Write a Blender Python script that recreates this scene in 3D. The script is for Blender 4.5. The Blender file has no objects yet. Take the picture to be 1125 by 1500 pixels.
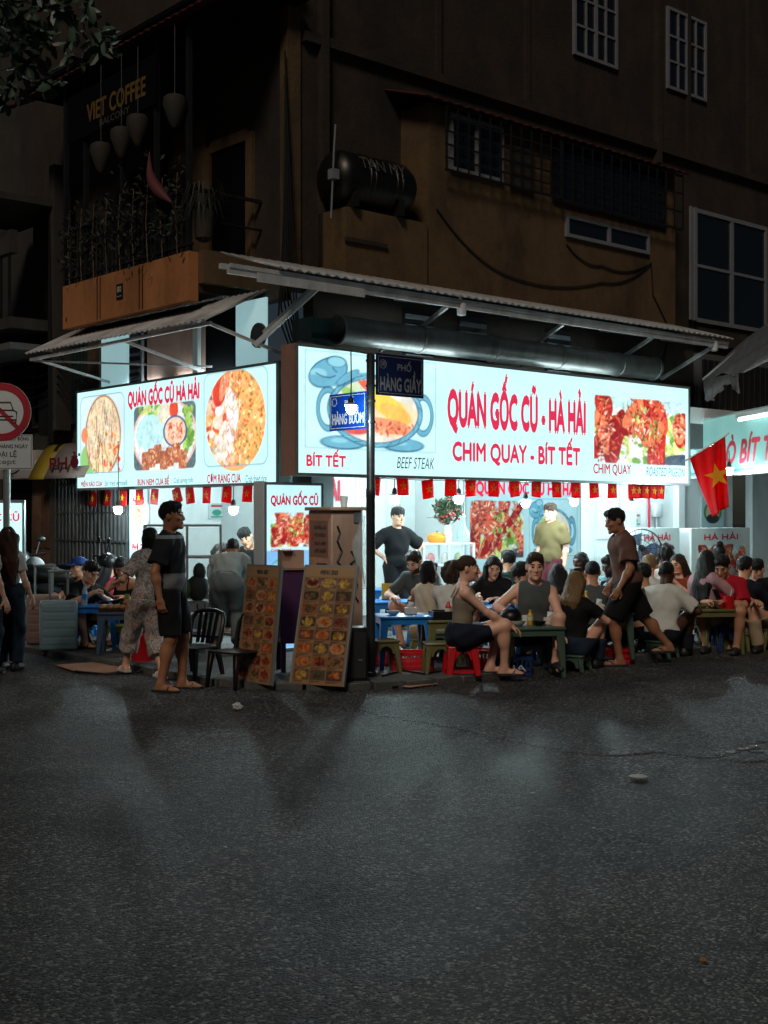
import bpy, bmesh, math, random
import numpy as np
from mathutils import Vector, Matrix

sc = bpy.context.scene
COL = sc.collection
rnd = random.Random(7)
nrs = np.random.RandomState(11)

# ------------------------------------------------------------------ camera, sky, light, exposure
F, CX, HY, EYE = 1850.0, 562.5, 753.0, 1.6
cam = bpy.data.objects.new('camera', bpy.data.cameras.new('camera'))
COL.objects.link(cam)
cam.location = (0, 0, EYE)
cam.rotation_euler = (math.radians(90), 0, 0)
cam.data.sensor_fit = 'VERTICAL'
cam.data.sensor_height = 36.0
cam.data.sensor_width = 27.0
cam.data.lens = 36.0 * F / 1500.0
cam.data.shift_y = (HY - 750.0) / 1500.0
cam.data.clip_start = 0.05
cam.data.clip_end = 500
sc.camera = cam

world = bpy.data.worlds.new('World')
sc.world = world
world.use_nodes = True
wn = world.node_tree.nodes
wn.clear()
wo = wn.new('ShaderNodeOutputWorld')
wb = wn.new('ShaderNodeBackground')
ws = wn.new('ShaderNodeTexSky')
ws.sky_type = 'NISHITA'
ws.sun_disc = False
SUN_EL, SUN_AZ = math.radians(40), math.radians(-168)     # azimuth measured clockwise from +Y
ws.sun_elevation = SUN_EL
ws.sun_rotation = SUN_AZ
wb.inputs['Strength'].default_value = 0.005
world.node_tree.links.new(ws.outputs[0], wb.inputs[0])
world.node_tree.links.new(wb.outputs[0], wo.inputs[0])

sun = bpy.data.objects.new('sun', bpy.data.lights.new('sun', 'SUN'))
COL.objects.link(sun)
sun.data.energy = 0.9
sun.data.angle = math.radians(14)
sun.data.color = (1.0, 0.86, 0.70)
_d = Vector((math.sin(SUN_AZ) * math.cos(SUN_EL), math.cos(SUN_AZ) * math.cos(SUN_EL), math.sin(SUN_EL)))
sun.rotation_euler = (-_d).to_track_quat('-Z', 'Y').to_euler()
sun.location = (-6, -6, 12)

vs = sc.view_settings
vs.view_transform = 'Standard'
vs.look = 'None'
vs.exposure = 0.0
vs.gamma = 1.0
vs.use_curve_mapping = False
sc.render.engine = 'CYCLES'
sc.cycles.use_denoising = True
sc.cycles.sample_clamp_indirect = 4.0
sc.cycles.max_bounces = 6
sc.cycles.caustics_reflective = False
sc.cycles.caustics_refractive = False

# ------------------------------------------------------------------ coordinates
# the corner house: a runs along the right-hand street, b along the left-hand street
U = Vector((0.751, 0.661, 0)).normalized()
V = Vector((-U.y, U.x, 0))
C0 = Vector((-1.02, 13.8, 0))
ANG_U = math.atan2(U.y, U.x)
ANG_V = math.atan2(V.y, V.x)

def B(a, b, z=0.0):
    return C0 + U * a + V * b + Vector((0, 0, z))

def ray(px, py):
    return Vector(((px - CX) / F, 1.0, (HY - py) / F))

def at(px, py, d):
    r = ray(px, py)
    return Vector((r.x * d, d, EYE + r.z * d))

def G(px, py, z=0.0):
    d = (z - EYE) / ((HY - py) / F)
    return at(px, py, d)

def GX(px, d, z=0.0):
    return Vector(((px - CX) / F * d, d, z))

def onb(px, py, b):
    """pixel -> (a, z) on the vertical plane parallel to the right-hand street at depth b"""
    r = ray(px, py)
    n = V
    t = (C0 + V * b).dot(n) / r.dot(n)
    p = r * t
    return (p - C0).dot(U), EYE + p.z

def ona(px, py, a):
    """pixel -> (b, z) on the vertical plane parallel to the left-hand street"""
    r = ray(px, py)
    t = (C0 + U * a).dot(U) / r.dot(U)
    p = r * t
    return (p - C0).dot(V), EYE + p.z

def frame(origin, x, y):
    x = Vector(x).normalized(); y = Vector(y).normalized(); z = x.cross(y)
    m = Matrix((x, y, z)).transposed().to_4x4()
    m.translation = origin
    return m

# ------------------------------------------------------------------ materials
MATS = {}
def mat(name, col, rough=0.6, metal=0.0, var=0.18, scale=6.0, bump=0.0, bscale=40.0, emit=0.0, ecol=None,
        alpha=1.0, trans=0.0, spec=0.5, dirt=None, dscale=1.5):
    if name in MATS:
        return MATS[name]
    m = bpy.data.materials.new(name)
    m.use_nodes = True
    nt = m.node_tree
    bs = nt.nodes['Principled BSDF']
    bs.inputs['Roughness'].default_value = rough
    bs.inputs['Metallic'].default_value = metal
    bs.inputs['Specular IOR Level'].default_value = spec
    tc = nt.nodes.new('ShaderNodeTexCoord')
    nz = nt.nodes.new('ShaderNodeTexNoise')
    nz.inputs['Scale'].default_value = scale
    nz.inputs['Detail'].default_value = 6.0
    nz.inputs['Roughness'].default_value = 0.65
    nt.links.new(tc.outputs['Object'], nz.inputs['Vector'])
    rp = nt.nodes.new('ShaderNodeValToRGB')
    c = Vector(col[:3])
    rp.color_ramp.elements[0].position = 0.3
    rp.color_ramp.elements[1].position = 0.72
    rp.color_ramp.elements[0].color = (*[max(0, x * (1 - var)) for x in c], 1)
    rp.color_ramp.elements[1].color = (*[min(1, x * (1 + var)) for x in c], 1)
    nt.links.new(nz.outputs['Fac'], rp.inputs['Fac'])
    out = rp.outputs['Color']
    if dirt:
        n2 = nt.nodes.new('ShaderNodeTexNoise')
        n2.inputs['Scale'].default_value = dscale
        n2.inputs['Detail'].default_value = 8.0
        n2.inputs['Roughness'].default_value = 0.7
        mp = nt.nodes.new('ShaderNodeMapping')
        mp.inputs['Scale'].default_value = (1.0, 1.0, 0.35)
        nt.links.new(tc.outputs['Object'], mp.inputs['Vector'])
        nt.links.new(mp.outputs[0], n2.inputs['Vector'])
        r2 = nt.nodes.new('ShaderNodeValToRGB')
        r2.color_ramp.elements[0].position = 0.45
        r2.color_ramp.elements[1].position = 0.66
        r2.color_ramp.elements[0].color = (0, 0, 0, 1)
        r2.color_ramp.elements[1].color = (0.85, 0.85, 0.85, 1)
        nt.links.new(n2.outputs['Fac'], r2.inputs['Fac'])
        mx = nt.nodes.new('ShaderNodeMixRGB')
        mx.inputs['Color2'].default_value = (*dirt, 1)
        nt.links.new(r2.outputs['Color'], mx.inputs['Fac'])
        nt.links.new(out, mx.inputs['Color1'])
        out = mx.outputs['Color']
    nt.links.new(out, bs.inputs['Base Color'])
    if bump > 0:
        nb = nt.nodes.new('ShaderNodeTexNoise')
        nb.inputs['Scale'].default_value = bscale
        nb.inputs['Detail'].default_value = 4.0
        nt.links.new(tc.outputs['Object'], nb.inputs['Vector'])
        bp = nt.nodes.new('ShaderNodeBump')
        bp.inputs['Strength'].default_value = bump
        bp.inputs['Distance'].default_value = 0.02
        nt.links.new(nb.outputs['Fac'], bp.inputs['Height'])
        nt.links.new(bp.outputs[0], bs.inputs['Normal'])
    if emit > 0:
        bs.inputs['Emission Color'].default_value = (*(ecol or col), 1)
        bs.inputs['Emission Strength'].default_value = emit
    if trans > 0:
        bs.inputs['Transmission Weight'].default_value = trans
    if alpha < 1:
        bs.inputs['Alpha'].default_value = alpha
    MATS[name] = m
    return m

def printmat(name, emit=0.0, rough=0.4, base=1.0):
    """flat print: colours of the picture are carried by the sheet's own vertices"""
    if name in MATS:
        return MATS[name]
    m = bpy.data.materials.new(name)
    m.use_nodes = True
    nt = m.node_tree
    bs = nt.nodes['Principled BSDF']
    bs.inputs['Roughness'].default_value = rough
    if emit > 0: bs.inputs['Specular IOR Level'].default_value = 0.08
    at_ = nt.nodes.new('ShaderNodeAttribute')
    at_.attribute_name = 'Col'
    tc = nt.nodes.new('ShaderNodeTexCoord')
    nz = nt.nodes.new('ShaderNodeTexNoise'); nz.inputs['Scale'].default_value = 2.5; nz.inputs['Detail'].default_value = 3
    nt.links.new(tc.outputs['Object'], nz.inputs['Vector'])
    mr = nt.nodes.new('ShaderNodeMapRange')
    mr.inputs['To Min'].default_value = 0.86; mr.inputs['To Max'].default_value = 1.08
    nt.links.new(nz.outputs['Fac'], mr.inputs['Value'])
    mx = nt.nodes.new('ShaderNodeMixRGB'); mx.blend_type = 'MULTIPLY'; mx.inputs['Fac'].default_value = 1
    nt.links.new(at_.outputs['Color'], mx.inputs['Color1'])
    nt.links.new(mr.outputs[0], mx.inputs['Color2'])
    m2 = nt.nodes.new('ShaderNodeMixRGB'); m2.blend_type = 'MULTIPLY'; m2.inputs['Fac'].default_value = 1
    m2.inputs['Color2'].default_value = (base, base, base, 1)
    nt.links.new(mx.outputs[0], m2.inputs['Color1'])
    nt.links.new(m2.outputs[0], bs.inputs['Base Color'])
    if emit > 0:
        nt.links.new(mx.outputs[0], bs.inputs['Emission Color'])
        bs.inputs['Emission Strength'].default_value = emit
    MATS[name] = m
    return m

# ------------------------------------------------------------------ objects
def link(o, parent=None):
    COL.objects.link(o)
    if parent is not None:
        o.parent = parent
    return o

def tag(o, label=None, cat=None, group=None, kind=None):
    if label: o['label'] = label
    if cat: o['category'] = cat
    if group: o['group'] = group
    if kind: o['kind'] = kind
    return o

def thing(name, label, cat, loc=(0, 0, 0), rz=0.0, group=None):
    o = bpy.data.objects.new(name, None)
    o.empty_display_size = 0.1
    o.location = loc
    o.rotation_euler = (0, 0, rz)
    link(o)
    return tag(o, label, cat, group)

class MB:
    """collects simple solids into one mesh"""
    def __init__(s):
        s.v = []; s.f = []
    def add(s, vs, fs):
        n = len(s.v)
        s.v += [tuple(v) for v in vs]
        s.f += [tuple(i + n for i in f) for f in fs]
        return s
    def box(s, x0, x1, y0, y1, z0, z1, M=None):
        vs = [(x, y, z) for z in (z0, z1) for y in (y0, y1) for x in (x0, x1)]
        if M is not None: vs = [M @ Vector(v) for v in vs]
        return s.add(vs, [(0, 2, 3, 1), (4, 5, 7, 6), (0, 1, 5, 4), (2, 6, 7, 3), (0, 4, 6, 2), (1, 3, 7, 5)])
    def bar(s, p, q, w, h=None, up=(0, 0, 1), w2=None, h2=None):
        """square bar from p to q, optional taper"""
        p = Vector(p); q = Vector(q); h = h or w; w2 = w2 or w; h2 = h2 or h
        d = (q - p).normalized(); up = Vector(up)
        if abs(d.dot(up)) > 0.98: up = Vector((0, 1, 0))
        x = d.cross(up).normalized(); y = x.cross(d)
        vs = []
        for c, ww, hh in ((p, w, h), (q, w2, h2)):
            for sx, sy in ((-1, -1), (1, -1), (1, 1), (-1, 1)):
                vs.append(c + x * sx * ww / 2 + y * sy * hh / 2)
        return s.add(vs, [(3, 2, 1, 0), (4, 5, 6, 7), (0, 1, 5, 4), (1, 2, 6, 5), (2, 3, 7, 6), (3, 0, 4, 7)])
    def tube(s, pts, r, n=8, cap=True):
        pts = [Vector(p) for p in pts]
        rs = r if isinstance(r, (list, tuple)) else [r] * len(pts)
        vs = []; up = None
        for i, p in enumerate(pts):
            d = (pts[min(i + 1, len(pts) - 1)] - pts[max(i - 1, 0)]).normalized()
            if up is None:
                up = Vector((0, 0, 1)) if abs(d.z) < 0.9 else Vector((1, 0, 0))
            x = d.cross(up)
            if x.length < 1e-4: x = d.cross(Vector((0.3, 1, 0.2)))
            x.normalize(); y = x.cross(d).normalized(); up = y
            for k in range(n):
                a = 2 * math.pi * k / n
                vs.append(p + (x * math.cos(a) + y * math.sin(a)) * rs[i])
        fs = [(i * n + k, i * n + (k + 1) % n, (i + 1) * n + (k + 1) % n, (i + 1) * n + k)
              for i in range(len(pts) - 1) for k in range(n)]
        if cap:
            fs += [tuple(range(n - 1, -1, -1)), tuple((len(pts) - 1) * n + k for k in range(n))]
        return s.add(vs, fs)
    def lathe(s, prof, n=16, M=None, cap=True):
        """profile of (radius, z)"""
        vs = []
        for r, z in prof:
            for k in range(n):
                a = 2 * math.pi * k / n
                vs.append(Vector((r * math.cos(a), r * math.sin(a), z)))
        if M is not None: vs = [M @ v for v in vs]
        fs = [(i * n + k, i * n + (k + 1) % n, (i + 1) * n + (k + 1) % n, (i + 1) * n + k)
              for i in range(len(prof) - 1) for k in range(n)]
        if cap:
            fs += [tuple(range(n - 1, -1, -1)), tuple((len(prof) - 1) * n + k for k in range(n))]
        return s.add(vs, fs)
    def prism(s, poly, h0, h1, M=None):
        """polygon (x,y) extruded from z=h0 to h1"""
        n = len(poly)
        vs = [Vector((x, y, h0)) for x, y in poly] + [Vector((x, y, h1)) for x, y in poly]
        if M is not None: vs = [M @ v for v in vs]
        return s.add(vs, [tuple(range(n - 1, -1, -1)), tuple(range(n, 2 * n))] +
                     [(i, (i + 1) % n, n + (i + 1) % n, n + i) for i in range(n)])
    def ball(s, c, r, n=10, M=None):
        rx, ry, rz = r if isinstance(r, (tuple, list)) else (r, r, r)
        vs = []; m = n // 2
        for i in range(1, m):
            t = math.pi * i / m
            for k in range(n):
                a = 2 * math.pi * k / n
                vs.append(Vector((c[0] + rx * math.sin(t) * math.cos(a), c[1] + ry * math.sin(t) * math.sin(a), c[2] + rz * math.cos(t))))
        vs += [Vector((c[0], c[1], c[2] + rz)), Vector((c[0], c[1], c[2] - rz))]
        if M is not None: vs = [M @ v for v in vs]
        fs = [((i) * n + k, (i + 1) * n + k, (i + 1) * n + (k + 1) % n, i * n + (k + 1) % n) for i in range(m - 2) for k in range(n)]
        T = len(vs) - 2
        fs += [(T, k, (k + 1) % n) for k in range(n)] + [(T + 1, (m - 2) * n + (k + 1) % n, (m - 2) * n + k) for k in range(n)]
        return s.add(vs, fs)
    def build(s, name, m, parent=None, smooth=False, bevel=0.0, seg=2):
        me = bpy.data.meshes.new(name)
        me.from_pydata(s.v, [], s.f)
        me.update()
        if bevel > 0:
            bm = bmesh.new(); bm.from_mesh(me)
            bmesh.ops.recalc_face_normals(bm, faces=bm.faces)
            es = [e for e in bm.edges if len(e.link_faces) == 2 and e.calc_face_angle(0) > 0.5]
            bmesh.ops.bevel(bm, geom=es, offset=bevel, segments=seg, affect='EDGES', profile=0.5, clamp_overlap=True)
            bm.to_mesh(me); bm.free()
            smooth = True
        if smooth:
            me.shade_smooth()
            me.set_sharp_from_angle(angle=math.radians(42))
        if m is not None:
            me.materials.append(m if not isinstance(m, str) else MATS[m])
        o = bpy.data.objects.new(name, me)
        return link(o, parent)

def copy_tree(o, parent=None):
    c = o.copy(); COL.objects.link(c)
    c.parent = parent
    for ch in o.children:
        copy_tree(ch, c)
    return c

# ------------------------------------------------------------------ lettering
def letters(body, m, parent, M, x0, x1, y0, y1, name='lettering', depth=0.002, bold=0.0, shear=0.0, z=0.004):
    """text fitted to the box x0..x1, y0..y1 of the plane M (x right, y up, z out)"""
    cu = bpy.data.curves.new('t', 'FONT')
    cu.body = body
    cu.size = 1.0
    cu.offset = 0.0
    cu.shear = shear
    cu.resolution_u = 3
    to = bpy.data.objects.new('t', cu)
    COL.objects.link(to)
    dg = bpy.context.evaluated_depsgraph_get()
    me = bpy.data.meshes.new_from_object(to.evaluated_get(dg))
    bpy.data.objects.remove(to); bpy.data.curves.remove(cu)
    n = len(me.vertices)
    co = np.empty(n * 3, np.float32); me.vertices.foreach_get('co', co); co = co.reshape(-1, 3)
    mn, mxx = co.min(0), co.max(0)
    co[:, 0] = x0 + (co[:, 0] - mn[0]) / (mxx[0] - mn[0]) * (x1 - x0)
    co[:, 1] = y0 + (co[:, 1] - mn[1]) / (mxx[1] - mn[1]) * (y1 - y0)
    co[:, 2] = z
    Mn = np.array(M)
    if bold > 0:      # heavier strokes: the same outline laid five times, a hair apart
        nl = len(me.loops); lv = np.empty(nl, np.int32); me.loops.foreach_get('vertex_index', lv)
        ls = np.empty(len(me.polygons), np.int32); me.polygons.foreach_get('loop_start', ls)
        e = (y1 - y0) * bold * 1.1; ex = min(e, (x1 - x0) / max(1, len(body)) * bold * 2.2)
        cs, fs = [], []
        for k, (dx, dy) in enumerate(((0, 0), (ex, 0), (-ex, 0), (0, e), (0, -e))):
            cs.append(co + np.array([dx, dy, .00025 * k])); 
            bounds = list(ls) + [nl]; fs += [tuple(lv[bounds[i]:bounds[i + 1]] + k * n) for i in range(len(ls))]
        co = np.concatenate(cs); bpy.data.meshes.remove(me); me = bpy.data.meshes.new(name)
        me.from_pydata([tuple(c) for c in co], [], [tuple(int(i) for i in f) for f in fs])
    co = co @ Mn[:3, :3].T + Mn[:3, 3]
    me.vertices.foreach_set('co', co.astype(np.float32).ravel())
    me.update()
    me.materials.clear()
    me.materials.append(m)
    me.name = name
    o = bpy.data.objects.new(name, me)
    return link(o, parent)

# ------------------------------------------------------------------ printed pictures
class Canvas:
    """a flat print, painted in metres from its top left corner (y down)"""
    def __init__(s, W, H, res, bg):
        s.W, s.H = W, H
        s.nx = max(2, int(round(W / res)) + 1); s.ny = max(2, int(round(H / res)) + 1)
        s.x, s.y = np.meshgrid(np.linspace(0, W, s.nx), np.linspace(0, H, s.ny))
        s.c = np.empty((s.ny, s.nx, 3)); s.c[:] = bg
        s.px = W / (s.nx - 1)
        s.clip = None
    def _put(s, m, col, sl):
        if s.clip is not None: m = m * s.clip[sl]
        s.c[sl] = s.c[sl] * (1 - m[..., None]) + np.array(col) * m[..., None]
    def _win(s, x0, x1, y0, y1):
        i0 = max(0, int(x0 / s.px) - 2); i1 = min(s.nx, int(x1 / s.px) + 3)
        py = s.H / (s.ny - 1)
        j0 = max(0, int(y0 / py) - 2); j1 = min(s.ny, int(y1 / py) + 3)
        return (slice(j0, max(j0, j1)), slice(i0, max(i0, i1)))
    def ell(s, cx, cy, rx, ry, col, rot=0.0, a=1.0, soft=None):
        R = max(rx, ry) * 1.1
        sl = s._win(cx - R, cx + R, cy - R, cy + R)
        dx = s.x[sl] - cx; dy = s.y[sl] - cy
        if dx.size == 0: return
        c, n = math.cos(rot), math.sin(rot)
        q = np.sqrt(((dx * c + dy * n) / rx) ** 2 + ((-dx * n + dy * c) / ry) ** 2)
        w = (soft or s.px) / min(rx, ry)
        s._put(np.clip((1 - q) / w + 0.5, 0, 1) * a, col, sl)
    def ring(s, cx, cy, rx, ry, w, col, a0=-9, a1=9):
        sl = s._win(cx - rx - w, cx + rx + w, cy - ry - w, cy + ry + w)
        dx = (s.x[sl] - cx); dy = (s.y[sl] - cy)
        if dx.size == 0: return
        q = np.sqrt((dx / rx) ** 2 + (dy / ry) ** 2)
        m = np.clip((w / 2 - abs(q - 1) * min(rx, ry)) / s.px + 0.5, 0, 1)
        an = np.arctan2(dy, dx)
        m = m * ((an >= a0) & (an <= a1))
        s._put(m, col, sl)
    def rect(s, x0, x1, y0, y1, col, r=0.0, a=1.0):
        sl = s._win(x0, x1, y0, y1)
        qx = abs(s.x[sl] - (x0 + x1) / 2) - (x1 - x0) / 2 + r
        qy = abs(s.y[sl] - (y0 + y1) / 2) - (y1 - y0) / 2 + r
        d = np.hypot(np.maximum(qx, 0), np.maximum(qy, 0)) + np.minimum(np.maximum(qx, qy), 0) - r
        s._put(np.clip(-d / s.px + 0.5, 0, 1) * a, col, sl)
    def rectline(s, x0, x1, y0, y1, w, col, r=0.0):
        sl = s._win(x0 - w, x1 + w, y0 - w, y1 + w)
        qx = abs(s.x[sl] - (x0 + x1) / 2) - (x1 - x0) / 2 + r
        qy = abs(s.y[sl] - (y0 + y1) / 2) - (y1 - y0) / 2 + r
        d = np.hypot(np.maximum(qx, 0), np.maximum(qy, 0)) + np.minimum(np.maximum(qx, qy), 0) - r
        s._put(np.clip((w / 2 - abs(d)) / s.px + 0.5, 0, 1), col, sl)
    def seg(s, x0, y0, x1, y1, w, col, a=1.0):
        sl = s._win(min(x0, x1) - w, max(x0, x1) + w, min(y0, y1) - w, max(y0, y1) + w)
        dx, dy = x1 - x0, y1 - y0
        L = dx * dx + dy * dy + 1e-9
        t = np.clip(((s.x[sl] - x0) * dx + (s.y[sl] - y0) * dy) / L, 0, 1)
        d = np.hypot(s.x[sl] - x0 - t * dx, s.y[sl] - y0 - t * dy)
        s._put(np.clip((w / 2 - d) / s.px + 0.5, 0, 1) * a, col, sl)
    def path(s, pts, w, col):
        for p, q in zip(pts[:-1], pts[1:]):
            s.seg(*p, *q, w, col)
    def setclip_rect(s, x0, x1, y0, y1, r=0.0):
        qx = abs(s.x - (x0 + x1) / 2) - (x1 - x0) / 2 + r
        qy = abs(s.y - (y0 + y1) / 2) - (y1 - y0) / 2 + r
        d = np.hypot(np.maximum(qx, 0), np.maximum(qy, 0)) + np.minimum(np.maximum(qx, qy), 0) - r
        s.clip = np.clip(-d / s.px + 0.5, 0, 1)
    def setclip_ell(s, cx, cy, rx, ry):
        q = np.hypot((s.x - cx) / rx, (s.y - cy) / ry)
        s.clip = np.clip((1 - q) * min(rx, ry) / s.px + 0.5, 0, 1)
    def texture(s, x0, x1, y0, y1, amp=.35, scales=(.09, .045, .022), seed=1):
        r = np.random.RandomState(seed)
        sl = s._win(x0, x1, y0, y1); X, Y = s.x[sl], s.y[sl]
        if X.size == 0: return
        tot = np.zeros(X.shape + (3,))
        for k, sc_ in enumerate(scales):
            n = int(max(x1 - x0, y1 - y0) / sc_) + 4
            gr = r.rand(n, n, 1) * .75 + r.rand(n, n, 3) * .25
            fx = np.clip((X - x0) / sc_ + 1, 0, n - 2.001); fy = np.clip((Y - y0) / sc_ + 1, 0, n - 2.001)
            ix, iy = fx.astype(int), fy.astype(int); tx = (fx - ix)[..., None]; ty = (fy - iy)[..., None]
            v = gr[iy, ix] * (1 - tx) * (1 - ty) + gr[iy, ix + 1] * tx * (1 - ty) + gr[iy + 1, ix] * (1 - tx) * ty + gr[iy + 1, ix + 1] * tx * ty
            tot += (v - .5) * (1.0 if k else .8)
        m = 1.0 if s.clip is None else s.clip[sl][..., None]
        s.c[sl] *= 1 + amp * 2 * tot * m
    def grain(s, amp):
        s.c *= 1 + amp * (nrs.rand(s.ny, s.nx, 1) - 0.5)
    def build(s, name, m, parent, M, z=0.0):
        """M: plane with x right, y up, z out, origin at the print's bottom left"""
        Mn = np.array(M)
        P = np.stack([s.x.ravel(), s.H - s.y.ravel(), np.full(s.x.size, z)], 1) @ Mn[:3, :3].T + Mn[:3, 3]
        idx = np.arange(s.nx * s.ny).reshape(s.ny, s.nx)
        q = np.stack([idx[1:, :-1], idx[1:, 1:], idx[:-1, 1:], idx[:-1, :-1]], -1).reshape(-1, 4)
        me = mesh_np(name, P, q)
        ca = me.color_attributes.new('Col', 'FLOAT_COLOR', 'POINT')
        cc = np.ones((s.nx * s.ny, 4), np.float32); cc[:, :3] = np.clip(s.c.reshape(-1, 3), 0, 1)
        ca.data.foreach_set('color', cc.ravel())
        me.materials.append(m)
        return link(bpy.data.objects.new(name, me), parent)

def mesh_np(name, P, Q, smooth=False):
    me = bpy.data.meshes.new(name)
    nq = len(Q); k = Q.shape[1]
    me.vertices.add(len(P)); me.vertices.foreach_set('co', np.ascontiguousarray(P, np.float32).ravel())
    me.loops.add(nq * k); me.loops.foreach_set('vertex_index', np.ascontiguousarray(Q, np.int32).ravel())
    me.polygons.add(nq); me.polygons.foreach_set('loop_start', np.arange(0, nq * k, k, dtype=np.int32))
    if smooth: me.polygons.foreach_set('use_smooth', np.ones(nq, bool))
    me.update(calc_edges=True)
    return me

# ================================================================== THE SETTING
def S(r, g, b):
    f = lambda c: ((c / 255 + 0.055) / 1.055) ** 2.4 if c > 10 else c / 255 / 12.92
    return (f(r), f(g), f(b))

PV = 0.055        # height of the pavement

def asphalt(name, base, stone=85.0, bump=0.9, rough=(0.36, 0.66), big=1.1):
    m = bpy.data.materials.new(name); m.use_nodes = True
    MATS[name] = m
    nt = m.node_tree; L = nt.links.new; N = nt.nodes.new
    bs = nt.nodes['Principled BSDF']
    tc = N('ShaderNodeTexCoord')
    vo = N('ShaderNodeTexVoronoi'); vo.inputs['Scale'].default_value = stone; vo.inputs['Randomness'].default_value = 1.0
    L(tc.outputs['Object'], vo.inputs['Vector'])
    n1 = N('ShaderNodeTexNoise'); n1.inputs['Scale'].default_value = big; n1.inputs['Detail'].default_value = 9; n1.inputs['Roughness'].default_value = 0.68
    n1.inputs['Distortion'].default_value = 0.4
    L(tc.outputs['Object'], n1.inputs['Vector'])
    n2 = N('ShaderNodeTexNoise'); n2.inputs['Scale'].default_value = 34; n2.inputs['Detail'].default_value = 7; n2.inputs['Roughness'].default_value = 0.75
    L(tc.outputs['Object'], n2.inputs['Vector'])
    rp = N('ShaderNodeValToRGB')
    rp.color_ramp.elements[0].position = 0.32; rp.color_ramp.elements[1].position = 0.7
    rp.color_ramp.elements[0].color = (*[c * 0.5 for c in base], 1)
    rp.color_ramp.elements[1].color = (*[c * 1.4 for c in base], 1)
    L(n1.outputs['Fac'], rp.inputs['Fac'])
    # single stones: some pale, most dark
    r2 = N('ShaderNodeValToRGB')
    r2.color_ramp.elements[0].position = 0.0; r2.color_ramp.elements[0].color = (0.26, 0.26, 0.26, 1)
    r2.color_ramp.elements[1].position = 1.0; r2.color_ramp.elements[1].color = (3.6, 3.5, 3.45, 1)
    e = r2.color_ramp.elements.new(0.78); e.color = (0.85, 0.85, 0.85, 1)
    sp = N('ShaderNodeSeparateColor')
    L(vo.outputs['Color'], sp.inputs[0])
    L(sp.outputs[0], r2.inputs['Fac'])
    mx = N('ShaderNodeMixRGB'); mx.blend_type = 'MULTIPLY'; mx.inputs['Fac'].default_value = 1.0
    L(rp.outputs[0], mx.inputs['Color1']); L(r2.outputs[0], mx.inputs['Color2'])
    r3 = N('ShaderNodeMapRange'); r3.inputs['From Min'].default_value = 0.3; r3.inputs['From Max'].default_value = 0.7
    r3.inputs['To Min'].default_value = 0.45; r3.inputs['To Max'].default_value = 1.5
    L(n2.outputs['Fac'], r3.inputs['Value'])
    m3 = N('ShaderNodeMixRGB'); m3.blend_type = 'MULTIPLY'; m3.inputs['Fac'].default_value = 0.8
    L(mx.outputs[0], m3.inputs['Color1']); L(r3.outputs[0], m3.inputs['Color2'])
    L(m3.outputs[0], bs.inputs['Base Color'])
    mr = N('ShaderNodeMapRange'); mr.inputs['From Min'].default_value = 0.35; mr.inputs['From Max'].default_value = 0.68
    mr.inputs['To Min'].default_value = (rough[0] + rough[1]) / 2 - .03; mr.inputs['To Max'].default_value = (rough[0] + rough[1]) / 2 + .05
    n4 = N('ShaderNodeTexNoise'); n4.inputs['Scale'].default_value = 0.9; n4.inputs['Detail'].default_value = 7; n4.inputs['Roughness'].default_value = 0.7
    L(tc.outputs['Object'], n4.inputs['Vector'])
    L(n4.outputs['Fac'], mr.inputs['Value']); L(mr.outputs[0], bs.inputs['Roughness'])
    # relief: rounded stones, pits, gentle waves
    inv = N('ShaderNodeMath'); inv.operation = 'SUBTRACT'; inv.inputs[0].default_value = 1.0
    L(vo.outputs['Distance'], inv.inputs[1])
    pt = N('ShaderNodeMath'); pt.operation = 'MULTIPLY'
    L(inv.outputs[0], pt.inputs[0]); L(r3.outputs[0], pt.inputs[1])
    bp = N('ShaderNodeBump'); bp.inputs['Strength'].default_value = bump; bp.inputs['Distance'].default_value = 0.028
    L(pt.outputs[0], bp.inputs['Height'])
    n5 = N('ShaderNodeTexNoise'); n5.inputs['Scale'].default_value = 5.0; n5.inputs['Detail'].default_value = 4
    L(tc.outputs['Object'], n5.inputs['Vector'])
    b2 = N('ShaderNodeBump'); b2.inputs['Strength'].default_value = 0.35; b2.inputs['Distance'].default_value = 0.03
    L(n5.outputs['Fac'], b2.inputs['Height']); L(bp.outputs[0], b2.inputs['Normal'])
    L(b2.outputs[0], bs.inputs['Normal'])
    r6 = N('ShaderNodeValToRGB'); r6.color_ramp.elements[0].position = 0.84; r6.color_ramp.elements[0].color = (.10, .10, .10, 1); r6.color_ramp.elements[1].position = 0.97; r6.color_ramp.elements[1].color = (1, 1, 1, 1)
    L(sp.outputs[1], r6.inputs['Fac']); L(r6.outputs[0], bs.inputs['Specular IOR Level'])
    return m

asphalt('asphalt', (0.098, 0.096, 0.096), stone=74, bump=1.0)
asphalt('asphalt_fine', (0.122, 0.119, 0.117), stone=92, bump=0.85, rough=(0.4, 0.7))
asphalt('asphalt_dark', (0.090, 0.089, 0.091), stone=70, bump=1.0, rough=(0.34, 0.62))

def uneven(x0, x1, y0, y1, n, m):
    X, Y = np.meshgrid(np.linspace(x0, x1, n), np.linspace(y0, y1, m))
    Z = 0.012 * np.sin(X * 0.9 + 0.6 * np.sin(Y * 0.5)) * np.cos(Y * 0.7 + 0.4 * X) + 0.006 * np.sin(2.3 * X + 1.7 * Y)
    return X, Y, Z * np.clip((12 - Y) / 3, 0, 1) - 0.012

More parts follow.
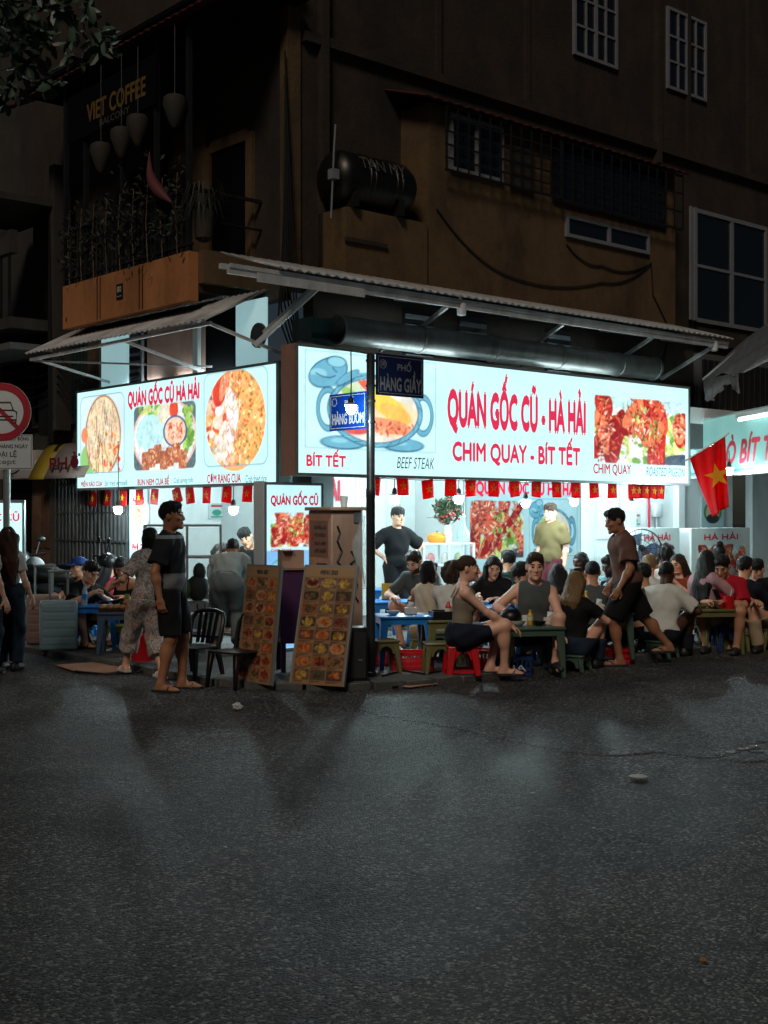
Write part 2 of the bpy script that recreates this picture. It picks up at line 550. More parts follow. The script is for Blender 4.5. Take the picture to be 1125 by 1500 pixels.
xs = np.concatenate([[-150, -60, -30], np.linspace(-12, 12, 90), [30, 60, 150]])
ys = np.concatenate([[-120, -40, -10], np.linspace(-3, 24, 100), [40, 80, 200]])
X, Y = np.meshgrid(xs, ys)
Z = (0.012 * np.sin(X * 0.9 + 0.6 * np.sin(Y * 0.5)) * np.cos(Y * 0.7 + 0.4 * X) + 0.006 * np.sin(2.3 * X + 1.7 * Y)) * np.clip((11 - Y) / 3, 0, 1) * np.clip(Y + 3, 0, 1)
def road_z(x, y):
    return (0.012 * math.sin(x * 0.9 + 0.6 * math.sin(y * 0.5)) * math.cos(y * 0.7 + 0.4 * x) + 0.006 * math.sin(2.3 * x + 1.7 * y)) * min(1, max(0, (11 - y) / 3)) * min(1, max(0, y + 3))
idx = np.arange(X.size).reshape(X.shape)
Q = np.stack([idx[:-1, :-1], idx[:-1, 1:], idx[1:, 1:], idx[1:, :-1]], -1).reshape(-1, 4)
me = mesh_np('road', np.stack([X.ravel(), Y.ravel(), Z.ravel()], 1), Q, True)
me.materials.append(MATS['asphalt'])
tag(link(bpy.data.objects.new('road', me)), 'dark worn asphalt road crossing in front of the eatery', None, kind='structure')

def jag(pts, n, amp, seed):
    r = random.Random(seed); out = []
    for (x0, y0), (x1, y1) in zip(pts[:-1], pts[1:]):
        for i in range(n):
            t = i / n
            out.append((x0 + (x1 - x0) * t + r.uniform(-amp, amp), y0 + (y1 - y0) * t + r.uniform(-amp, amp)))
    out.append(pts[-1])
    return out

def overlay(name, edge_px, far_pts, mt, thick, seed, label, amp=0.018):
    """a later layer of asphalt with a ragged edge"""
    e = [(G(*p).x, G(*p).y) for p in edge_px]
    e = jag(e, 14, amp, seed)
    n = 26
    rows = []
    m = len(e)
    # strips from the ragged edge to the far boundary
    far = []
    fl = [0]
    for p, q in zip(far_pts[:-1], far_pts[1:]): fl.append(fl[-1] + math.dist(p, q))
    for i in range(m):
        s_ = fl[-1] * i / (m - 1); k = 0
        while k < len(far_pts) - 2 and fl[k + 1] < s_: k += 1
        t = (s_ - fl[k]) / (fl[k + 1] - fl[k])
        far.append((far_pts[k][0] + (far_pts[k + 1][0] - far_pts[k][0]) * t, far_pts[k][1] + (far_pts[k + 1][1] - far_pts[k][1]) * t))
    P = []
    for j in range(n + 1):
        t = (j / n) ** 1.6
        for i in range(m):
            x = e[i][0] + (far[i][0] - e[i][0]) * t; y = e[i][1] + (far[i][1] - e[i][1]) * t
            P.append((x, y, road_z(x, y) + (-0.006 if j == 0 else thick)))
    # the edge face: first row sits just inside the road surface
    for i in range(m):
        dx, dy = far[i][0] - e[i][0], far[i][1] - e[i][1]; L_ = math.hypot(dx, dy) + 1e-6
        x, y = e[i][0] + dx / L_ * 0.02, e[i][1] + dy / L_ * 0.02
        P[m + i] = (x, y, road_z(x, y) + thick)
    idx = np.arange(len(P)).reshape(n + 1, m)
    Q = np.stack([idx[:-1, :-1], idx[:-1, 1:], idx[1:, 1:], idx[1:, :-1]], -1).reshape(-1, 4)
    me = mesh_np(name, np.array(P), Q, True)
    me.materials.append(MATS[mt])
    me.set_sharp_from_angle(angle=0.6)
    tag(link(bpy.data.objects.new(name, me)), label, None, kind='structure')

overlay('road_patch', [(470, 1500), (560, 1460), (680, 1412), (745, 1378), (860, 1318), (950, 1270), (1060, 1205), (1125, 1176), (1250, 1120)],
        [(0.1, 2.6), (1.5, 2.4), (4.0, 3.5), (6.0, 6.8)], 'asphalt_fine', 0.007, 3, 'smoother asphalt patch in the right foreground of the road', 0.014)
overlay('road_layer', [(525, 1040), (560, 1050), (620, 1058), (700, 1075), (790, 1095), (840, 1106), (905, 1110), (960, 1104), (1020, 1112), (1090, 1121), (1160, 1112), (1300, 1112)],
        [(-0.3, 10.75), (2.0, 11.5), (4.5, 14.0), (9.0, 18.0)], 'asphalt_dark', 0.0045, 5, 'older asphalt layer with a ragged edge beside the dining tables', 0.03)

# a wet hollow that mirrors the lamps on the right
def wetpatch():
    m = bpy.data.materials.new('wet'); m.use_nodes = True; MATS['wet'] = m
    nt = m.node_tree; bs = nt.nodes['Principled BSDF']
    bs.inputs['Base Color'].default_value = (0.03, 0.03, 0.032, 1)
    bs.inputs['Roughness'].default_value = 0.2
    nz = nt.nodes.new('ShaderNodeTexNoise'); nz.inputs['Scale'].default_value = 45; nz.inputs['Detail'].default_value = 8; nz.inputs['Roughness'].default_value = .8
    tc = nt.nodes.new('ShaderNodeTexCoord'); nt.links.new(tc.outputs['Object'], nz.inputs['Vector'])
    bp = nt.nodes.new('ShaderNodeBump'); bp.inputs['Strength'].default_value = 0.6; bp.inputs['Distance'].default_value = 0.015
    nt.links.new(nz.outputs['Fac'], bp.inputs['Height']); nt.links.new(bp.outputs[0], bs.inputs['Normal'])
    for k, (px, py, w, h) in enumerate(((1118, 1097, 26, 3.2), (1092, 1101, 15, 2.6), (1072, 1106, 12, 2.4), (1056, 1110, 8, 1.6), (1150, 1094, 16, 4), (1108, 1106, 12, 1.5), (1120, 1090, 10, 1.2))):
        r = random.Random(k); ring = []
        for i in range(22):
            t = 2 * math.pi * i / 22; q = r.uniform(.6, 1.15); g = G(px + w * q * math.cos(t), py - h * q * math.sin(t)); ring.append((g.x, g.y))
        g = G(px, py); z0 = road_z(g.x, g.y); b = MB(); b.prism(ring, z0 + 0.002, z0 + 0.009)
        tag(b.build('wet_patch', m), ('wide', 'middle', 'long', 'small', 'outer', 'lower', 'upper')[k] + ' shining wet patch on the road at the right edge', None, kind='structure')
wetpatch()

# ---- pavement with kerb stones round the corner
mat('paving', (0.11, 0.105, 0.10), 0.7, var=0.35, scale=3.0, bump=0.5, bscale=30, dirt=(0.035, 0.034, 0.033), dscale=1.6)
mat('kerbstone', (0.085, 0.083, 0.08), 0.75, var=0.3, scale=7, bump=0.6, bscale=22, dirt=(0.05, 0.05, 0.048), dscale=3)
def pave_edge():
    e = [(16.0, -2.42), (0.1, -2.42)]
    for i in range(1, 9):
        t = math.radians(-90 - 90 * i / 9)
        e.append((0.1 + 1.75 * math.cos(t), -0.9 + 1.52 * math.sin(t)))
    e += [(-1.65, -0.9), (-1.65, 14.0)]
    return e
PE = pave_edge()
b = MB(); b.prism([(x, y) for x, y in reversed(PE)] + [(16.0, 14.0)], -0.05, PV, frame(B(0, 0, 0), U, V))
tag(b.build('pavement', MATS['paving']), 'dirty concrete pavement round the corner under the eatery', None, kind='structure')
kb = thing('kerb', 'low worn kerb edging the corner pavement', None); kb['kind'] = 'structure'; del kb['label']
kb['label'] = 'low worn kerb edging the corner pavement'
Mb = frame(B(0, 0, 0), U, V)
def kerb_run():
    pts = [Vector((x, y, 0)) for x, y in PE]
    for p, q in zip(pts[:-1], pts[1:]):
        L_ = (q - p).length; k = max(1, int(round(L_ / 0.8))); d = (q - p) / k
        for i in range(k):
            s_ = p + d * i; e_ = p + d * (i + 1); g = d.normalized() * 0.006
            n_ = Vector((d.y, -d.x, 0)).normalized() * -1
            jz = rnd.uniform(-0.006, 0.006)
            m = MB(); w = n_ * 0.14
            A = s_ + g; Bq = e_ - g; o = n_ * -0.004
            vs = [A + w * -0.1, Bq + w * -0.1, Bq + w, A + w]
            vs = [Mb @ v for v in vs]
            lo = [v + Vector((0, 0, -0.05)) for v in vs]; hi = [v + Vector((0, 0, PV + 0.012 + jz)) for v in vs]
            m.add(lo + hi, [(0, 1, 2, 3), (4, 7, 6, 5), (0, 4, 5, 1), (1, 5, 6, 2), (2, 6, 7, 3), (3, 7, 4, 0)])
            m.build('kerb_stone', MATS['kerbstone'], kb, bevel=0.008, seg=1)
kerb_run()

# ================================================================== THE CORNER HOUSE
mat('lit_window', S(190, 220, 222), .4, var=.08, emit=.55, ecol=S(170, 214, 220))
mat('wall_white', S(232, 240, 240), 0.45, var=0.04, scale=2.0, dirt=S(208, 218, 218), dscale=1.2)
mat('tile_white', S(222, 230, 230), 0.25, var=0.04, scale=3)
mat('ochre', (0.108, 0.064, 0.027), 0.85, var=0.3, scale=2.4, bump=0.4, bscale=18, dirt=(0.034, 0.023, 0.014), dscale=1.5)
mat('ochre_lit', (0.42, 0.17, 0.06), 0.8, var=0.14, scale=2.5, bump=0.25, bscale=26, dirt=(0.2, 0.08, 0.03), dscale=1.3)  # warm street light on the fascia put into a lighter ochre
mat('ochre_shaded', (0.036, 0.025, 0.016), 0.85, var=0.4, scale=1.7, bump=0.4, bscale=16, dirt=(0.012, 0.010, 0.009), dscale=1.3)  # same ochre, darkened for the upper floors that the lamplight misses
mat('pinkwall', S(190, 152, 140), 0.8, var=0.12, scale=2.2, bump=0.2, dirt=S(150, 118, 108), dscale=1.4)
mat('soffit', (0.10, 0.10, 0.10), 0.8, var=0.2)
mat('black_iron', (0.015, 0.016, 0.018), 0.5, metal=0.3, var=0.3)
mat('dark_void', (0.004, 0.0045, 0.006), 0.9, spec=0.05)
mat('pane_dark', (0.008, 0.012, 0.018), 0.08, var=0.2, spec=0.6)
mat('white_frame', (0.20, 0.21, 0.23), 0.5, var=0.1)
mat('grey_metal', (0.28, 0.29, 0.30), 0.4, metal=0.7, var=0.15)
mat('galv', (0.62, 0.63, 0.63), 0.5, metal=0.15, var=0.2, scale=4, dirt=(0.34, 0.32, 0.30), dscale=2)
mat('duct', (0.26, 0.28, 0.27), 0.4, metal=0.25, var=0.25, scale=3, dirt=(0.12, 0.12, 0.12), dscale=2)
mat('red_roof', (0.10, 0.018, 0.018), 0.6, var=0.3)
mat('teal_paint', S(60, 92, 92), 0.6, var=0.2, dirt=S(36, 48, 48), dscale=3)
mat('dark_green', (0.012, 0.03, 0.026), 0.6, var=0.3)
mat('wood_old', (0.12, 0.062, 0.036), 0.7, var=0.35, scale=5, bump=0.4, bscale=30, dirt=(0.04, 0.025, 0.018), dscale=2.5)
mat('plaster_old', (0.042, 0.036, 0.03), 0.9, var=0.25, scale=2.0, bump=0.3, dirt=(0.02, 0.018, 0.016), dscale=0.9)
mat('wire', (0.008, 0.008, 0.009), 0.5)

house = thing('corner_house', 'dark ochre corner house above the lit eatery', 'building', C0, ANG_U)
def hb(name, m, *boxes, parent=None, bevel=0.0):
    mb = MB()
    for bx in boxes: mb.box(*bx)
    return mb.build(name, MATS[m], parent or house, bevel=bevel)

# ground floor: lit rooms
hb('shop_floor', 'paving', (0.75, 14, -0.2, 5.4, PV - 0.02, PV + 0.035))
hb('inner_wall', 'wall_white', (0.95, 2.75, 5.2, 5.35, PV, 3.0))
hb('inner_wall', 'wall_white', (2.6, 2.75, 3.45, 5.2, PV, 3.0))
hb('inner_wall', 'tile_white', (2.6, 4.9, 3.3, 3.45, PV, 3.0))
hb('inner_wall', 'tile_white', (4.9, 5.05, 2.0, 3.45, PV, 3.0))
hb('inner_wall', 'wall_white', (5.05, 7.62, 2.0, 2.15, PV, 3.0))
hb('inner_wall', 'wall_white', (8.32, 11.55, 2.0, 2.15, PV, 3.0))
hb('inner_wall', 'wall_white', (7.62, 8.32, 2.0, 2.15, 2.4, 3.0))
hb('inner_wall', 'wall_white', (12.2, 15.0, 2.0, 2.15, PV, 3.0))
hb('inner_wall', 'dark_void', (11.5, 12.25, 2.7, 2.8, PV, 3.0))
dr = hb('door', 'tile_white', (7.65, 8.29, 2.03, 2.08, PV + 0.04, 2.4))
hb('door_panel', 'wall_white', (7.72, 8.22, 2.015, 2.028, PV + 0.2, 1.1), (7.72, 8.22, 2.015, 2.028, 1.2, 2.25), parent=dr)
mb = MB(); mb.ball((8.19, 2.0, 1.12), 0.03); mb.box(8.17, 8.21, 2.0, 2.03, 1.0, 1.22)
mb.build('door_handle', MATS['black_iron'], dr)
hb('pilaster', 'wall_white', (8.45, 8.6, 1.9, 1.998, PV, 3.0)); hb('pilaster', 'wall_white', (9.75, 9.92, 1.88, 1.998, PV, 3.0))
hb('ceiling', 'wall_white', (0.95, 15, 0.45, 5.4, 3.0, 3.25))
# wall tiles joints of the small kitchen: rows of tiles stand proud of the wall
for i in range(7):
    for k in range(5):
        hb('wall_tile', 'tile_white', (2.80 + i * 0.3, 2.80 + i * 0.3 + 0.292, 3.288, 3.299, 0.5 + k * 0.4, 0.5 + k * 0.4 + 0.392))
# lintel beams over the two openings carry the sign boxes
hb('lintel', 'soffit', (0.9, 15, 0.45, 0.75, 2.62, 3.0))
hb('lintel', 'soffit', (0.85, 1.12, 0.75, 5.2, 2.62, 3.0))
hb('corner_pillar', 'teal_paint', (0.72, 1.05, 0.55, 0.92, PV, 3.9))
hb('pillar', 'wall_white', (0.9, 1.15, 4.62, 5.0, PV, 3.0))
# wall strip over the left sign, under the awning: pinkish wall with openings
hb('upper_ground_wall', 'pinkwall', (1.0, 1.12, 3.28, 4.7, 3.0, 4.6))
hb('lit_window', 'lit_window', (0.96, 1.0, 5.2, 5.95, 2.9, 4.4))
hb('upper_ground_wall', 'wood_old', (0.95, 1.1, 6.0, 6.36, 2.9, 4.3))
w = hb('louvre_window', 'white_frame', (0.96, 1.0, 4.78, 5.12, 3.1, 4.4))
for i in range(9): hb('louvre', 'pane_dark', (0.93, 0.958, 4.82, 5.08, 3.2 + i * 0.12, 3.27 + i * 0.12), parent=w)
hb('ac_pipe_cover', 'tile_white', (0.94, 0.999, 3.30, 3.42, 3.0, 4.4))
w = hb('dark_opening', 'dark_void', (1.05, 1.12, 2.55, 3.27, 3.0, 4.6))
w = hb('lit_window', 'lit_window', (0.99, 1.02, 1.82, 2.48, 3.0, 4.32))
mb = MB(); mb.lathe([(0.01, 0), (0.16, 0.0), (0.16, 0.03), (0.01, 0.03)], 16, Matrix.Translation((0.955, 1.95, 3.85)) @ Matrix.Rotation(math.radians(90), 4, 'Y'))
mb.build('wall_fan', MATS['black_iron'], w)
# green lattice window further left
w = hb('lattice_window', 'dark_void', (1.0, 1.05, 6.4, 7.14, 3.0, 4.3))
for i in range(7): hb('lattice_bar', 'dark_green', (0.95, 0.985, 6.43 + i * 0.11, 6.465 + i * 0.11, 3.0, 4.3), parent=w)
for i in range(5): hb('lattice_bar', 'dark_green', (0.955, 0.98, 6.4, 7.14, 3.15 + i * 0.26, 3.19 + i * 0.26), parent=w)

# upper storeys
hb('upper_wall', 'ochre_shaded', (1.1, 15.0, 1.5, 1.7, 4.4, 13.0))
hb('upper_wall', 'ochre_shaded', (1.1, 1.3, 1.7, 8.5, 4.3, 13.0))
hb('wall_below_awning', 'ochre_shaded', (1.1, 15.0, 1.0, 1.2, 3.25, 4.42))
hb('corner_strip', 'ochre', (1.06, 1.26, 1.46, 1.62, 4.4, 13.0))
hb('floor_slab', 'ochre_shaded', (1.05, 15.0, 0.9, 1.5, 4.36, 4.52))
hb('drain_pipe', 'ochre_shaded', (1.55, 1.66, 1.38, 1.49, 4.5, 13.0)); hb('drain_pipe', 'ochre_shaded', (8.5, 8.6, 1.38, 1.49, 7.3, 13.0))
# recessed wall panels on the top floor
for a0, a1 in ((3.6, 5.4), (9.4, 11.2)):
    hb('wall_rib', 'ochre_shaded', (a0, a0 + 0.08, 1.44, 1.499, 7.6, 13.0), (a1, a1 + 0.08, 1.44, 1.499, 7.6, 13.0))
hb('string_course', 'ochre_shaded', (1.3, 15.0, 1.40, 1.499, 7.5, 7.62))

def window(a0, a1, b, z0, z1, nx, nz, fr=0.06, frame_m='white_frame', tilt=0.0):
    w = hb('window', 'pane_dark', (a0, a1, b - 0.02, b - 0.004, z0, z1))
    bs_ = [(a0 - fr, a0, b - 0.05, b - 0.002, z0 - fr, z1 + fr), (a1, a1 + fr, b - 0.05, b - 0.002, z0 - fr, z1 + fr),
           (a0, a1, b - 0.05, b - 0.002, z0 - fr, z0), (a0, a1, b - 0.05, b - 0.002, z1, z1 + fr)]
    hb('window_frame', frame_m, *bs_, parent=w)
    for i in range(1, nx):
        a = a0 + (a1 - a0) * i / nx; f = fr * (0.7 if (nx % 2 == 0 and i == nx // 2) else 0.35)
        hb('glazing_bar', frame_m, (a - f, a + f, b - 0.046, b - 0.021, z0, z1), parent=w)
    for k in range(1, nz):
        z = z0 + (z1 - z0) * k / nz
        hb('glazing_bar', frame_m, (a0, a1, b - 0.044, b - 0.0212, z - fr * 0.35, z + fr * 0.35), parent=w)
    return w
for pxs in (((838, 0), (902, 0), (838, 75), 4.2), ((975, 22), (1032, 40), (975, 125), 0)):
    a0, zt = onb(*pxs[0], 1.5); a1, _ = onb(*pxs[1], 1.5); _, zb = onb(*pxs[2], 1.5)
    window(a0 + 0.05, a1 - 0.05, 1.5, zb, zb + 1.25, 4, 3, 0.05)
a0, zt = onb(1012, 305, 1.5); a1, _ = onb(1120, 335, 1.5); _, zb = onb(1012, 470, 1.5)
window(a0 + 0.12, a1 - 0.05, 1.5, zb + 0.06, zt - 0.06, 2, 2, 0.07)
hb('casement', 'white_frame', (a0 - 0.02, a0 + 0.03, 1.40, 1.44, zb, zt), (a0 - 0.14, a0 - 0.09, 1.40, 1.44, zb, zt))
# annex that leans out over the awning
AX0, AX1, AB = 2.98, 8.35, 0.95
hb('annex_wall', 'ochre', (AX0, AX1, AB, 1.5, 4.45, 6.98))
mb = MB(); n = 60
for i in range(n + 1):
    a = AX0 - 0.3 + (AX1 + 0.1 - AX0 + 0.3) * i / n; dz = 0.02 if i % 2 else 0.0
    mb.v += [(a, AB - 0.22, 6.96 + dz), (a, 1.5, 7.22 + dz)]
for i in range(n): mb.f.append((2 * i, 2 * i + 2, 2 * i + 3, 2 * i + 1))
rf = mb.build('annex_roof', MATS['red_roof'], house)
md = rf.modifiers.new('s', 'SOLIDIFY'); md.thickness = 0.012
w = window(3.38, 4.3, AB, 6.2, 6.86, 2, 1, 0.05)
window(5.45, 8.0, AB, 6.12, 6.88, 3, 1, 0.05, 'black_iron')
w = window(5.72, 7.58, AB, 5.66, 5.88, 2, 1, 0.05)
# iron cages before the annex windows
def grille(a0, a1, z0, z1, b, na, nz, name='window_grille'):
    g = hb(name, 'black_iron', (a0, a1, b - 0.012, b + 0.012, z0, z0 + 0.03), (a0, a1, b - 0.012, b + 0.012, z1 - 0.03, z1))
    for i in range(na + 1):
        a = a0 + (a1 - a0) * i / na
        hb('grille_bar', 'black_iron', (a - 0.011, a + 0.011, b - 0.027, b - 0.013, z0, z1), parent=g)
    for k in range(1, nz):
        z = z0 + (z1 - z0) * k / nz
        hb('grille_bar', 'black_iron', (a0, a1, b - 0.010, b + 0.010, z - 0.01, z + 0.01), parent=g)
    return g
grille(3.12, 5.38, 6.08, 6.95, AB - 0.16, 11, 5)
grille(5.42, 8.3, 6.06, 6.93, AB - 0.16, 13, 3)
hb('curtain', 'ochre_shaded', (4.45, 4.95, AB - 0.06, AB - 0.052, 6.12, 6.7))
# small ledge with the tank
hb('tank_block', 'ochre', (1.55, 2.92, 0.92, 1.498, 4.52, 5.38))
hb('block_band', 'ochre_shaded', (1.52, 2.2, 0.88, 0.918, 4.95, 5.0))
# windows under the awning with slats
for a0 in (2.55, 3.55, 5.3):
    w = hb('low_window', 'pane_dark', (a0, a0 + 0.55, 0.985, 0.998, 3.55, 4.25))
    for k in range(5): hb('slat', 'white_frame', (a0 + 0.03, a0 + 0.52, 0.965, 0.982, 3.6 + k * 0.13, 3.66 + k * 0.13), parent=w)

# balcony over the left-hand street
hb('balcony_slab', 'ochre_shaded', (0.14, 1.1, 2.06, 5.4, 4.32, 4.42))
hb('balcony_fascia', 'ochre_lit', (0.0, 0.14, 2.05, 5.3, 4.2, 4.8))
hb('balcony_side', 'ochre', (0.145, 1.1, 1.94, 2.05, 4.42, 4.82))
for bb in (3.12, 3.2, 4.22, 4.3):
    hb('fascia_groove', 'dark_void', (-0.004, 0.002, bb, bb + 0.018, 4.22, 4.78))
pl = hb('house_number', 'black_iron', (-0.012, -0.002, 3.62, 3.78, 4.42, 4.62))
MF = frame(Vector((-0.012, 0, 0)), (0, -1, 0), (0, 0, 1))   # faces the left-hand street
mat('paint_cream', (0.6, 0.58, 0.5), 0.6, var=0.05)
letters('80', MATS['paint_cream'], pl, MF, -3.755, -3.645, 4.51, 4.59, z=0.003)
letters('HÀNG BUỒM', MATS['paint_cream'], pl, MF, -3.76, -3.64, 4.45, 4.475, z=0.003)
hb('balcony_roof', 'dark_void', (0.1, 1.2, 1.2, 6.9, 7.9, 7.96))
mb = MB(); n = 70
for i in range(n + 1):
    bb = 1.2 + 5.8 * i / n; dz = 0.025 if i % 2 else 0
    mb.v += [(-0.18, bb, 7.62 + dz), (1.1, bb, 8.3 + dz)]
for i in range(n): mb.f.append((2 * i, 2 * i + 1, 2 * i + 3, 2 * i + 2))
rf = mb.build('balcony_awning', MATS['red_roof'], house); md = rf.modifiers.new('s', 'SOLIDIFY'); md.thickness = 0.012
for bb in (2.1, 2.85, 3.7, 4.7, 5.28):
    hb('balcony_post', 'black_iron', (0.03, 0.09, bb, bb + 0.06, 4.8, 7.6))
hb('balcony_rail', 'black_iron', (0.02, 0.08, 2.05, 5.3, 5.55, 5.6), (0.02, 0.08, 2.05, 5.3, 4.88, 4.91))
for i in range(30):
    hb('baluster', 'black_iron', (0.038, 0.062, 2.12 + i * 0.107, 2.144 + i * 0.107, 4.8, 5.56))
hb('balcony_rail', 'black_iron', (0.08, 1.1, 2.05, 2.09, 5.55, 5.59), (0.08, 1.1, 2.05, 2.09, 5.2, 5.22))
w = hb('balcony_door', 'dark_void', (1.07, 1.099, 2.35, 3.15, 4.35, 6.4))
hb('door_frame', 'ochre', (1.04, 1.098, 2.2, 2.34, 4.35, 6.5), (1.04, 1.098, 3.16, 3.3, 4.35, 6.5), (1.04, 1.098, 2.34, 3.16, 6.41, 6.56), parent=w)
hb('wall_patch', 'ochre', (1.075, 1.098, 3.3, 4.1, 4.8, 6.9))
w = hb('balcony_window', 'dark_void', (1.06, 1.098, 4.3, 5.3, 4.8, 6.6))

# neighbour on the left
nb_ = thing('old_shop_house', 'old plastered house with wooden door left of the eatery', 'building', C0, ANG_U)
def nb(name, m, *boxes, parent=None, bevel=0.0): return hb(name, m, *boxes, parent=parent or nb_, bevel=bevel)
nb('wall', 'plaster_old', (1.06, 1.3, 5.4, 13.0, PV, 3.0)); nb('wall', 'plaster_old', (0.98, 1.3, 7.15, 13.0, 3.0, 4.6))
nb('wall', 'plaster_old', (1.35, 1.5, 7.2, 14, 4.6, 10.5))
nb('pilaster', 'plaster_old', (0.86, 1.055, 7.25, 7.42, PV, 2.5)); nb('pilaster', 'plaster_old', (0.7, 0.978, 6.95, 7.12, 2.9, 7.0))
d_ = nb('door', 'wood_old', (0.98, 1.055, 7.46, 8.3, PV, 2.15))
for k in range(2):
    for z0, z1 in ((0.3, 0.95), (1.05, 1.9)):
        nb('door_panel', 'wood_old', (0.955, 0.978, 7.52 + k * 0.4, 7.84 + k * 0.4, z0, z1), parent=d_, bevel=0.012)
nb('shutter', 'dark_void', (0.98, 1.055, 8.4, 9.4, PV, 2.3))
nb('balcony', 'plaster_old', (0.1, 1.35, 7.2, 13.0, 4.45, 4.62), (0.1, 0.22, 7.2, 13.0, 5.6, 5.95))
nb('canopy', 'soffit', (0.0, 1.2, 7.0, 13, 4.1, 4.2))
for i in range(10): nb('rail_bar', 'black_iron', (0.12, 0.16, 7.3 + i * 0.3, 7.33 + i * 0.3, 4.62, 5.6))
nb('window', 'dark_void', (0.93, 0.978, 7.35, 8.1, 3.1, 4.0)); nb('window', 'dark_void', (0.93, 0.978, 8.3, 9.3, 3.0, 4.2))
nb('meter_box', 'black_iron', (0.8, 0.93, 7.15, 7.7, 2.85, 3.5), bevel=0.01)
mb = MB(); mb.bar((0.35, 7.0, 5.0), (0.35, 7.0, 6.0), 0.04); nb('roof_sheet', 'plaster_old', (-0.3, 1.1, 7.0, 9.0, 6.35, 6.45))
# yellow and white fabric sign over the gate
ys_ = thing('fabric_shop_sign', 'yellow and white curved fabric shop sign above the folding gate', 'sign', C0, ANG_U)
mat('sign_yellow', S(150, 128, 30), 0.6, var=0.12); mat('sign_cream', S(168, 160, 156), 0.6, var=0.1)
def curved(mb, b0, b1, n=8):
    for i in range(n + 1):
        t = i / n; a = 0.62 - 0.0 + 0.30 * t * t; z = 2.14 + 0.56 * (1 - t)
        a = 0.80 - 0.34 * (1 - (1 - t)) ** 1.6 * 0 + 0.0
        a = 0.95 - 0.38 * t ** 0.7
        mb.v += [(a, b0 + 0.0, z), (a, b1, z)]
    for i in range(n): mb.f.append((2 * i, 2 * i + 1, 2 * i + 3, 2 * i + 2))
for nm, b0, b1, m_ in (('yellow_panel', 7.05, 7.6, 'sign_yellow'), ('cream_panel', 5.75, 7.05, 'sign_cream')):
    mb = MB(); curved(mb, b0, b1); o = mb.build(nm, MATS[m_], ys_, True); md = o.modifiers.new('s', 'SOLIDIFY'); md.thickness = 0.01
mat('dark_red', S(120, 26, 40), 0.6, var=0.1)
letters('PHỞ', MATS['dark_red'], ys_, frame(Vector((0.60, 0, 0)), (0, -1, 0), (0, 0, 1)), -6.86, -5.9, 2.27, 2.52, bold=0.03, z=0.02)
# folding gate
fg = thing('folding_gate', 'grey folding metal gate closed behind the parked motorbikes', 'gate', C0, ANG_U)
nb('gate_rail', 'black_iron', (0.85, 0.93, 5.02, 7.24, 2.2, 2.26), (0.85, 0.93, 5.02, 7.24, PV, PV + 0.05), parent=fg)
mat('gate_grey', (0.13, 0.13, 0.135), 0.5, metal=0.5, var=0.3, dirt=(0.05, 0.045, 0.04), dscale=3)
for i in range(38):
    bb = 5.05 + i * 0.0577
    nb('slat', 'gate_grey', (0.87 + (i % 2) * 0.025, 0.905 + (i % 2) * 0.025, bb, bb + 0.028, PV + 0.05, 2.2), parent=fg)
for k in range(5):
    nb('cross_bar', 'gate_grey', (0.86, 0.868, 5.05, 7.2, 0.35 + k * 0.42, 0.375 + k * 0.42), parent=fg)
nb('gate_backing', 'dark_void', (0.96, 0.975, 5.02, 7.24, PV, 2.2), parent=fg)
# cream panel with scrawl left of the yellow sign
sp_ = thing('shutter_box', 'cream shutter box with black graffiti scrawl above the wooden door', 'shutter box', C0, ANG_U)
nb('casing', 'sign_cream', (0.72, 0.97, 7.66, 9.2, 2.17, 2.62), parent=sp_, bevel=0.02)
MS = frame(Vector((0.72, 0, 0)), (0, -1, 0), (0, 0, 1))
mb = MB()
scr = [(-8.72, 2.50), (-8.66, 2.36), (-8.58, 2.52), (-8.52, 2.36), (-8.47, 2.53), (-8.47, 2.36), (-8.35, 2.52), (-8.45, 2.43), (-8.33, 2.35), (-8.28, 2.5), (-8.22, 2.36), (-8.14, 2.5), (-8.08, 2.46), (-8.16, 2.34), (-8.3, 2.28), (-8.5, 2.25), (-8.42, 2.21)]
mb.tube([MS @ Vector((x, y, 0.004)) for x, y in scr], 0.011, 5); mb.build('graffiti', MATS['wire'], sp_)

# the house on the right, beyond the annex
rn = thing('right_neighbour_house', 'dark narrow house rising beyond the red flag at right', 'building', C0, ANG_U)
def rb(name, m, *boxes, parent=None, bevel=0.0): return hb(name, m, *boxes, parent=parent or rn, bevel=bevel)
rb('wall', 'ochre_shaded', (13.2, 20, 0.6, 6, 3.25, 13)); rb('lower_wall', 'wall_white', (13.2, 20, 0.8, 1.0, PV, 3.25))
rb('shutter_wall', 'soffit', (8.9, 13.2, 0.9, 0.99, 3.26, 4.2))
for i in range(24): rb('shutter_slat', 'black_iron', (9.0 + i * 0.17, 9.1 + i * 0.17, 0.86, 0.898, 3.3, 4.1))
# opposite buildings, only to close the street behind the houses
far = thing('far_left_houses', 'unlit house fronts far down the left-hand street', 'building', B(0, 0, 0), ANG_U)
mb = MB(); mb.box(1.2, 8, 13.0, 40, 0, 11); mb.build('wall', MATS['plaster_old'], far)
for k in range(3):
    mb = MB(); mb.box(1.15, 1.195, 14 + k * 3, 15.2 + k * 3, 3.6, 5.0); mb.build('window', MATS['pane_dark'], far)

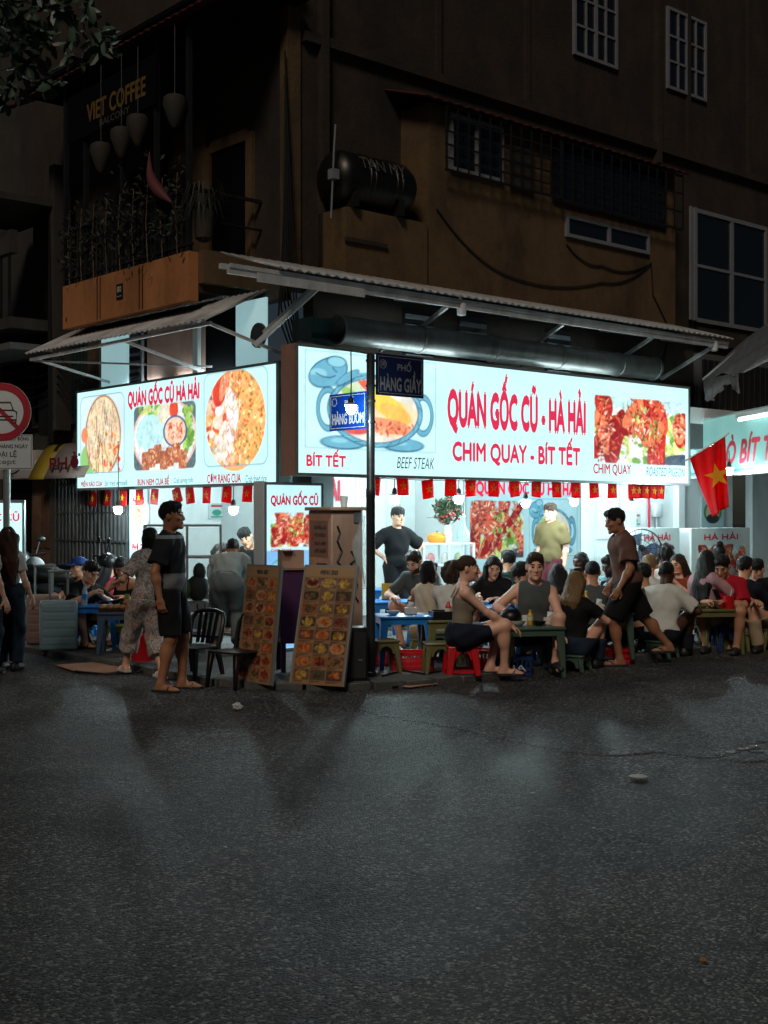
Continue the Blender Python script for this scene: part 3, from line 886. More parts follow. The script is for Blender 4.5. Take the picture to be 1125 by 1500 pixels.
# loose wiring on the fronts
def wire(pts, r=0.012, parent=None, name='cable', sag=0.0, n=14, m='wire'):
    P = []
    for p, q in zip(pts[:-1], pts[1:]):
        p = Vector(p); q = Vector(q)
        for i in range(n):
            t = i / n; v = p.lerp(q, t); v.z -= sag * 4 * t * (1 - t); P.append(v)
    P.append(Vector(pts[-1]))
    mb = MB(); mb.tube(P, r, 5); return mb.build(name, MATS[m], parent, True)
wire([(3.1, 0.93, 5.6), (4.4, 0.93, 4.9), (6.5, 0.93, 5.05), (7.7, 0.93, 5.5)], 0.012, house, sag=0.12)
wire([(5.7, 0.93, 5.5), (6.5, 0.93, 5.3), (7.6, 0.93, 5.45)], 0.012, house, sag=0.1)
wire([(7.7, 0.93, 5.5), (7.75, 0.93, 5.0), (8.1, 0.93, 4.6)], 0.012, house)
for k in range(7):
    wire([(0.9 + 0.03 * k, 0.86 + 0.05 * k, 3.2), (0.8 + 0.04 * k, 1.3, 4.0 + 0.1 * k), (1.0, 1.44, 5.5 + 0.3 * k)], 0.011, house, sag=0.08)
for k in range(6):
    wire([(0.9, 5.4 + 0.1 * k, 3.0 + 0.1 * k), (0.75, 6.9, 3.5 + 0.12 * k), (0.75, 8.5, 3.3 + 0.2 * k), (0.6, 12, 4.3)], 0.013, nb_, sag=0.1)
for k in range(5):
    wire([(0.7, 7.0 + 0.03 * k, 2.7), (0.68, 7.02 + 0.02 * k, 4.2), (0.7, 7.1, 6.5)], 0.014, nb_)

# ================================================================== SIGNS, LAMPS, AWNINGS
PALE = S(194, 241, 244)
mat('glow_red', S(150, 10, 40), 0.5, spec=.05, var=0.03, emit=0.9, ecol=S(236, 52, 92))
mat('glow_red2', S(150, 10, 40), 0.5, spec=.05, var=0.03, emit=0.7, ecol=S(214, 36, 74))
mat('glow_grey', S(60, 80, 85), 0.5, var=0.03, emit=0.3, ecol=S(96, 128, 138), spec=.05)
mat('glow_black', (0.02, 0.02, 0.03), 0.6)
mat('red_print', S(190, 30, 62), 0.5, var=0.05)
mat('dark_print', S(40, 42, 44), 0.6, var=0.05)
mat('white_print', S(206, 212, 214), 0.6, var=0.05)
mat('box_brown', S(150, 112, 98), 0.6, var=0.1, dirt=S(120, 88, 78), dscale=2)
mat('box_teal', S(70, 104, 106), 0.5, var=0.15, dirt=S(50, 74, 76), dscale=3)
mat('alu', S(150, 156, 156), 0.4, metal=0.6, var=0.1)
printmat('backlit', emit=1.28, base=0.3)
printmat('backlit_soft', emit=0.5, base=0.22)
printmat('paper', emit=0.0, base=0.9)

def food_bits(cv, n, x0, x1, y0, y1, cols, r0, r1, ratio=2.2, seed=1, ang=None):
    r = random.Random(seed)
    for _ in range(n):
        c = r.choice(cols); k = r.uniform(0.75, 1.25)
        s_ = r.uniform(r0, r1)
        cv.ell(r.uniform(x0, x1), r.uniform(y0, y1), s_, s_ / r.uniform(1.2, ratio), [min(1, q * k) for q in c],
               rot=(ang if ang is not None else r.uniform(0, 3.14)) + r.uniform(-0.3, 0.3))

REDS = [S(188, 48, 44), S(214, 84, 62), S(150, 28, 34), S(232, 128, 88), S(120, 26, 30), S(224, 108, 96)]
GREENS = [S(150, 190, 90), S(110, 160, 70), S(196, 214, 130)]
def paint_pigeon(cv, x0, x1, y0, y1, k=1.0, seed=3):
    w, h = x1 - x0, y1 - y0
    r = random.Random(seed)
    cv.setclip_rect(x0, x1, y0, y1)
    cv.rect(x0, x1, y0, y1, S(190, 226, 226))
    cv.ell(x0 + w * .52, y0 + h * .62, w * .62, h * .5, S(222, 226, 220))
    food_bits(cv, 70, x0, x1, y0 + h * .3, y1, GREENS, h * .05, h * .13, seed=seed)
    cv.ell(x0 + w * 0.98, y0 + h * 1.02, w * .3, h * .2, S(70, 84, 100))
    for cx, cy, rx, ry, ro in [(r.uniform(.04, .96), r.uniform(.12, .8), r.uniform(.045, .09), r.uniform(.18, .40), r.uniform(-1.2, 1.2)) for _ in range(22)]:
        if cx + cy > 1.6: continue
        col = r.choice(REDS[:4])
        cv.ell(x0 + w * cx, y0 + h * cy, w * rx + .006, h * ry + .006, REDS[4], rot=ro)
        cv.ell(x0 + w * cx, y0 + h * cy, w * rx, h * ry, col, rot=ro)
        for _ in range(56):
            t = r.uniform(0, 6.28); q = r.uniform(0, 1) ** .5 * .95
            cv.ell(x0 + w * (cx + rx * q * math.cos(t)), y0 + h * (cy + ry * q * math.sin(t)), h * r.uniform(.012, .075), h * r.uniform(.006, .022),
                   r.choice(REDS + [S(90, 18, 22), S(110, 30, 24), S(244, 190, 150), S(250, 222, 200), S(206, 96, 50)]), rot=ro + r.uniform(-.9, .9), a=.8)
    food_bits(cv, 30, x0 + w * .4, x0 + w * .7, y0 + h * .1, y0 + h * .7, GREENS, h * .015, h * .05, seed=seed + 1)
    cv.texture(x0, x1, y0, y1, .30, (h * .12, h * .05, h * .025), seed)
    cv.clip = None

def paint_pot(cv, x0, x1, y0, y1):
    """blue cast pot in the shape of a cow with a steak and an egg"""
    w, h = x1 - x0, y1 - y0
    P = lambda u, v: (x0 + w * u, y0 + h * v)
    bl, bd, bm = S(106, 172, 196), S(44, 96, 128), S(140, 202, 218)
    def E(u, v, ru, rv, c, rot=0.0, a=1.0): cv.ell(*P(u, v), w * ru, h * rv, c, rot, a)
    # feet
    for u in (.28, .74):
        E(u, .90, .17, .075, bd); E(u, .895, .16, .062, bl); E(u - .03, .88, .06, .025, bm)
    # handles
    for u, s_ in ((.17, 1), (.90, -1)):
        cv.ring(*P(u, .56), w * .075, h * .20, .055, bd); cv.ring(*P(u, .56), w * .075, h * .20, .036, bl)
    # body
    E(.53, .55, .37, .39, bd); E(.53, .55, .362, .378, bl); E(.53, .545, .335, .345, bd); E(.53, .545, .325, .335, S(226, 226, 216))
    cv.setclip_ell(*P(.53, .545), w * .325, h * .335)
    E(.42, .33, .18, .12, S(206, 222, 190)); E(.36, .42, .12, .06, S(150, 196, 110), .5); E(.47, .3, .1, .05, S(226, 104, 88), .5)
    E(.52, .34, .06, .05, S(172, 206, 120)); E(.3, .52, .07, .1, S(240, 178, 130))
    E(.66, .62, .22, .2, S(246, 214, 176)); E(.63, .5, .16, .12, S(250, 206, 90), .4); E(.68, .56, .13, .09, S(252, 190, 96), .3)
    E(.62, .7, .2, .08, S(232, 150, 110), .1); food_bits(cv, 60, *[P(.5, 0)[0], P(.82, 0)[0]], P(0, .66)[1], P(0, .80)[1], [S(210, 110, 84), S(240, 170, 130), S(180, 84, 70)], .01, .03, seed=8)
    E(.38, .68, .14, .12, S(240, 236, 226)); E(.36, .76, .12, .05, S(214, 96, 96))
    cv.texture(x0, x1, y0, y1, .16, (h * .1, h * .04), 4)
    cv.clip = None
    # cow head
    E(.17, .18, .15, .15, bd, -.35); E(.17, .18, .14, .135, bl, -.35); E(.23, .06, .075, .06, bd); E(.23, .065, .065, .05, bm)
    E(.31, .22, .10, .05, bd, -.5); E(.31, .215, .09, .04, bl, -.5); E(.10, .2, .06, .05, bm); E(.13, .27, .1, .04, bl, .2)
    cv.path([P(.08, .2), P(.13, .23), P(.18, .235), P(.22, .21)], .014, bd); cv.seg(*P(.2, .13), *P(.23, .17), .014, bd)
    cv.path([P(.3, .24), P(.4, .17), P(.48, .155)], .03, bl)
    for k in range(26):
        q = 6.28 * k / 26; cv.seg(*P(.53 + .335 * math.cos(q), .55 + .35 * math.sin(q)), *P(.53 + .36 * math.cos(q + .12), .55 + .375 * math.sin(q + .12)), .012, bd if k % 3 else bm, .7)
    cv.texture(x0, x1, y0, y1, .07, (h * .12, h * .05), 9)

def paint_noodles(cv, x0, x1, y0, y1, seed=2):
    w, h = x1 - x0, y1 - y0; r = random.Random(seed)
    cv.setclip_rect(x0, x1, y0, y1, .12)
    cv.rect(x0, x1, y0, y1, S(206, 228, 232))
    cv.ell(x0 + w * .2, y0 + h * .82, w * .2, h * .2, S(140, 196, 120))
    cv.ell(x0 + w * .52, y0 + h * .52, w * .41, h * .52, S(176, 128, 96)); cv.ell(x0 + w * .52, y0 + h * .52, w * .38, h * .49, S(226, 206, 170))
    for _ in range(150):
        x = x0 + w * r.uniform(.2, .85); y = y0 + h * r.uniform(.05, .95); an = r.gauss(1.5, .5); L_ = r.uniform(.08, .3)
        c = r.choice([S(240, 226, 196), S(210, 180, 130), S(150, 96, 66), S(230, 214, 190), S(96, 66, 50), S(220, 150, 100)])
        if ((x - x0) / w - .52) ** 2 / .15 + ((y - y0) / h - .52) ** 2 / .25 < 1:
            cv.seg(x, y, x + L_ * math.cos(an) * .5, y + L_ * math.sin(an), r.uniform(.008, .022), c)
    food_bits(cv, 20, x0 + w * .5, x0 + w * .9, y0 + h * .5, y1, [S(236, 136, 70), S(224, 90, 60)], .02, .06, seed=seed)
    cv.ell(x0 + w * .1, y0 + h * .5, w * .08, h * .1, S(232, 140, 100))
    cv.setclip_ell(x0 + w * .52, y0 + h * .52, w * .41, h * .52); cv.texture(x0, x1, y0, y1, .26, (.1, .045, .025), 6)
    cv.clip = None

def paint_bun(cv, x0, x1, y0, y1):
    w, h = x1 - x0, y1 - y0
    cv.setclip_rect(x0, x1, y0, y1, .10)
    cv.rect(x0, x1, y0, y1, S(96, 112, 118))
    cv.ell(x0 + w * .5, y0 + h * .5, w * .52, h * .58, S(226, 190, 178)); cv.ell(x0 + w * .5, y0 + h * .5, w * .49, h * .54, S(222, 232, 226))
    food_bits(cv, 40, x0 + w * .1, x0 + w * .45, y0, y0 + h * .22, GREENS, .02, .09, seed=3)
    cv.ell(x0 + w * .28, y0 + h * .42, w * .23, h * .28, S(186, 230, 236))
    cv.ell(x0 + w * .5, y0 + h * .15, w * .1, h * .17, S(222, 216, 196)); cv.ell(x0 + w * .66, y0 + h * .1, w * .07, h * .14, S(216, 80, 56))
    food_bits(cv, 46, x0 + w * .82, x0 + w * .95, y0 + h * .1, y0 + h * .75, GREENS[:2], .03, .07, seed=5)
    cv.ell(x0 + w * .68, y0 + h * .43, w * .19, h * .24, S(60, 92, 140)); cv.ell(x0 + w * .68, y0 + h * .43, w * .165, h * .21, S(232, 196, 170))
    food_bits(cv, 60, x0 + w * .57, x0 + w * .79, y0 + h * .3, y0 + h * .55, [S(222, 100, 70), S(240, 160, 120), S(196, 70, 56)], .01, .03, seed=9)
    for k in range(7):
        cx = x0 + w * (.2 + .1 * k); cy = y0 + h * (.86 - .05 * (k % 3))
        cv.rect(cx - .1, cx + .1, cy - .13, cy + .13, S(176, 104, 76), .04)
        food_bits(cv, 40, cx - .09, cx + .09, cy - .12, cy + .12, [S(206, 140, 100), S(150, 84, 62), S(228, 176, 140), S(190, 110, 84)], .01, .03, seed=20 + k)
    cv.texture(x0, x1, y0, y1, .2, (.1, .04, .025), 7)
    cv.clip = None

def paint_rice(cv, x0, x1, y0, y1):
    w, h = x1 - x0, y1 - y0; r = random.Random(5)
    cv.ell(x0 + w * .5, y0 + h * .52, w * .47, h * .54, S(236, 176, 110))
    cv.setclip_ell(x0 + w * .5, y0 + h * .52, w * .47, h * .53)
    food_bits(cv, 620, x0, x1, y0, y1, [S(244, 170, 84), S(250, 204, 120), S(232, 130, 66), S(216, 96, 60), S(250, 226, 170), S(150, 130, 70)], .012, .035, seed=6)
    food_bits(cv, 90, x0 + w * .05, x0 + w * .5, y0 + h * .2, y0 + h * .95, [S(246, 236, 226), S(232, 206, 186), S(214, 96, 72), S(238, 190, 160)], .03, .1, seed=7)
    cv.ell(x0 + w * .28, y0 + h * .12, w * .12, h * .26, S(220, 74, 56), .35); cv.ell(x0 + w * .33, y0 + h * .12, w * .06, h * .2, S(236, 150, 110), .35)
    cv.ell(x0 + w * .45, y0 + h * .4, w * .09, h * .24, S(240, 234, 226), -.3); cv.ell(x0 + w * .34, y0 + h * .72, w * .1, h * .2, S(240, 230, 214), .1)
    for _ in range(120):
        x = x0 + w * r.uniform(.3, .6); y = y0 + h * r.uniform(.05, .9); cv.seg(x, y, x + r.uniform(-.05, .05), y + r.uniform(.02, .1), .01, r.choice([S(250, 244, 236), S(214, 110, 84), S(180, 80, 60)]))
    cv.texture(x0, x1, y0, y1, .24, (.11, .05, .026), 8)
    cv.clip = None

# ---- big sign on the right-hand street
sg = thing('lightbox_sign', 'long backlit white eatery sign with red lettering over the dining tables', 'sign', C0, ANG_U)
SA0, SA1, SZ0, SZ1 = 0.10, 7.34, 2.055, 3.445
MR = frame(Vector((0, 0, 0)), (1, 0, 0), (0, 0, 1))
hb('casing', 'alu', (SA0 - 0.02, SA1 + 0.03, 0.012, 0.25, SZ0 - 0.03, SZ1 + 0.03), parent=sg)
hb('casing_side', 'box_brown', (SA0 - 0.03, SA0 - 0.021, 0.0, 0.27, SZ0 - 0.035, SZ1 + 0.035), parent=sg)
hb('casing_edge', 'alu', (SA0 - 0.03, SA1 + 0.04, -0.01, 0.012, SZ1, SZ1 + 0.035), (SA0 - 0.03, SA1 + 0.04, -0.01, 0.012, SZ0 - 0.035, SZ0),
   (SA1, SA1 + 0.04, -0.01, 0.012, SZ0, SZ1), (SA0 - 0.03, SA0, -0.01, 0.012, SZ0, SZ1), parent=sg)
cv = Canvas(SA1 - SA0, SZ1 - SZ0, 0.0125, PALE)
def rx(px): return onb(px, 600, 0)[0] - SA0
def ry(px, py): return SZ1 - onb(px, py, 0)[1]
cv.rectline(rx(447), rx(638), ry(447, 512), ry(447, 655), .012, S(150, 190, 200))
paint_pot(cv, rx(446), rx(637), ry(446, 516), ry(446, 660))
paint_pigeon(cv, rx(870), rx(1004), ry(870, 578), ry(870, 677))
cv.seg(rx(476), ry(476, 512), rx(640), ry(640, 540), .004, S(160, 200, 210))
cv.build('face', MATS['backlit'], sg, MR @ Matrix.Translation((SA0, SZ0, 0)), 0.001)
def rt(body, p0, p1, yt, yb, m, **k):
    a0, z1 = onb(p0, yt, 0); a1, _ = onb(p1, yt, 0); _, z0 = onb(p0, yb, 0)
    return letters(body, MATS[m], sg, MR, a0, a1, z0, z1, **k)
rt('QUÁN GỐC CŨ - HÀ HẢI', 656, 857, 543, 631, 'glow_red', bold=0.042)
rt('CHIM QUAY - BÍT TẾT', 663, 849, 632, 679, 'glow_red', bold=0.03)
rt('BÍT TẾT', 449, 506, 657, 682, 'glow_red', bold=0.03)
rt('BEEF STEAK', 581, 636, 669, 686, 'glow_grey', shear=0.25)
rt('CHIM QUAY', 869, 924, 679, 696, 'glow_red2', bold=0.022)
rt('ROASTED PIGEON', 946, 1003, 684, 697, 'glow_grey', shear=0.25)

# ---- sign on the left-hand street
sl_ = thing('lightbox_sign', 'backlit white sign with three dish photos on the left-hand street', 'sign', C0, ANG_U)
LB0, LB1, LZ0, LZ1, LA = 1.15, 6.12, 1.985, 3.40, 0.66
ML = frame(Vector((LA, 0, 0)), (0, -1, 0), (0, 0, 1))
hb('casing', 'alu', (LA + 0.012, LA + 0.22, LB0 - 0.03, LB1 + 0.03, LZ0 - 0.03, LZ1 + 0.03), parent=sl_)
hb('casing_edge', 'alu', (LA - 0.01, LA + 0.012, LB0 - 0.04, LB1 + 0.04, LZ1, LZ1 + 0.035), (LA - 0.01, LA + 0.012, LB0 - 0.04, LB1 + 0.04, LZ0 - 0.035, LZ0),
   (LA - 0.01, LA + 0.012, LB1, LB1 + 0.04, LZ0, LZ1), (LA - 0.01, LA + 0.012, LB0 - 0.04, LB0, LZ0, LZ1), parent=sl_)
hb('casing_end', 'box_teal', (LA - 0.01, LA + 0.26, LB0 - 0.06, LB0 - 0.045, LZ0 - 0.03, LZ1 + 0.03), parent=sl_)
cv = Canvas(LB1 - LB0, LZ1 - LZ0, 0.0125, PALE)
def lx(px): return LB1 - ona(px, 640, LA)[0]
def ly(px, py): return LZ1 - ona(px, py, LA)[1]
for p0, p1, y0, y1, f in ((118, 182, 583, 694, paint_noodles), (196, 287, 597, 690, paint_bun), (299, 392, 549, 684, paint_rice)):
    X0, X1, Y0, Y1 = lx(p0), lx(p1), ly(p0, y0), ly(p0, y1)
    f(cv, X0, X1, Y0, Y1)
    if f is not paint_bun: cv.rectline(X0, X1, Y0, Y1, .013, S(110, 160, 176), .13)
cv.build('face', MATS['backlit'], sl_, ML @ Matrix.Translation((-LB1, LZ0, 0)), 0.001)
def lt(body, p0, p1, yt, yb, m, **k):
    b0, z1 = ona(p0, yt, LA); b1, _ = ona(p1, yt, LA); _, z0 = ona(p0, yb, LA)
    return letters(body, MATS[m], sl_, ML, -b0, -b1, z0, z1, **k)
lt('QUÁN GỐC CŨ HÀ HẢI', 188, 292, 563, 600, 'glow_red', bold=0.042)
lt('MIẾN XÀO CUA', 119, 150, 702, 713, 'glow_red2', bold=0.022)
lt('Stir fried vermicelli', 154, 187, 704, 712, 'glow_grey')
lt('BÚN NEM CUA BỂ', 202, 248, 697, 711, 'glow_red2', bold=0.022)
lt('Crab spring rolls', 255, 283, 700, 710, 'glow_grey', shear=0.2)
lt('CƠM RANG CUA', 304, 353, 693, 708, 'glow_red2', bold=0.022)
lt('Crab fried rice', 360, 391, 696, 707, 'glow_grey', shear=0.2)
mb = MB(); mb.box(LA + 0.0, LA + 0.2, LB0 - 0.2, LB0 - 0.065, 2.95, 3.1); mb.bar((LA + 0.1, LB0 - 0.2, 3.02), (LA + 0.1, LB0 - 0.7, 3.05), 0.03)
mb.build('bracket', MATS['black_iron'], sl_)

# ---- pigeon & pot light boxes
def dish_board(root, M, W, H, emit_m, title, res=0.012, rows=True, red='glow_red2', wide=False):
    cv = Canvas(W, H, res, S(184, 228, 236) if 'backlit' in emit_m else S(196, 214, 214))
    if wide:
        paint_pigeon(cv, W * .03, W * .48, H * .24, H * .74, seed=11); paint_pot(cv, W * .52, W * .96, H * .22, H * .74)
        cv.rectline(W * .53, W * .97, H * .22, H * .74, .01, S(120, 170, 190))
        cv.rect(0, W, H * .86, H, S(86, 120, 170)); paint_pigeon(cv, W * .1, W * .9, H * .86, H, seed=12)
    else:
        paint_pigeon(cv, W * .07, W * .93, H * .17, H * .38, seed=13)
        cv.rect(0, W, H * .40, H, S(120, 176, 220)); paint_pot(cv, W * .07, W * .9, H * .45, H * .66)
        paint_noodles(cv, W * .07, W * .93, H * .72, H * .92)
    cv.build('face', MATS[emit_m], root, M, 0.001)
    if wide:
        letters(title, MATS[red], root, M, W * .08, W * .96, H * .80, H * .985, bold=0.035)
        letters('CHIM QUAY', MATS[red], root, M, W * .14, W * .32, H * .175, H * .215, bold=0.03)
        letters('BÒ BÍT TẾT', MATS[red], root, M, W * .6, W * .78, H * .185, H * .23, bold=0.03)
    else:
        letters(title, MATS[red], root, M, W * .08, W * .94, H * .87, H * .965, bold=0.035)
        letters('CHIM QUAY', MATS[red], root, M, W * .08, W * .45, H * .59, H * .61, bold=0.03)
        letters('BÍT TẾT', MATS[red], root, M, W * .1, W * .45, H * .31, H * .335, bold=0.03)
a0 = onb(390, 720, 0.32)[0]; a1 = onb(470, 720, 0.32)[0]
st = thing('standing_lightbox', 'upright backlit menu box behind the purple lectern', 'sign', B(a0, 0.32, PV), ANG_U)
hb('casing', 'alu', (-0.03, a1 - a0 + 0.03, 0.012, 0.17, 0.0, 1.90), parent=st)
hb('casing_edge', 'alu', (-0.03, 0.0, -0.01, 0.012, 0.0, 1.9), (a1 - a0, a1 - a0 + 0.03, -0.01, 0.012, 0, 1.9), (0, a1 - a0, -0.01, 0.012, 1.87, 1.9), parent=st)
hb('casing_side', 'white_print', (-0.045, -0.031, -0.008, 0.175, 0.0, 1.91), parent=st)
dish_board(st, MR @ Matrix.Translation((0, 0.04, 0)), a1 - a0, 1.83, 'backlit', 'QUÁN GỐC CŨ')
# board on the inner wall
a0, zt = onb(683, 692, 1.95); a1, _ = onb(850, 692, 1.95)
wbd = thing('wall_lightbox', 'wide backlit pigeon and steak board on the back wall behind standing man', 'sign', B(a0, 1.95, 0.5), ANG_U)
hb('casing', 'alu', (-0.03, a1 - a0 + 0.03, 0.01, 0.045, 0, zt - 0.48), parent=wbd)
dish_board(wbd, MR, a1 - a0, zt - 0.5, 'backlit_soft', 'QUÁN GỐC CŨ HÀ HẢI', wide=True)
# board whose end shows beside the electrical cabinet
a0, _ = onb(430, 700, 3.0); a1, zt = onb(501, 690, 3.0)
ib = thing('inner_board', 'white board with red letters seen above the electrical cabinet', 'sign', B(a0, 3.0, 1.0), ANG_U)
hb('panel', 'white_print', (0, a1 - a0, 0.01, 0.05, 0, zt - 1.0), parent=ib)
letters('HÀ HẢI', MATS['red_print'], ib, MR, 0.1, a1 - a0 - 0.04, zt - 1.42, zt - 1.03, bold=0.035, z=0.004)
hb('dish_strip', 'paint_cream', (0.05, a1 - a0 - 0.05, 0.002, 0.0095, 0.3, zt - 1.55), parent=ib)

# ---- noodle column sign by the folding gate, light box at the left edge
b0, _ = ona(190, 740, 0.86); b1, _ = ona(216, 740, 0.86)
pc = thing('column_lightbox', 'narrow backlit noodle sign on the pillar beside the folding gate', 'sign', B(0.86, b0, 0.9), ANG_U)
W_ = b0 - b1
MLc = frame(Vector((0, 0, 0)), (0, -1, 0), (0, 0, 1))
cv = Canvas(W_, 1.25, 0.012, PALE)
cv.ell(W_ / 2, .55, .16, .2, S(200, 190, 160)); food_bits(cv, 40, .12, W_ - .12, .4, .7, [S(226, 206, 170), S(150, 180, 110), S(190, 96, 80)], .02, .06, seed=31)
cv.rect(.06, W_ - .06, .02, .2, S(200, 140, 120)); food_bits(cv, 30, .1, W_ - .1, .05, .18, [S(160, 60, 50), S(150, 180, 110)], .02, .05, seed=33)
cv.build('face', MATS['backlit'], pc, MLc, 0.001)
hb('casing', 'alu', (0.005, 0.035, -W_ - 0.02, 0.02, -0.02, 1.27), parent=pc)
letters('PHỞ BÒ', MATS['glow_red2'], pc, MLc, .08, W_ - .08, .84, .97, bold=0.03)
letters('PHỞ GÀ', MATS['glow_red2'], pc, MLc, .08, W_ - .08, .18, .31, bold=0.03)
el = thing('standing_lightbox', 'upright backlit sign at the left edge behind long haired woman', 'sign', GX(6, 15.6, PV), 0.12)
mb = MB(); mb.box(-0.45, 0.24, 0.01, 0.14, 0, 1.72); mb.build('casing', MATS['alu'], el)
cv = Canvas(0.64, 1.64, 0.013, PALE); cv.rect(.06, .58, .4, .9, S(196, 220, 220)); food_bits(cv, 60, .1, .5, .45, .85, REDS, .02, .07, seed=41)
cv.build('face', MATS['backlit'], el, MR @ Matrix.Translation((-0.425, 0.04, 0)), 0.001)
letters('GỐC CŨ', MATS['glow_red'], el, MR, -0.3, 0.18, 1.46, 1.6, bold=0.03)
letters('PHỞ', MATS['glow_red'], el, MR, -0.1, 0.14, 0.3, 0.44, bold=0.03)

# ---- neighbour's sign on the right and its two snack carts
P0 = at(1012, 668, 20.2); P1 = at(1125, 640, 17.3); dv = Vector((P1.x - P0.x, P1.y - P0.y, 0)); L_ = dv.length
rs_ = thing('lightbox_sign', 'backlit sign cut off by the right edge behind the red flag', 'sign', (P0.x, P0.y, 2.2), math.atan2(dv.y, dv.x))
LL = L_ * 1.5
cv = Canvas(LL, 0.86, 0.02, S(164, 232, 226)); cv.seg(0, .82, LL, .82, .03, S(70, 150, 190))
cv.build('face', MATS['backlit_soft'], rs_, MR, 0.001)
mb = MB(); mb.box(-0.03, LL + 0.03, 0.01, 0.2, -0.03, 0.89); mb.build('casing', MATS['white_print'], rs_)
letters('BÒ BÍT TẾT', MATS['red_print'], rs_, MR, L_ * .40, L_ * 1.25, .14, .66, bold=0.03, shear=0.3)
mat('tube_glow', (0.9, 1, 1), 0.4, emit=7.0, ecol=(0.72, 1.0, 0.98))
mb = MB(); mb.tube([(L_ * .76, -0.12, .74), (L_ * 1.3, -0.12, .74)], 0.022, 8); mb.build('light_tube', MATS['tube_glow'], rs_)
mb = MB(); mb.box(L_ * .74, L_ * 1.32, -0.15, -0.01, .77, .82); mb.build('tube_holder', MATS['white_print'], rs_)
def cart_board(px0, px1, b, label, seed):
    a0, zt = onb(px0, 774, b); a1, _ = onb(px1, 774, b)
    W = a1 - a0; H = zt - PV
    r_ = thing('snack_cart', label, 'cart', B(a0, b, PV), ANG_U)
    hb('cabinet', 'white_print', (0, W, 0.02, 0.45, 0.1, H), parent=r_, bevel=0.01)
    cv = Canvas(W, H * .62, 0.012, S(198, 216, 214))
    if seed == 5: paint_pot(cv, W * .02, W * .9, H * .2, H * .55); food_bits(cv, 80, W * .1, W * .9, H * .2, H * .5, [S(40, 46, 52), S(90, 40, 44), S(50, 70, 84)], .03, .09, seed=2)
    else: paint_pigeon(cv, W * .08, W * .92, H * .2, H * .55, seed=seed)
    cv.build('front_print', MATS['paper'], r_, MR @ Matrix.Translation((0, H * .38, 0)), -0.008)
    letters('HÀ HẢI', MATS['red_print'], r_, MR, W * .2, W * .78, H * .86, H * .95, bold=0.03, z=-0.002)
    for q in (0.06, W - 0.06): 
        mb = MB(); mb.lathe([(0.05, -0.02), (0.05, 0.02)], 12, Matrix.Translation((q, 0.2, 0.05)) @ Matrix.Rotation(math.pi / 2, 4, 'Y')); mb.build('wheel', MATS['black_iron'], r_)
cart_board(930, 996, 0.55, 'white snack cart with dark pot picture behind the electric fan', 5)
cart_board(1014, 1099, 0.55, 'white snack cart with roast picture under the red flag', 19)

# ---- awnings
def corr(root, name, p00, p01, p10, p11, n, m, amp=0.018, par=None):
    """corrugated sheet: front edge p00->p01, back edge p10->p11 (sheet with real waves)"""
    p00, p01, p10, p11 = map(Vector, (p00, p01, p10, p11)); P = []; k = n * 4
    for i in range(k + 1):
        t = i / k; dz = amp * math.sin(2 * math.pi * i / 4 + .4)
        P += [p00.lerp(p01, t) + Vector((0, 0, dz)), p10.lerp(p11, t) + Vector((0, 0, dz))]
    mb = MB(); mb.v = [tuple(p) for p in P]; mb.f = [(2 * i, 2 * i + 2, 2 * i + 3, 2 * i + 1) for i in range(k)]
    o = mb.build(name, MATS[m], root, True); md = o.modifiers.new('s', 'SOLIDIFY'); md.thickness = 0.004
    return o
ra = thing('corrugated_awning', 'long corrugated metal awning above the right-hand sign', 'awning', C0, ANG_U)
corr(ra, 'sheet', (-0.25, -0.12, 4.25), (8.35, -0.12, 4.27), (-0.25, 1.0, 4.58), (8.35, 1.0, 4.60), 66, 'galv', 0.016)
hb('front_beam', 'galv', (-0.84, 8.3, -0.05, 0.0, 4.12, 4.19), (-0.84, 8.3, -0.065, -0.05, 4.18, 4.225), parent=ra)
hb('beam_sleeve', 'galv', (-0.5, 1.0, -0.08, -0.066, 4.07, 4.17), parent=ra)
hb('back_beam', 'galv', (-0.3, 8.3, 0.9, 0.95, 4.38, 4.44), parent=ra)
for a in (0.35, 2.4, 4.55, 6.5, 8.0):
    mb = MB(); mb.bar((a, 0.02, 4.13), (a - (0.0 if a > 1 else 0.0), 0.97, 3.72), 0.045); mb.build('brace', MATS['galv'], ra)
    mb = MB(); mb.bar((a, 0.02, 4.15), (a, 0.97, 4.34), 0.04); mb.build('rafter', MATS['galv'], ra)
mb = MB(); mb.bar((0.35, -0.02, 4.1), (-0.05, 0.6, 3.5), 0.05); mb.build('brace', MATS['galv'], ra)
la_ = thing('corrugated_awning', 'sloping corrugated awning over the left-hand sign', 'awning', C0, ANG_U)
corr(la_, 'sheet', (-0.32, 5.85, 3.88), (-0.32, 1.15, 3.84), (0.55, 6.0, 4.31), (0.55, 1.15, 4.28), 38, 'galv', 0.014)
hb('front_beam', 'galv', (-0.26, -0.22, 1.2, 5.8, 3.78, 3.82), parent=la_)
for bb in (1.25, 3.2, 5.7):
    mb = MB(); mb.bar((-0.22, bb, 3.80), (0.98, bb, 3.5 if bb < 5 else 3.55), 0.035); mb.build('brace', MATS['galv'], la_)
mb = MB(); mb.bar((-0.22, 5.75, 3.78), (0.97, 3.0, 3.55), 0.025); mb.build('brace', MATS['galv'], la_)
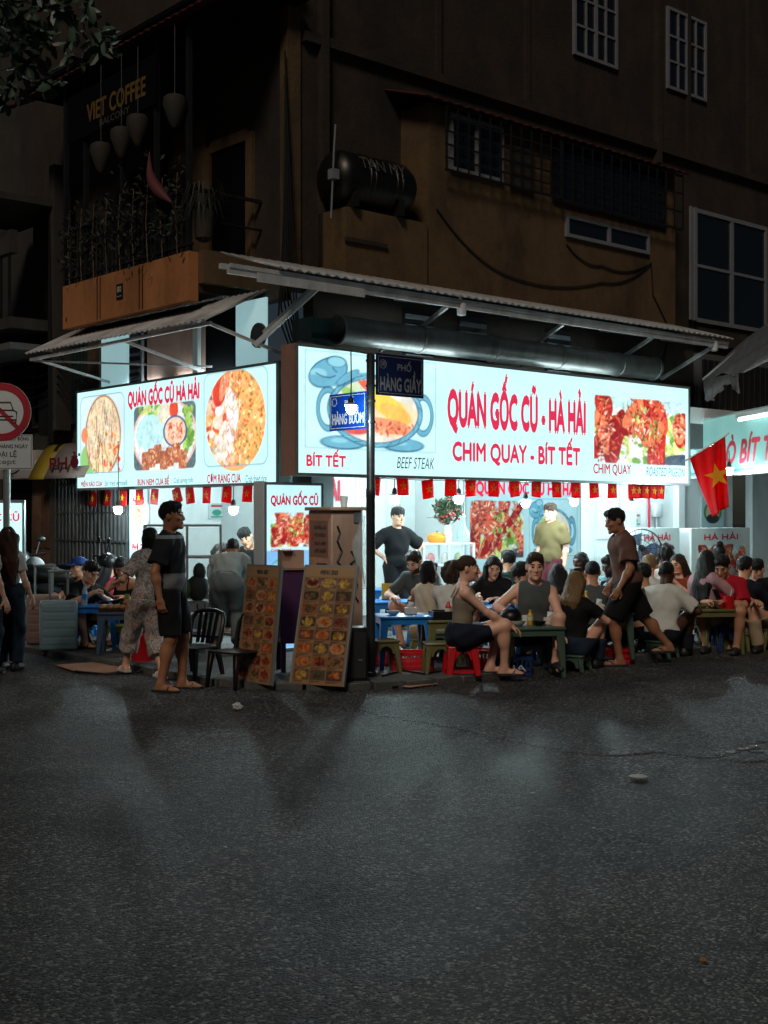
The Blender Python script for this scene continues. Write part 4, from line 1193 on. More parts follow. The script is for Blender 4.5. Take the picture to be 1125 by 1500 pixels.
# torn grey tarpaulin at the right edge
tp = thing('tarpaulin', 'torn grey tarpaulin hanging at the right edge above the flag', 'tarpaulin', (0, 0, 0))
mat('tarp', (0.10, 0.105, 0.11), 0.55, var=0.3, scale=7, bump=0.5, bscale=18)
mb = MB(); nU, nV = 26, 10
T0, T1 = at(1160, 452, 16.3), at(1180, 500, 15.6)      # upper edge, out of the frame
E0, E1 = at(1030, 556, 18.6), at(1082, 545, 17.4)
for i in range(nU + 1):
    for j in range(nV + 1):
        t, s_ = i / nU, j / nV
        p = T0.lerp(E0, t).lerp(T1.lerp(E1, t), s_)
        p.z += 0.04 * math.sin(9 * s_ + 3 * t) + 0.05 * math.sin(math.pi * t)
        mb.v.append(tuple(p))
n0 = len(mb.v)
for j in range(nV * 3 + 1):
    s_ = j / (nV * 3); p = E0.lerp(E1, s_); drop = 0.24 + 0.1 * math.sin(7 * s_) + rnd.uniform(-.02, .02)
    mb.v += [tuple(p + Vector((0, 0, -.004))), tuple(p + Vector((0.02 * math.sin(30 * s_), -0.03 + 0.04 * math.sin(24 * s_), -drop * 0.5))), tuple(p + Vector((0.03 * math.sin(26 * s_ + 1), -0.02 + 0.05 * math.sin(21 * s_), -drop)))]
mb.f += [(i * (nV + 1) + j, i * (nV + 1) + j + 1, (i + 1) * (nV + 1) + j + 1, (i + 1) * (nV + 1) + j) for i in range(nU) for j in range(nV)]
mb.f += [(n0 + 3 * j + k, n0 + 3 * j + 3 + k, n0 + 3 * j + 4 + k, n0 + 3 * j + 1 + k) for j in range(nV * 3) for k in range(2)]
o = mb.build('sheet', MATS['tarp'], tp, True); md = o.modifiers.new('s', 'SOLIDIFY'); md.thickness = 0.003
mb = MB(); mb.bar(T0 + Vector((0, 0, .03)), E0 + Vector((0, 0, .0)), 0.03); mb.bar(T1 + Vector((0, 0, 0)), E1 + Vector((0.05, 0, 0)), 0.03); mb.build('support_rod', MATS['galv'], tp)

# ---- exhaust duct
dc = thing('exhaust_duct', 'thick round metal exhaust duct above the right-hand sign', 'duct', C0, ANG_U)
mb = MB(); DZ = 3.76
pr = []
Mx = lambda a: Matrix.Translation((a, 0.42, DZ)) @ Matrix.Rotation(math.pi / 2, 4, 'Y')
mb.lathe([(0.155, 0), (0.165, 0.01), (0.165, 6.1), (0.155, 6.1)], 28, Mx(1.0), cap=False); mb.build('tube', MATS['duct'], dc, True)
for a in (1.02, 2.3, 3.6, 4.9, 6.2, 7.05):
    mb = MB(); mb.lathe([(0.166, -0.02), (0.176, -0.015), (0.176, 0.015), (0.166, 0.02)], 28, Mx(a), cap=False); mb.build('joint_band', MATS['duct'], dc, True)
mb = MB(); mb.lathe([(0.15, 0), (0.0, 0.001)], 28, Mx(1.25), cap=False); mb.build('inside', MATS['dark_void'], dc)
for a in (1.7, 4.2, 6.6):
    mb = MB(); mb.bar((a, 0.42, DZ - 0.17), (a, 0.6, 3.45), 0.03); mb.bar((a, 0.59, DZ - 0.3), (a, 0.99, DZ - 0.3), 0.03); mb.build('hanger', MATS['black_iron'], dc)
mat('dull_grey', S(80, 78, 74), 0.6)
# ---- water tank
wt = thing('water_tank', 'lying steel water tank on the ledge above the awning', 'water tank', B(1.42, 1.12, 5.78), ANG_U)
mat('tank_steel', (0.045, 0.042, 0.04), 0.4, metal=0.9, var=0.2)
mb = MB(); Mt = Matrix.Rotation(math.pi / 2, 4, 'Y')
mb.lathe([(0.02, -0.03), (0.2, 0.0), (0.31, 0.07), (0.335, 0.16), (0.335, 0.42), (0.345, 0.43), (0.335, 0.44), (0.335, .5), (.345, .51), (.335, .52), (0.335, 0.86), (.345, .87), (.335, .88), (.335, .95), (.345, .96), (.335, .97), (0.335, 1.12), (0.28, 1.24), (0.02, 1.28)], 30, Mt)
mb.build('shell', MATS['tank_steel'], wt, True)
for x in (0.2, 0.95):
    mb = MB(); mb.box(x, x + 0.06, -0.3, 0.3, -0.40, -0.2); mb.build('cradle', MATS['black_iron'], wt)
letters('TAN MY', MATS['dull_grey'], wt, frame(Vector((0, -0.325, 0.06)), (1, 0, 0), (0, 0.36, 0.93)), 0.25, 1.0, 0.0, 0.16, z=0.035)
mb = MB(); mb.tube([(-0.15, -0.25, -0.6), (-0.1, -0.25, 0.3), (-0.08, -0.25, 0.55)], 0.012, 8); mb.box(-0.16, -0.06, -0.3, -0.2, -0.12, 0.0); mb.build('pipe', MATS['white_frame'], wt)
# ---- cameras under the awning
for (px, py, lab) in ((676, 452, 'small white camera lamp under the middle of the awning'), (1046, 506, 'small white camera lamp at the right end of the awning')):
    a, z = onb(px, py, -0.02)
    c_ = thing('security_camera', lab, 'camera', B(a, -0.02, z), ANG_U, 'cameras under the awning')
    mb = MB(); mb.lathe([(0.02, -0.09), (0.055, -0.08), (0.06, 0.0), (0.06, 0.06), (0.03, 0.075)], 14); mb.build('housing', MATS['white_print'], c_, True)
    mb = MB(); mb.bar((0, 0, 0.07), (0, 0.02, 0.16 if px < 700 else .12), 0.03); mb.bar((-0.14, 0, .09), (0, 0, .06), 0.012); mb.build('mount', MATS['white_print'], c_)

# ---- hanging lamps
mat('bulb', (1, 1, 1), 0.4, emit=560.0, ecol=(0.74, 0.97, 1.0))
mat('socket', (0.02, 0.02, 0.02), 0.5)
mat('bulb_small', (1, 1, 1), 0.4, emit=300.0, ecol=(0.78, 0.98, 1.0))
def lamp(p, top, label, r=0.055, m='bulb'):
    t = thing('hanging_lamp', label, 'lamp', p, 0, 'bare bulbs hung under the signs')
    mb = MB(); mb.lathe([(0.01, -r * 1.1), (r * .75, -r * .85), (r, -r * .15), (r * .92, r * .5), (r * .5, r * .95)], 16); mb.build('bulb', MATS[m], t, True)
    mb = MB(); mb.lathe([(r * .55, r * .9), (r * .62, r * 1.25), (r * .45, r * 2.2), (r * .2, r * 2.5)], 12); mb.build('socket', MATS['socket'], t, True)
    mb = MB(); mb.tube([(0, 0, r * 2.4), (0.004, 0, (top - p[2]) * .5), (0, 0, top - p[2])], 0.006, 5); mb.build('cord', MATS['wire'], t)
    mb = MB(); mb.lathe([(r * .6, r * 1.15), (r * 1.35, r * .75), (r * 1.4, r * .7), (r * .62, r * 1.2)], 18, cap=False); mb.build('shade', MATS['white_print'], t, True)
    return t
for (px, py, b_, lab) in ((578, 731, 0.34, 'lit hanging bulb beside the pole above waiter in black'), (672, 731, 0.34, 'lit hanging bulb left of the pigeon board'),
                          (770, 737, 0.34, 'lit hanging bulb in front of the pigeon board'), (841, 735, 0.34, 'lit hanging bulb right of the pigeon board'),
                          (925, 740, 0.34, 'lit hanging bulb above the electric fan')):
    a, z = onb(px, py, b_); lamp(B(a, b_, z), 2.62, lab)
for (px, py, a_, lab) in ((173, 747, 0.50, 'lit hanging bulb before the folding gate'), (342, 747, 0.98, 'lit hanging bulb above the bending person')):
    b_, z = ona(px, py, a_); lamp(B(a_, b_, z), 2.62, lab)
p = at(1068, 690, 18.0); lamp(p, 2.5, 'lit hanging bulb right of the large flag')
p = at(514, 599, 11.62); lamp(p, 3.1, 'lit hanging bulb in front of the blue street plates', r=0.045, m='bulb_small')
q_ = G(543, 991, PV); wire([(q_.x, q_.y, 3.12), (p.x, p.y, 3.1), tuple(B(0.1, 0.0, 3.5))], 0.006, bpy.data.objects['hanging_lamp.008'] if False else None, 'lamp_wire')
tag(bpy.data.objects['lamp_wire'], 'thin wire carrying the bulb from the pole to the sign', 'wire')

# ---- unseen tubes: ceiling ones inferred from bright rooms, sign-back ones added as fill
mat('tube_cool', (0.9, 1, 1), 0.4, emit=300.0, ecol=(0.76, 0.975, 1.0)); mat('tube_fill', (0.9, 1, 1), 0.4, emit=26.0, ecol=(0.78, 0.975, 1.0))
def tube_lamp(p, q, label, m, up=.03):
    p, q = Vector(p), Vector(q); t = thing('tube_lamp', label, 'lamp', C0, ANG_U, 'fluorescent tubes of the eatery')
    mb = MB(); mb.tube([p, q], .02, 10); mb.build('light_tube', MATS[m], t, True)
    mb = MB(); mb.bar(p + Vector((0, 0, up)), q + Vector((0, 0, up)), .05, .02); mb.build('holder', MATS['white_print'], t)
    for e in (p, q): mb = MB(); mb.bar(e + Vector((0, 0, up)), e + Vector((0, 0, -.02 * (1 if up > 0 else -1))), .045); mb.build('end_cap', MATS['white_print'], t)
tube_lamp((3.0, 1.7, 2.93), (4.3, 1.7, 2.93), 'ceiling tube lamp over the waiter in black', 'tube_cool')
tube_lamp((5.4, 1.3, 2.93), (6.7, 1.3, 2.93), 'ceiling tube lamp over man in olive tee', 'tube_cool')
tube_lamp((7.8, 1.3, 2.93), (9.1, 1.3, 2.93), 'ceiling tube lamp over the white door', 'tube_cool')
tube_lamp((1.5, 3.4, 2.93), (2.4, 3.4, 2.93), 'ceiling tube lamp over the food cart', 'tube_cool')
tube_lamp((0.96, 2.6, 3.43), (0.96, 3.9, 3.43), 'wall tube lamp behind the top of the left sign', 'tube_fill', -.03)
tube_lamp((0.96, 4.3, 3.43), (0.96, 5.4, 3.43), 'wall tube lamp behind the left end of the left sign', 'tube_fill', -.03)
tube_lamp((1.6, 0.36, 3.42), (3.0, 0.36, 3.42), 'tube lamp under the duct behind the steak picture', 'tube_fill', -.03)
tube_lamp((4.6, 0.36, 3.42), (6.0, 0.36, 3.42), 'tube lamp under the duct behind the pigeon picture', 'tube_fill', -.03)
# ---- street name pole
pp = G(543, 991, PV)
sp = thing('street_name_pole', 'dark steel pole with two blue street name plates at the corner', 'street sign', (pp.x, pp.y, PV), ANG_U)
mat('pole_steel', (0.06, 0.065, 0.068), 0.35, metal=0.6, var=0.3, dirt=(0.03, 0.03, 0.03), dscale=4)
mb = MB(); mb.lathe([(0.055, 0), (0.055, 0.04), (0.043, 0.05), (0.043, 1.7), (0.046, 1.71), (0.046, 1.78), (0.04, 1.79), (0.04, 3.06), (0.0, 3.08)], 20); mb.build('pole', MATS['pole_steel'], sp, True)
mat('plate_blue_shaded', S(14, 26, 66), 0.45, var=0.1); mat('plate_white_shaded', S(120, 122, 128), .5); mat('plate_blue', S(14, 74, 190), 0.4, var=0.08); mat('plate_white', S(214, 220, 226), 0.4, var=0.05)  # first plate's backlit shade put into darker copies of blue and white
dpl = pp.y
z1 = EYE + (753 - 513) / F * dpl - PV; 
PLW, PLH = 0.62, 0.40
pl1 = hb('name_plate', 'plate_blue_shaded', (0.06, 0.06 + PLW, -0.012, 0.0, z1 - PLH - 0.02, z1 - 0.02), parent=sp, bevel=0.004)
M1 = frame(Vector((0.06, -0.012, z1 - PLH - 0.02)), (1, 0, 0), (0, 0, 1))
letters('PHỐ', MATS['plate_white_shaded'], pl1, M1, .27, .45, .25, .35, bold=0.02, z=0.002)
letters('HÀNG GIẦY', MATS['plate_white_shaded'], pl1, M1, .05, .58, .05, .25, bold=0.03, z=0.002)
def border(mb, M, W, H, i, w):
    for x0, x1, y0, y1 in ((i, W - i, i, i + w), (i, W - i, H - i - w, H - i), (i, i + w, i + w, H - i - w), (W - i - w, W - i, i + w, H - i - w)):
        mb.box(x0, x1, y0, y1, 0.001, 0.003, M)
mb = MB(); border(mb, M1, PLW, PLH, .022, .006); mb.build('border', MATS['plate_white_shaded'], pl1)
mb = MB()
mb.lathe([(0.038, .001), (0.038, .003), (0.044, .003), (0.044, .001)], 20, M1 @ Matrix.Translation((.085, .30, 0)), cap=False)
for x in (.07, .085, .1): mb.box(x - .003, x + .003, .28, .318, .001, .003, M1)
mb.box(.062, .108, .316, .322, .001, .003, M1); mb.box(.066, .104, .298, .303, .001, .003, M1); mb.build('emblem', MATS['plate_white_shaded'], pl1)
z2 = EYE + (753 - 572) / F * dpl - PV; H2, W2 = 0.36, 0.56
pl2 = hb('name_plate', 'plate_blue', (-0.012, 0.0, 0.05, 0.05 + W2, z2 - H2, z2), parent=sp, bevel=0.004)
M2 = frame(Vector((-0.012, 0.05 + W2, z2 - H2)), (0, -1, 0), (0, 0, 1))
letters('HÀNG BUỒM', MATS['plate_white'], pl2, M2, .05, W2 - .04, .06, .22, bold=0.03, z=0.002)
letters('PHỐ', MATS['plate_white'], pl2, M2, .24, .38, .24, .32, bold=0.02, z=0.002)
mb = MB(); border(mb, M2, W2, H2, .02, .006); mb.lathe([(0.034, .001), (0.034, .003), (0.04, .003), (0.04, .001)], 20, M2 @ Matrix.Translation((.08, .28, 0)), cap=False); mb.build('border', MATS['plate_white'], pl2)
for z in (z1 - 0.1, z1 - .34, z2 - .1, z2 - .3):
    mb = MB(); mb.lathe([(0.041, -.012), (0.048, -.012), (0.048, .012), (0.041, .012)], 16, Matrix.Translation((0, 0, z)), cap=False); mb.bar((0, 0, z), (0.08 if z > z2 else 0.0, 0.0 if z > z2 else .08, z), .016); mb.build('clamp', MATS['pole_steel'], sp)

# ---- no-car traffic sign
tsd = 14.6
ts = thing('traffic_sign', 'round red no-cars sign with white plate on a pole at the left edge', 'traffic sign', GX(10, tsd, 0), 0.0)
mat('sign_red', S(176, 34, 52), 0.4, var=0.08, dirt=S(150, 30, 46), dscale=6)
mb = MB(); mb.lathe([(0.042, 0), (0.042, 3.05), (0.0, 3.06)], 16); mb.build('pole', MATS['alu'], ts, True)
cz = EYE + (753 - 604) / F * tsd; ox = -0.04
MTs = Matrix.Translation((ox, -0.05, cz)) @ Matrix.Rotation(math.pi / 2, 4, 'X')
dd = MB(); dd.lathe([(0.0, -.006), (0.335, -.006), (0.335, 0.006), (0.0, 0.006)], 48, MTs, cap=False); dk = dd.build('disc', MATS['white_print'], ts, True)
mb = MB(); mb.lathe([(0.25, .007), (0.25, .012), (0.333, .012), (0.333, .007)], 48, MTs, cap=False); mb.build('red_ring', MATS['sign_red'], dk)
mb = MB(); mb.bar(MTs @ Vector((-.18, .18, .011)), MTs @ Vector((.18, -.18, .011)), .05, .004, up=(0, 1, 0)); mb.build('slash', MATS['sign_red'], dk)
mb = MB()
def cl(pts, r=.008): mb.tube([MTs @ Vector((x, y, .009)) for x, y in pts], r, 5)
cl([(-.13, .02), (-.1, .11), (.1, .11), (.13, .02)]); cl([(-.17, -.09), (-.17, .0), (-.13, .02), (.13, .02), (.17, .0), (.17, -.09), (-.17, -.09)]); cl([(-.13, -.05), (.13, -.05)])
cl([(-.16, -.09), (-.16, -.13), (-.11, -.13), (-.11, -.09)]); cl([(.16, -.09), (.16, -.13), (.11, -.13), (.11, -.09)])
mb.build('car_pictogram', MATS['dark_print'], dk)
zt = EYE + (753 - 637) / F * tsd; zb = EYE + (753 - 688) / F * tsd
W_ = 0.62
pq = MB(); pq.box(ox - W_ / 2 + .0, ox + W_ / 2 + 0.04, -0.056, -0.05, zb, zt); plq = pq.build('plate', MATS['white_print'], ts)
Mq = frame(Vector((ox - W_ / 2, -0.056, zb)), (1, 0, 0), (0, 0, 1))
letters('KHÔNG ĐƯỢC HOẠT ĐỘNG', MATS['dark_print'], plq, Mq, .03, .62, .325, .385, bold=.02, z=.002)
letters('5:00 - 5:00 HÀNG NGÀY', MATS['dark_print'], plq, Mq, .03, .61, .245, .30, bold=.02, z=.002)
letters('NGOẠI LỆ', MATS['dark_print'], plq, Mq, .12, .48, .13, .225, bold=.01, z=.002)
letters('Except', MATS['dark_print'], plq, Mq, .14, .47, .045, .12, z=.002)
mb = MB(); border(mb, Mq, W_ + .04, zt - zb, .01, .005); mb.build('border', MATS['dark_print'], plq)

def flagmat(name, col):
    m = mat(name, col, .6, var=.12, scale=9); nt = m.node_tree; bs = nt.nodes['Principled BSDF']
    tr = nt.nodes.new('ShaderNodeBsdfTranslucent'); tr.inputs['Color'].default_value = (*col, 1); mx = nt.nodes.new('ShaderNodeMixShader'); mx.inputs[0].default_value = .65
    nt.links.new(bs.outputs[0], mx.inputs[1]); nt.links.new(tr.outputs[0], mx.inputs[2]); nt.links.new(mx.outputs[0], nt.nodes['Material Output'].inputs['Surface'])
# ---- bunting: little red flags with a yellow star
flagmat('flag_red', S(206, 26, 34)); flagmat('flag_yellow', S(244, 206, 50))
def star_pts(cx, cy, r, rot=math.pi / 2):
    return [(cx + (r if k % 2 == 0 else r * .40) * math.cos(rot + k * math.pi / 5), cy + (r if k % 2 == 0 else r * .40) * math.sin(rot + k * math.pi / 5)) for k in range(10)]
def small_flag(root, M, w, h, tilt):
    R_ = M @ Matrix.Rotation(tilt, 4, 'Z')
    n = 6; mb = MB()
    ph = rnd.uniform(0, 6)
    for j in range(n + 1):
        for i in range(n + 1):
            x = (i / n - .5) * w; y = -h * j / n
            mb.v.append(tuple(R_ @ Vector((x, y, .014 * math.sin(5 * i / n + ph) * (j / n)))))
    mb.f = [(j * (n + 1) + i, (j + 1) * (n + 1) + i, (j + 1) * (n + 1) + i + 1, j * (n + 1) + i + 1) for j in range(n) for i in range(n)]
    fl = mb.build('flag', MATS['flag_red'], root, True); md = fl.modifiers.new('s', 'SOLIDIFY'); md.thickness = 0.002
    mb = MB(); mb.prism([(x, y) for x, y in star_pts(0, -h * .5, h * .26)], .012, .016, R_); mb.build('star', MATS['flag_yellow'], fl)
bn = thing('flag_bunting', 'string of small red star flags under the right-hand sign', 'bunting', C0, ANG_U, 'red star flag buntings')
for px in (549, 588, 625, 659, 691, 722, 754, 785, 815, 842, 870, 897, 925, 936, 947, 957, 967):
    a, z = onb(px, 697 + (px - 545) * .026 + (4 if 600 < px < 650 else 0), 0.10)
    small_flag(bn, Matrix.Translation((a, 0.10 + rnd.uniform(-.02, .02), z)) @ MR, 0.195 if px < 920 else .2, 0.225, rnd.uniform(-.14, .12) + (0.2 if px == 625 else 0))
wire([(0.9, 0.1, 2.03), (3.2, 0.1, 2.02), (5.2, .1, 2.03), (7.3, .1, 2.03)], 0.004, bn, 'string', sag=.015)
bl_ = thing('flag_bunting', 'string of small red star flags under the left-hand sign', 'bunting', C0, ANG_U, 'red star flag buntings')
for px in (137, 158, 181, 204, 227, 257, 277, 303, 333, 363):
    b_, z = ona(px, 720 - (px - 137) * .045 , LA + 0.12)
    small_flag(bl_, Matrix.Translation((LA + 0.12, b_, z)) @ frame(Vector((0, 0, 0)), (0, -1, 0), (0, 0, 1)), 0.2, 0.22, rnd.uniform(-.15, .15) + (.4 if px == 257 else 0))
wire([(LA + .12, 6.0, 1.97), (LA + .12, 3.6, 1.96), (LA + .12, 1.3, 1.97)], 0.004, bl_, 'string', sag=.015)
# ---- large flag at the right
bf = thing('large_flag', 'large red flag with yellow star hanging from a slanted staff at right', 'flag', (0, 0, 0))
fd = 17.2
cor = [at(1011, 672, fd), at(1062, 640, fd), at(1066, 742, fd), at(1044, 757, fd)]   # top-left, top-right, bottom-right, bottom
n = 26; mb = MB()
for j in range(n + 1):
    for i in range(n + 1):
        s_, t = i / n, j / n
        p = cor[0].lerp(cor[1], s_).lerp(cor[3].lerp(cor[2], s_), t)
        p.y += .05 * math.sin(9 * s_ + 2.5 * t) * (.35 + t) + .02 * math.sin(17 * s_ + 5 * t)
        mb.v.append(tuple(p))
mb.f = [(j * (n + 1) + i, (j + 1) * (n + 1) + i, (j + 1) * (n + 1) + i + 1, j * (n + 1) + i + 1) for j in range(n) for i in range(n)]
o = mb.build('cloth', MATS['flag_red'], bf, True); md = o.modifiers.new('s', 'SOLIDIFY'); md.thickness = .003
mb = MB(); c_ = at(1051, 697, fd - .09); mb.prism(star_pts(0, 0, .175, math.pi / 2 + .25), 0, .006, Matrix.Translation(c_) @ Matrix.Rotation(math.pi / 2, 4, 'X')); mb.build('star', MATS['flag_yellow'], o)
mb = MB(); mb.tube([at(1004, 675, fd + .02), at(1063, 638, fd + .02), at(1068, 634, fd + .02)], .014, 8); mb.build('staff', MATS['alu'], bf)

# ---- balcony coffee sign, lamp shades, pots, folded parasol
cs = thing('coffee_sign', 'black balcony sign with dull yellow coffee lettering', 'sign', C0, ANG_U)
hb('board', 'dark_void', (-0.02, 0.015, 2.8, 5.1, 6.76, 7.4), parent=cs)
MC = frame(Vector((-0.02, 0, 0)), (0, -1, 0), (0, 0, 1))
mat('dull_yellow', S(112, 84, 36), 0.6, var=0.1); mat('dull_grey', S(80, 78, 74), 0.6)
letters('VIET COFFEE', MATS['dull_yellow'], cs, MC, -4.55, -3.02, 6.93, 7.17, bold=.03)
letters('BALCONY', MATS['dull_grey'], cs, MC, -4.2, -3.42, 6.80, 6.89)
mat('basket', (0.03, 0.025, 0.019), 0.8, var=0.3, scale=30)
for i, (px, py, lab) in enumerate(((148, 231, 'lowest of four cone lamp shades on the balcony'), (178, 209, 'second cone lamp shade from the left on the balcony'), (202, 191, 'cone lamp shade right above the pink parasol'), (256, 163, 'highest cone lamp shade on the balcony'))):
    b_, z = ona(px, py, -0.1)
    t = thing('hanging_lantern', lab, 'lamp shade', B(-0.1, b_, z), 0, 'cone lamp shades on the balcony')
    mb = MB(); mb.lathe([(0.03, -.20), (0.07, -.15), (.15, .08), (.14, .16), (.1, .19)], 16); mb.build('cone', MATS['basket'], t, True)
    mb = MB(); mb.tube([(0, 0, .18), (0, 0, 7.62 - z)], .006, 5); mb.build('cord', MATS['wire'], t)
mat('parasol_pink', S(88, 40, 42), 0.7, var=.12)
t = thing('folded_parasol', 'folded dull pink parasol leaning out of the balcony', 'parasol', C0, ANG_U)
q0 = Vector((0.0, ona(209, 220, -.1)[0], ona(209, 220, -.1)[1])); q1 = Vector((-.1, ona(252, 297, -.1)[0], ona(252, 297, -.1)[1]))
pts = [q0.lerp(q1, k / 10) + Vector((-.08 * math.sin(math.pi * k / 10), .06 * math.sin(math.pi * k / 10), -.06 * math.sin(math.pi * k / 10))) for k in range(11)]
mb = MB(); mb.tube(pts, [.006, .015, .026, .04, .055, .068, .075, .075, .06, .035, .01], 12); mb.build('canopy', MATS['parasol_pink'], t, True)
mb = MB(); mb.tube([q1 + (q0 - q1) * .1, q1 + (q1 - q0) * .35], .014, 6); mb.build('handle', MATS['black_iron'], t)
for i, (px, py) in enumerate(((312, 300), (342, 292), (388, 300))):
    b_, z = ona(px, py, .2)
    t = thing('hanging_pot', ('left', 'middle', 'right')[i] + ' one of three dusty hanging planters below the balcony door', 'planter', B(.2, max(b_, 2.12) - .1, z), ANG_U, 'dusty planters on the balcony side')
    mb = MB(); mb.lathe([(.05, -.22), (.11, -.18), (.13, .05), (.14, .15), (.12, .15)], 14); mb.build('pot', MATS['basket'], t, True)
    mb = MB()
    for k in range(26):
        an = rnd.uniform(0, 6.28); L2 = rnd.uniform(.15, .4); s_ = Vector((math.cos(an), math.sin(an), 0))
        p0 = Vector((0, 0, .12)) + s_ * .05; p1 = p0 + s_ * L2 * .5 + Vector((0, 0, L2 * .4)); p2 = p0 + s_ * L2 * .8 + Vector((0, 0, -L2 * .4)); w_ = Vector((-s_.y, s_.x, 0)) * .012
        mb.add([p0 - w_, p0 + w_, p1 + w_, p1 - w_, p2], [(0, 1, 2, 3), (3, 2, 4)])
    mat('dry_leaf', (0.018, 0.022, 0.015), .7, var=.3); mb.build('leaf_tuft', MATS['dry_leaf'], t)
# climbing plants along the balcony rail
t = thing('balcony_plants', 'straggling plants along the dark balcony rail', 'plant', B(0, 3.6, 5.0), 0)
mb = MB(); r_ = random.Random(5)
for k in range(900):
    b_ = r_.uniform(-1.5, 1.7); c_ = U * r_.uniform(-.12, .1) + V * b_ + Vector((0, 0, r_.gauss(.35, .28)))
    d1 = Vector((r_.uniform(-1, 1), r_.uniform(-1, 1), r_.uniform(-1, 1))).normalized() * .05; d2 = Vector((r_.uniform(-1, 1), r_.uniform(-1, 1), r_.uniform(-1, 1))).normalized() * .022
    mb.add([c_ - d1, c_ + d2, c_ + d1, c_ - d2], [(0, 1, 2, 3)])
mb.build('leaves', MATS['dry_leaf'], t)
mb = MB()
for k in range(9):
    x_ = V * (-1.3 + .35 * k); mb.tube([x_ + Vector((0, 0, -.2)), x_ + V * .05 + Vector((0, 0, .3)), x_ + Vector((0, 0, .8))], .008, 5)
mb.build('stems', MATS['wood_old'], t)

# ================================================================== PEOPLE: one continuous skin per body, grown from a distance field
def smin(a, b, k):
    h = np.clip(0.5 + 0.5 * (b - a) / k, 0, 1)
    return b * (1 - h) + a * h - k * h * (1 - h)

class Cone:
    def __init__(s, p, q, r1, r2, k=0.03, clip=None, sub=False):
        s.p = np.array(p, float); s.q = np.array(q, float); s.r1, s.r2, s.k, s.clip, s.sub = r1, r2, k, clip, sub
        R = max(r1, r2)
        s.lo = np.minimum(s.p, s.q) - R; s.hi = np.maximum(s.p, s.q) + R
    def f(s, x, y, z):
        d = s.q - s.p; L = float(d @ d) + 1e-9
        px, py, pz = x - s.p[0], y - s.p[1], z - s.p[2]
        t = np.clip((px * d[0] + py * d[1] + pz * d[2]) / L, 0, 1)
        r = np.sqrt((px - t * d[0]) ** 2 + (py - t * d[1]) ** 2 + (pz - t * d[2]) ** 2) - (s.r1 + (s.r2 - s.r1) * t)
        return s._c(r, x, y, z)
    def _c(s, r, x, y, z):
        if s.clip is not None:
            p, n = s.clip
            r = np.maximum(r, (x - p[0]) * n[0] + (y - p[1]) * n[1] + (z - p[2]) * n[2])
        return r
class Ell(Cone):
    def __init__(s, c, r, R=None, k=0.03, clip=None, sub=False):
        s.c = np.array(c, float); s.r = np.array(r, float); s.R = np.eye(3) if R is None else np.array(R); s.k, s.clip, s.sub = k, clip, sub
        ext = np.sqrt(((s.R * s.r[None, :]) ** 2).sum(1)); s.lo = s.c - ext; s.hi = s.c + ext
    def f(s, x, y, z):
        px, py, pz = x - s.c[0], y - s.c[1], z - s.c[2]; R = s.R
        a = (px * R[0, 0] + py * R[1, 0] + pz * R[2, 0]) / s.r[0]
        b = (px * R[0, 1] + py * R[1, 1] + pz * R[2, 1]) / s.r[1]
        c = (px * R[0, 2] + py * R[1, 2] + pz * R[2, 2]) / s.r[2]
        k0 = np.sqrt(a * a + b * b + c * c) + 1e-6
        k1 = np.sqrt((a / s.r[0]) ** 2 + (b / s.r[1]) ** 2 + (c / s.r[2]) ** 2) + 1e-6
        return s._c(k0 * (k0 - 1) / k1, x, y, z)

def grow(prims, h, noise=None, clips=()):
    add = [p for p in prims if not p.sub]
    lo = np.min([p.lo for p in add], 0) - 3 * h - 0.02; hi = np.max([p.hi for p in add], 0) + 3 * h + 0.02
    n = np.ceil((hi - lo) / h).astype(int) + 1
    ax = [lo[i] + h * np.arange(n[i]) for i in range(3)]
    Fd = np.full(n, 0.1, np.float64)
    for p in prims:
        m = p.k + 0.05
        i0 = np.maximum(0, np.floor((p.lo - m - lo) / h)).astype(int); i1 = np.minimum(n, np.ceil((p.hi + m - lo) / h).astype(int) + 1)
        if (i1 <= i0).any(): continue
        sl = tuple(slice(a, b) for a, b in zip(i0, i1))
        d = p.f(ax[0][sl[0]][:, None, None], ax[1][sl[1]][None, :, None], ax[2][sl[2]][None, None, :])
        if p.sub: Fd[sl] = np.maximum(Fd[sl], -d)
        else: Fd[sl] = smin(Fd[sl], d, p.k)
    X, Y, Z = ax[0][:, None, None], ax[1][None, :, None], ax[2][None, None, :]
    if noise is not None: Fd = Fd + noise(X, Y, Z)
    for p, nn in clips: Fd = np.maximum(Fd, (X - p[0]) * nn[0] + (Y - p[1]) * nn[1] + (Z - p[2]) * nn[2])
    return nets(Fd, lo, h)

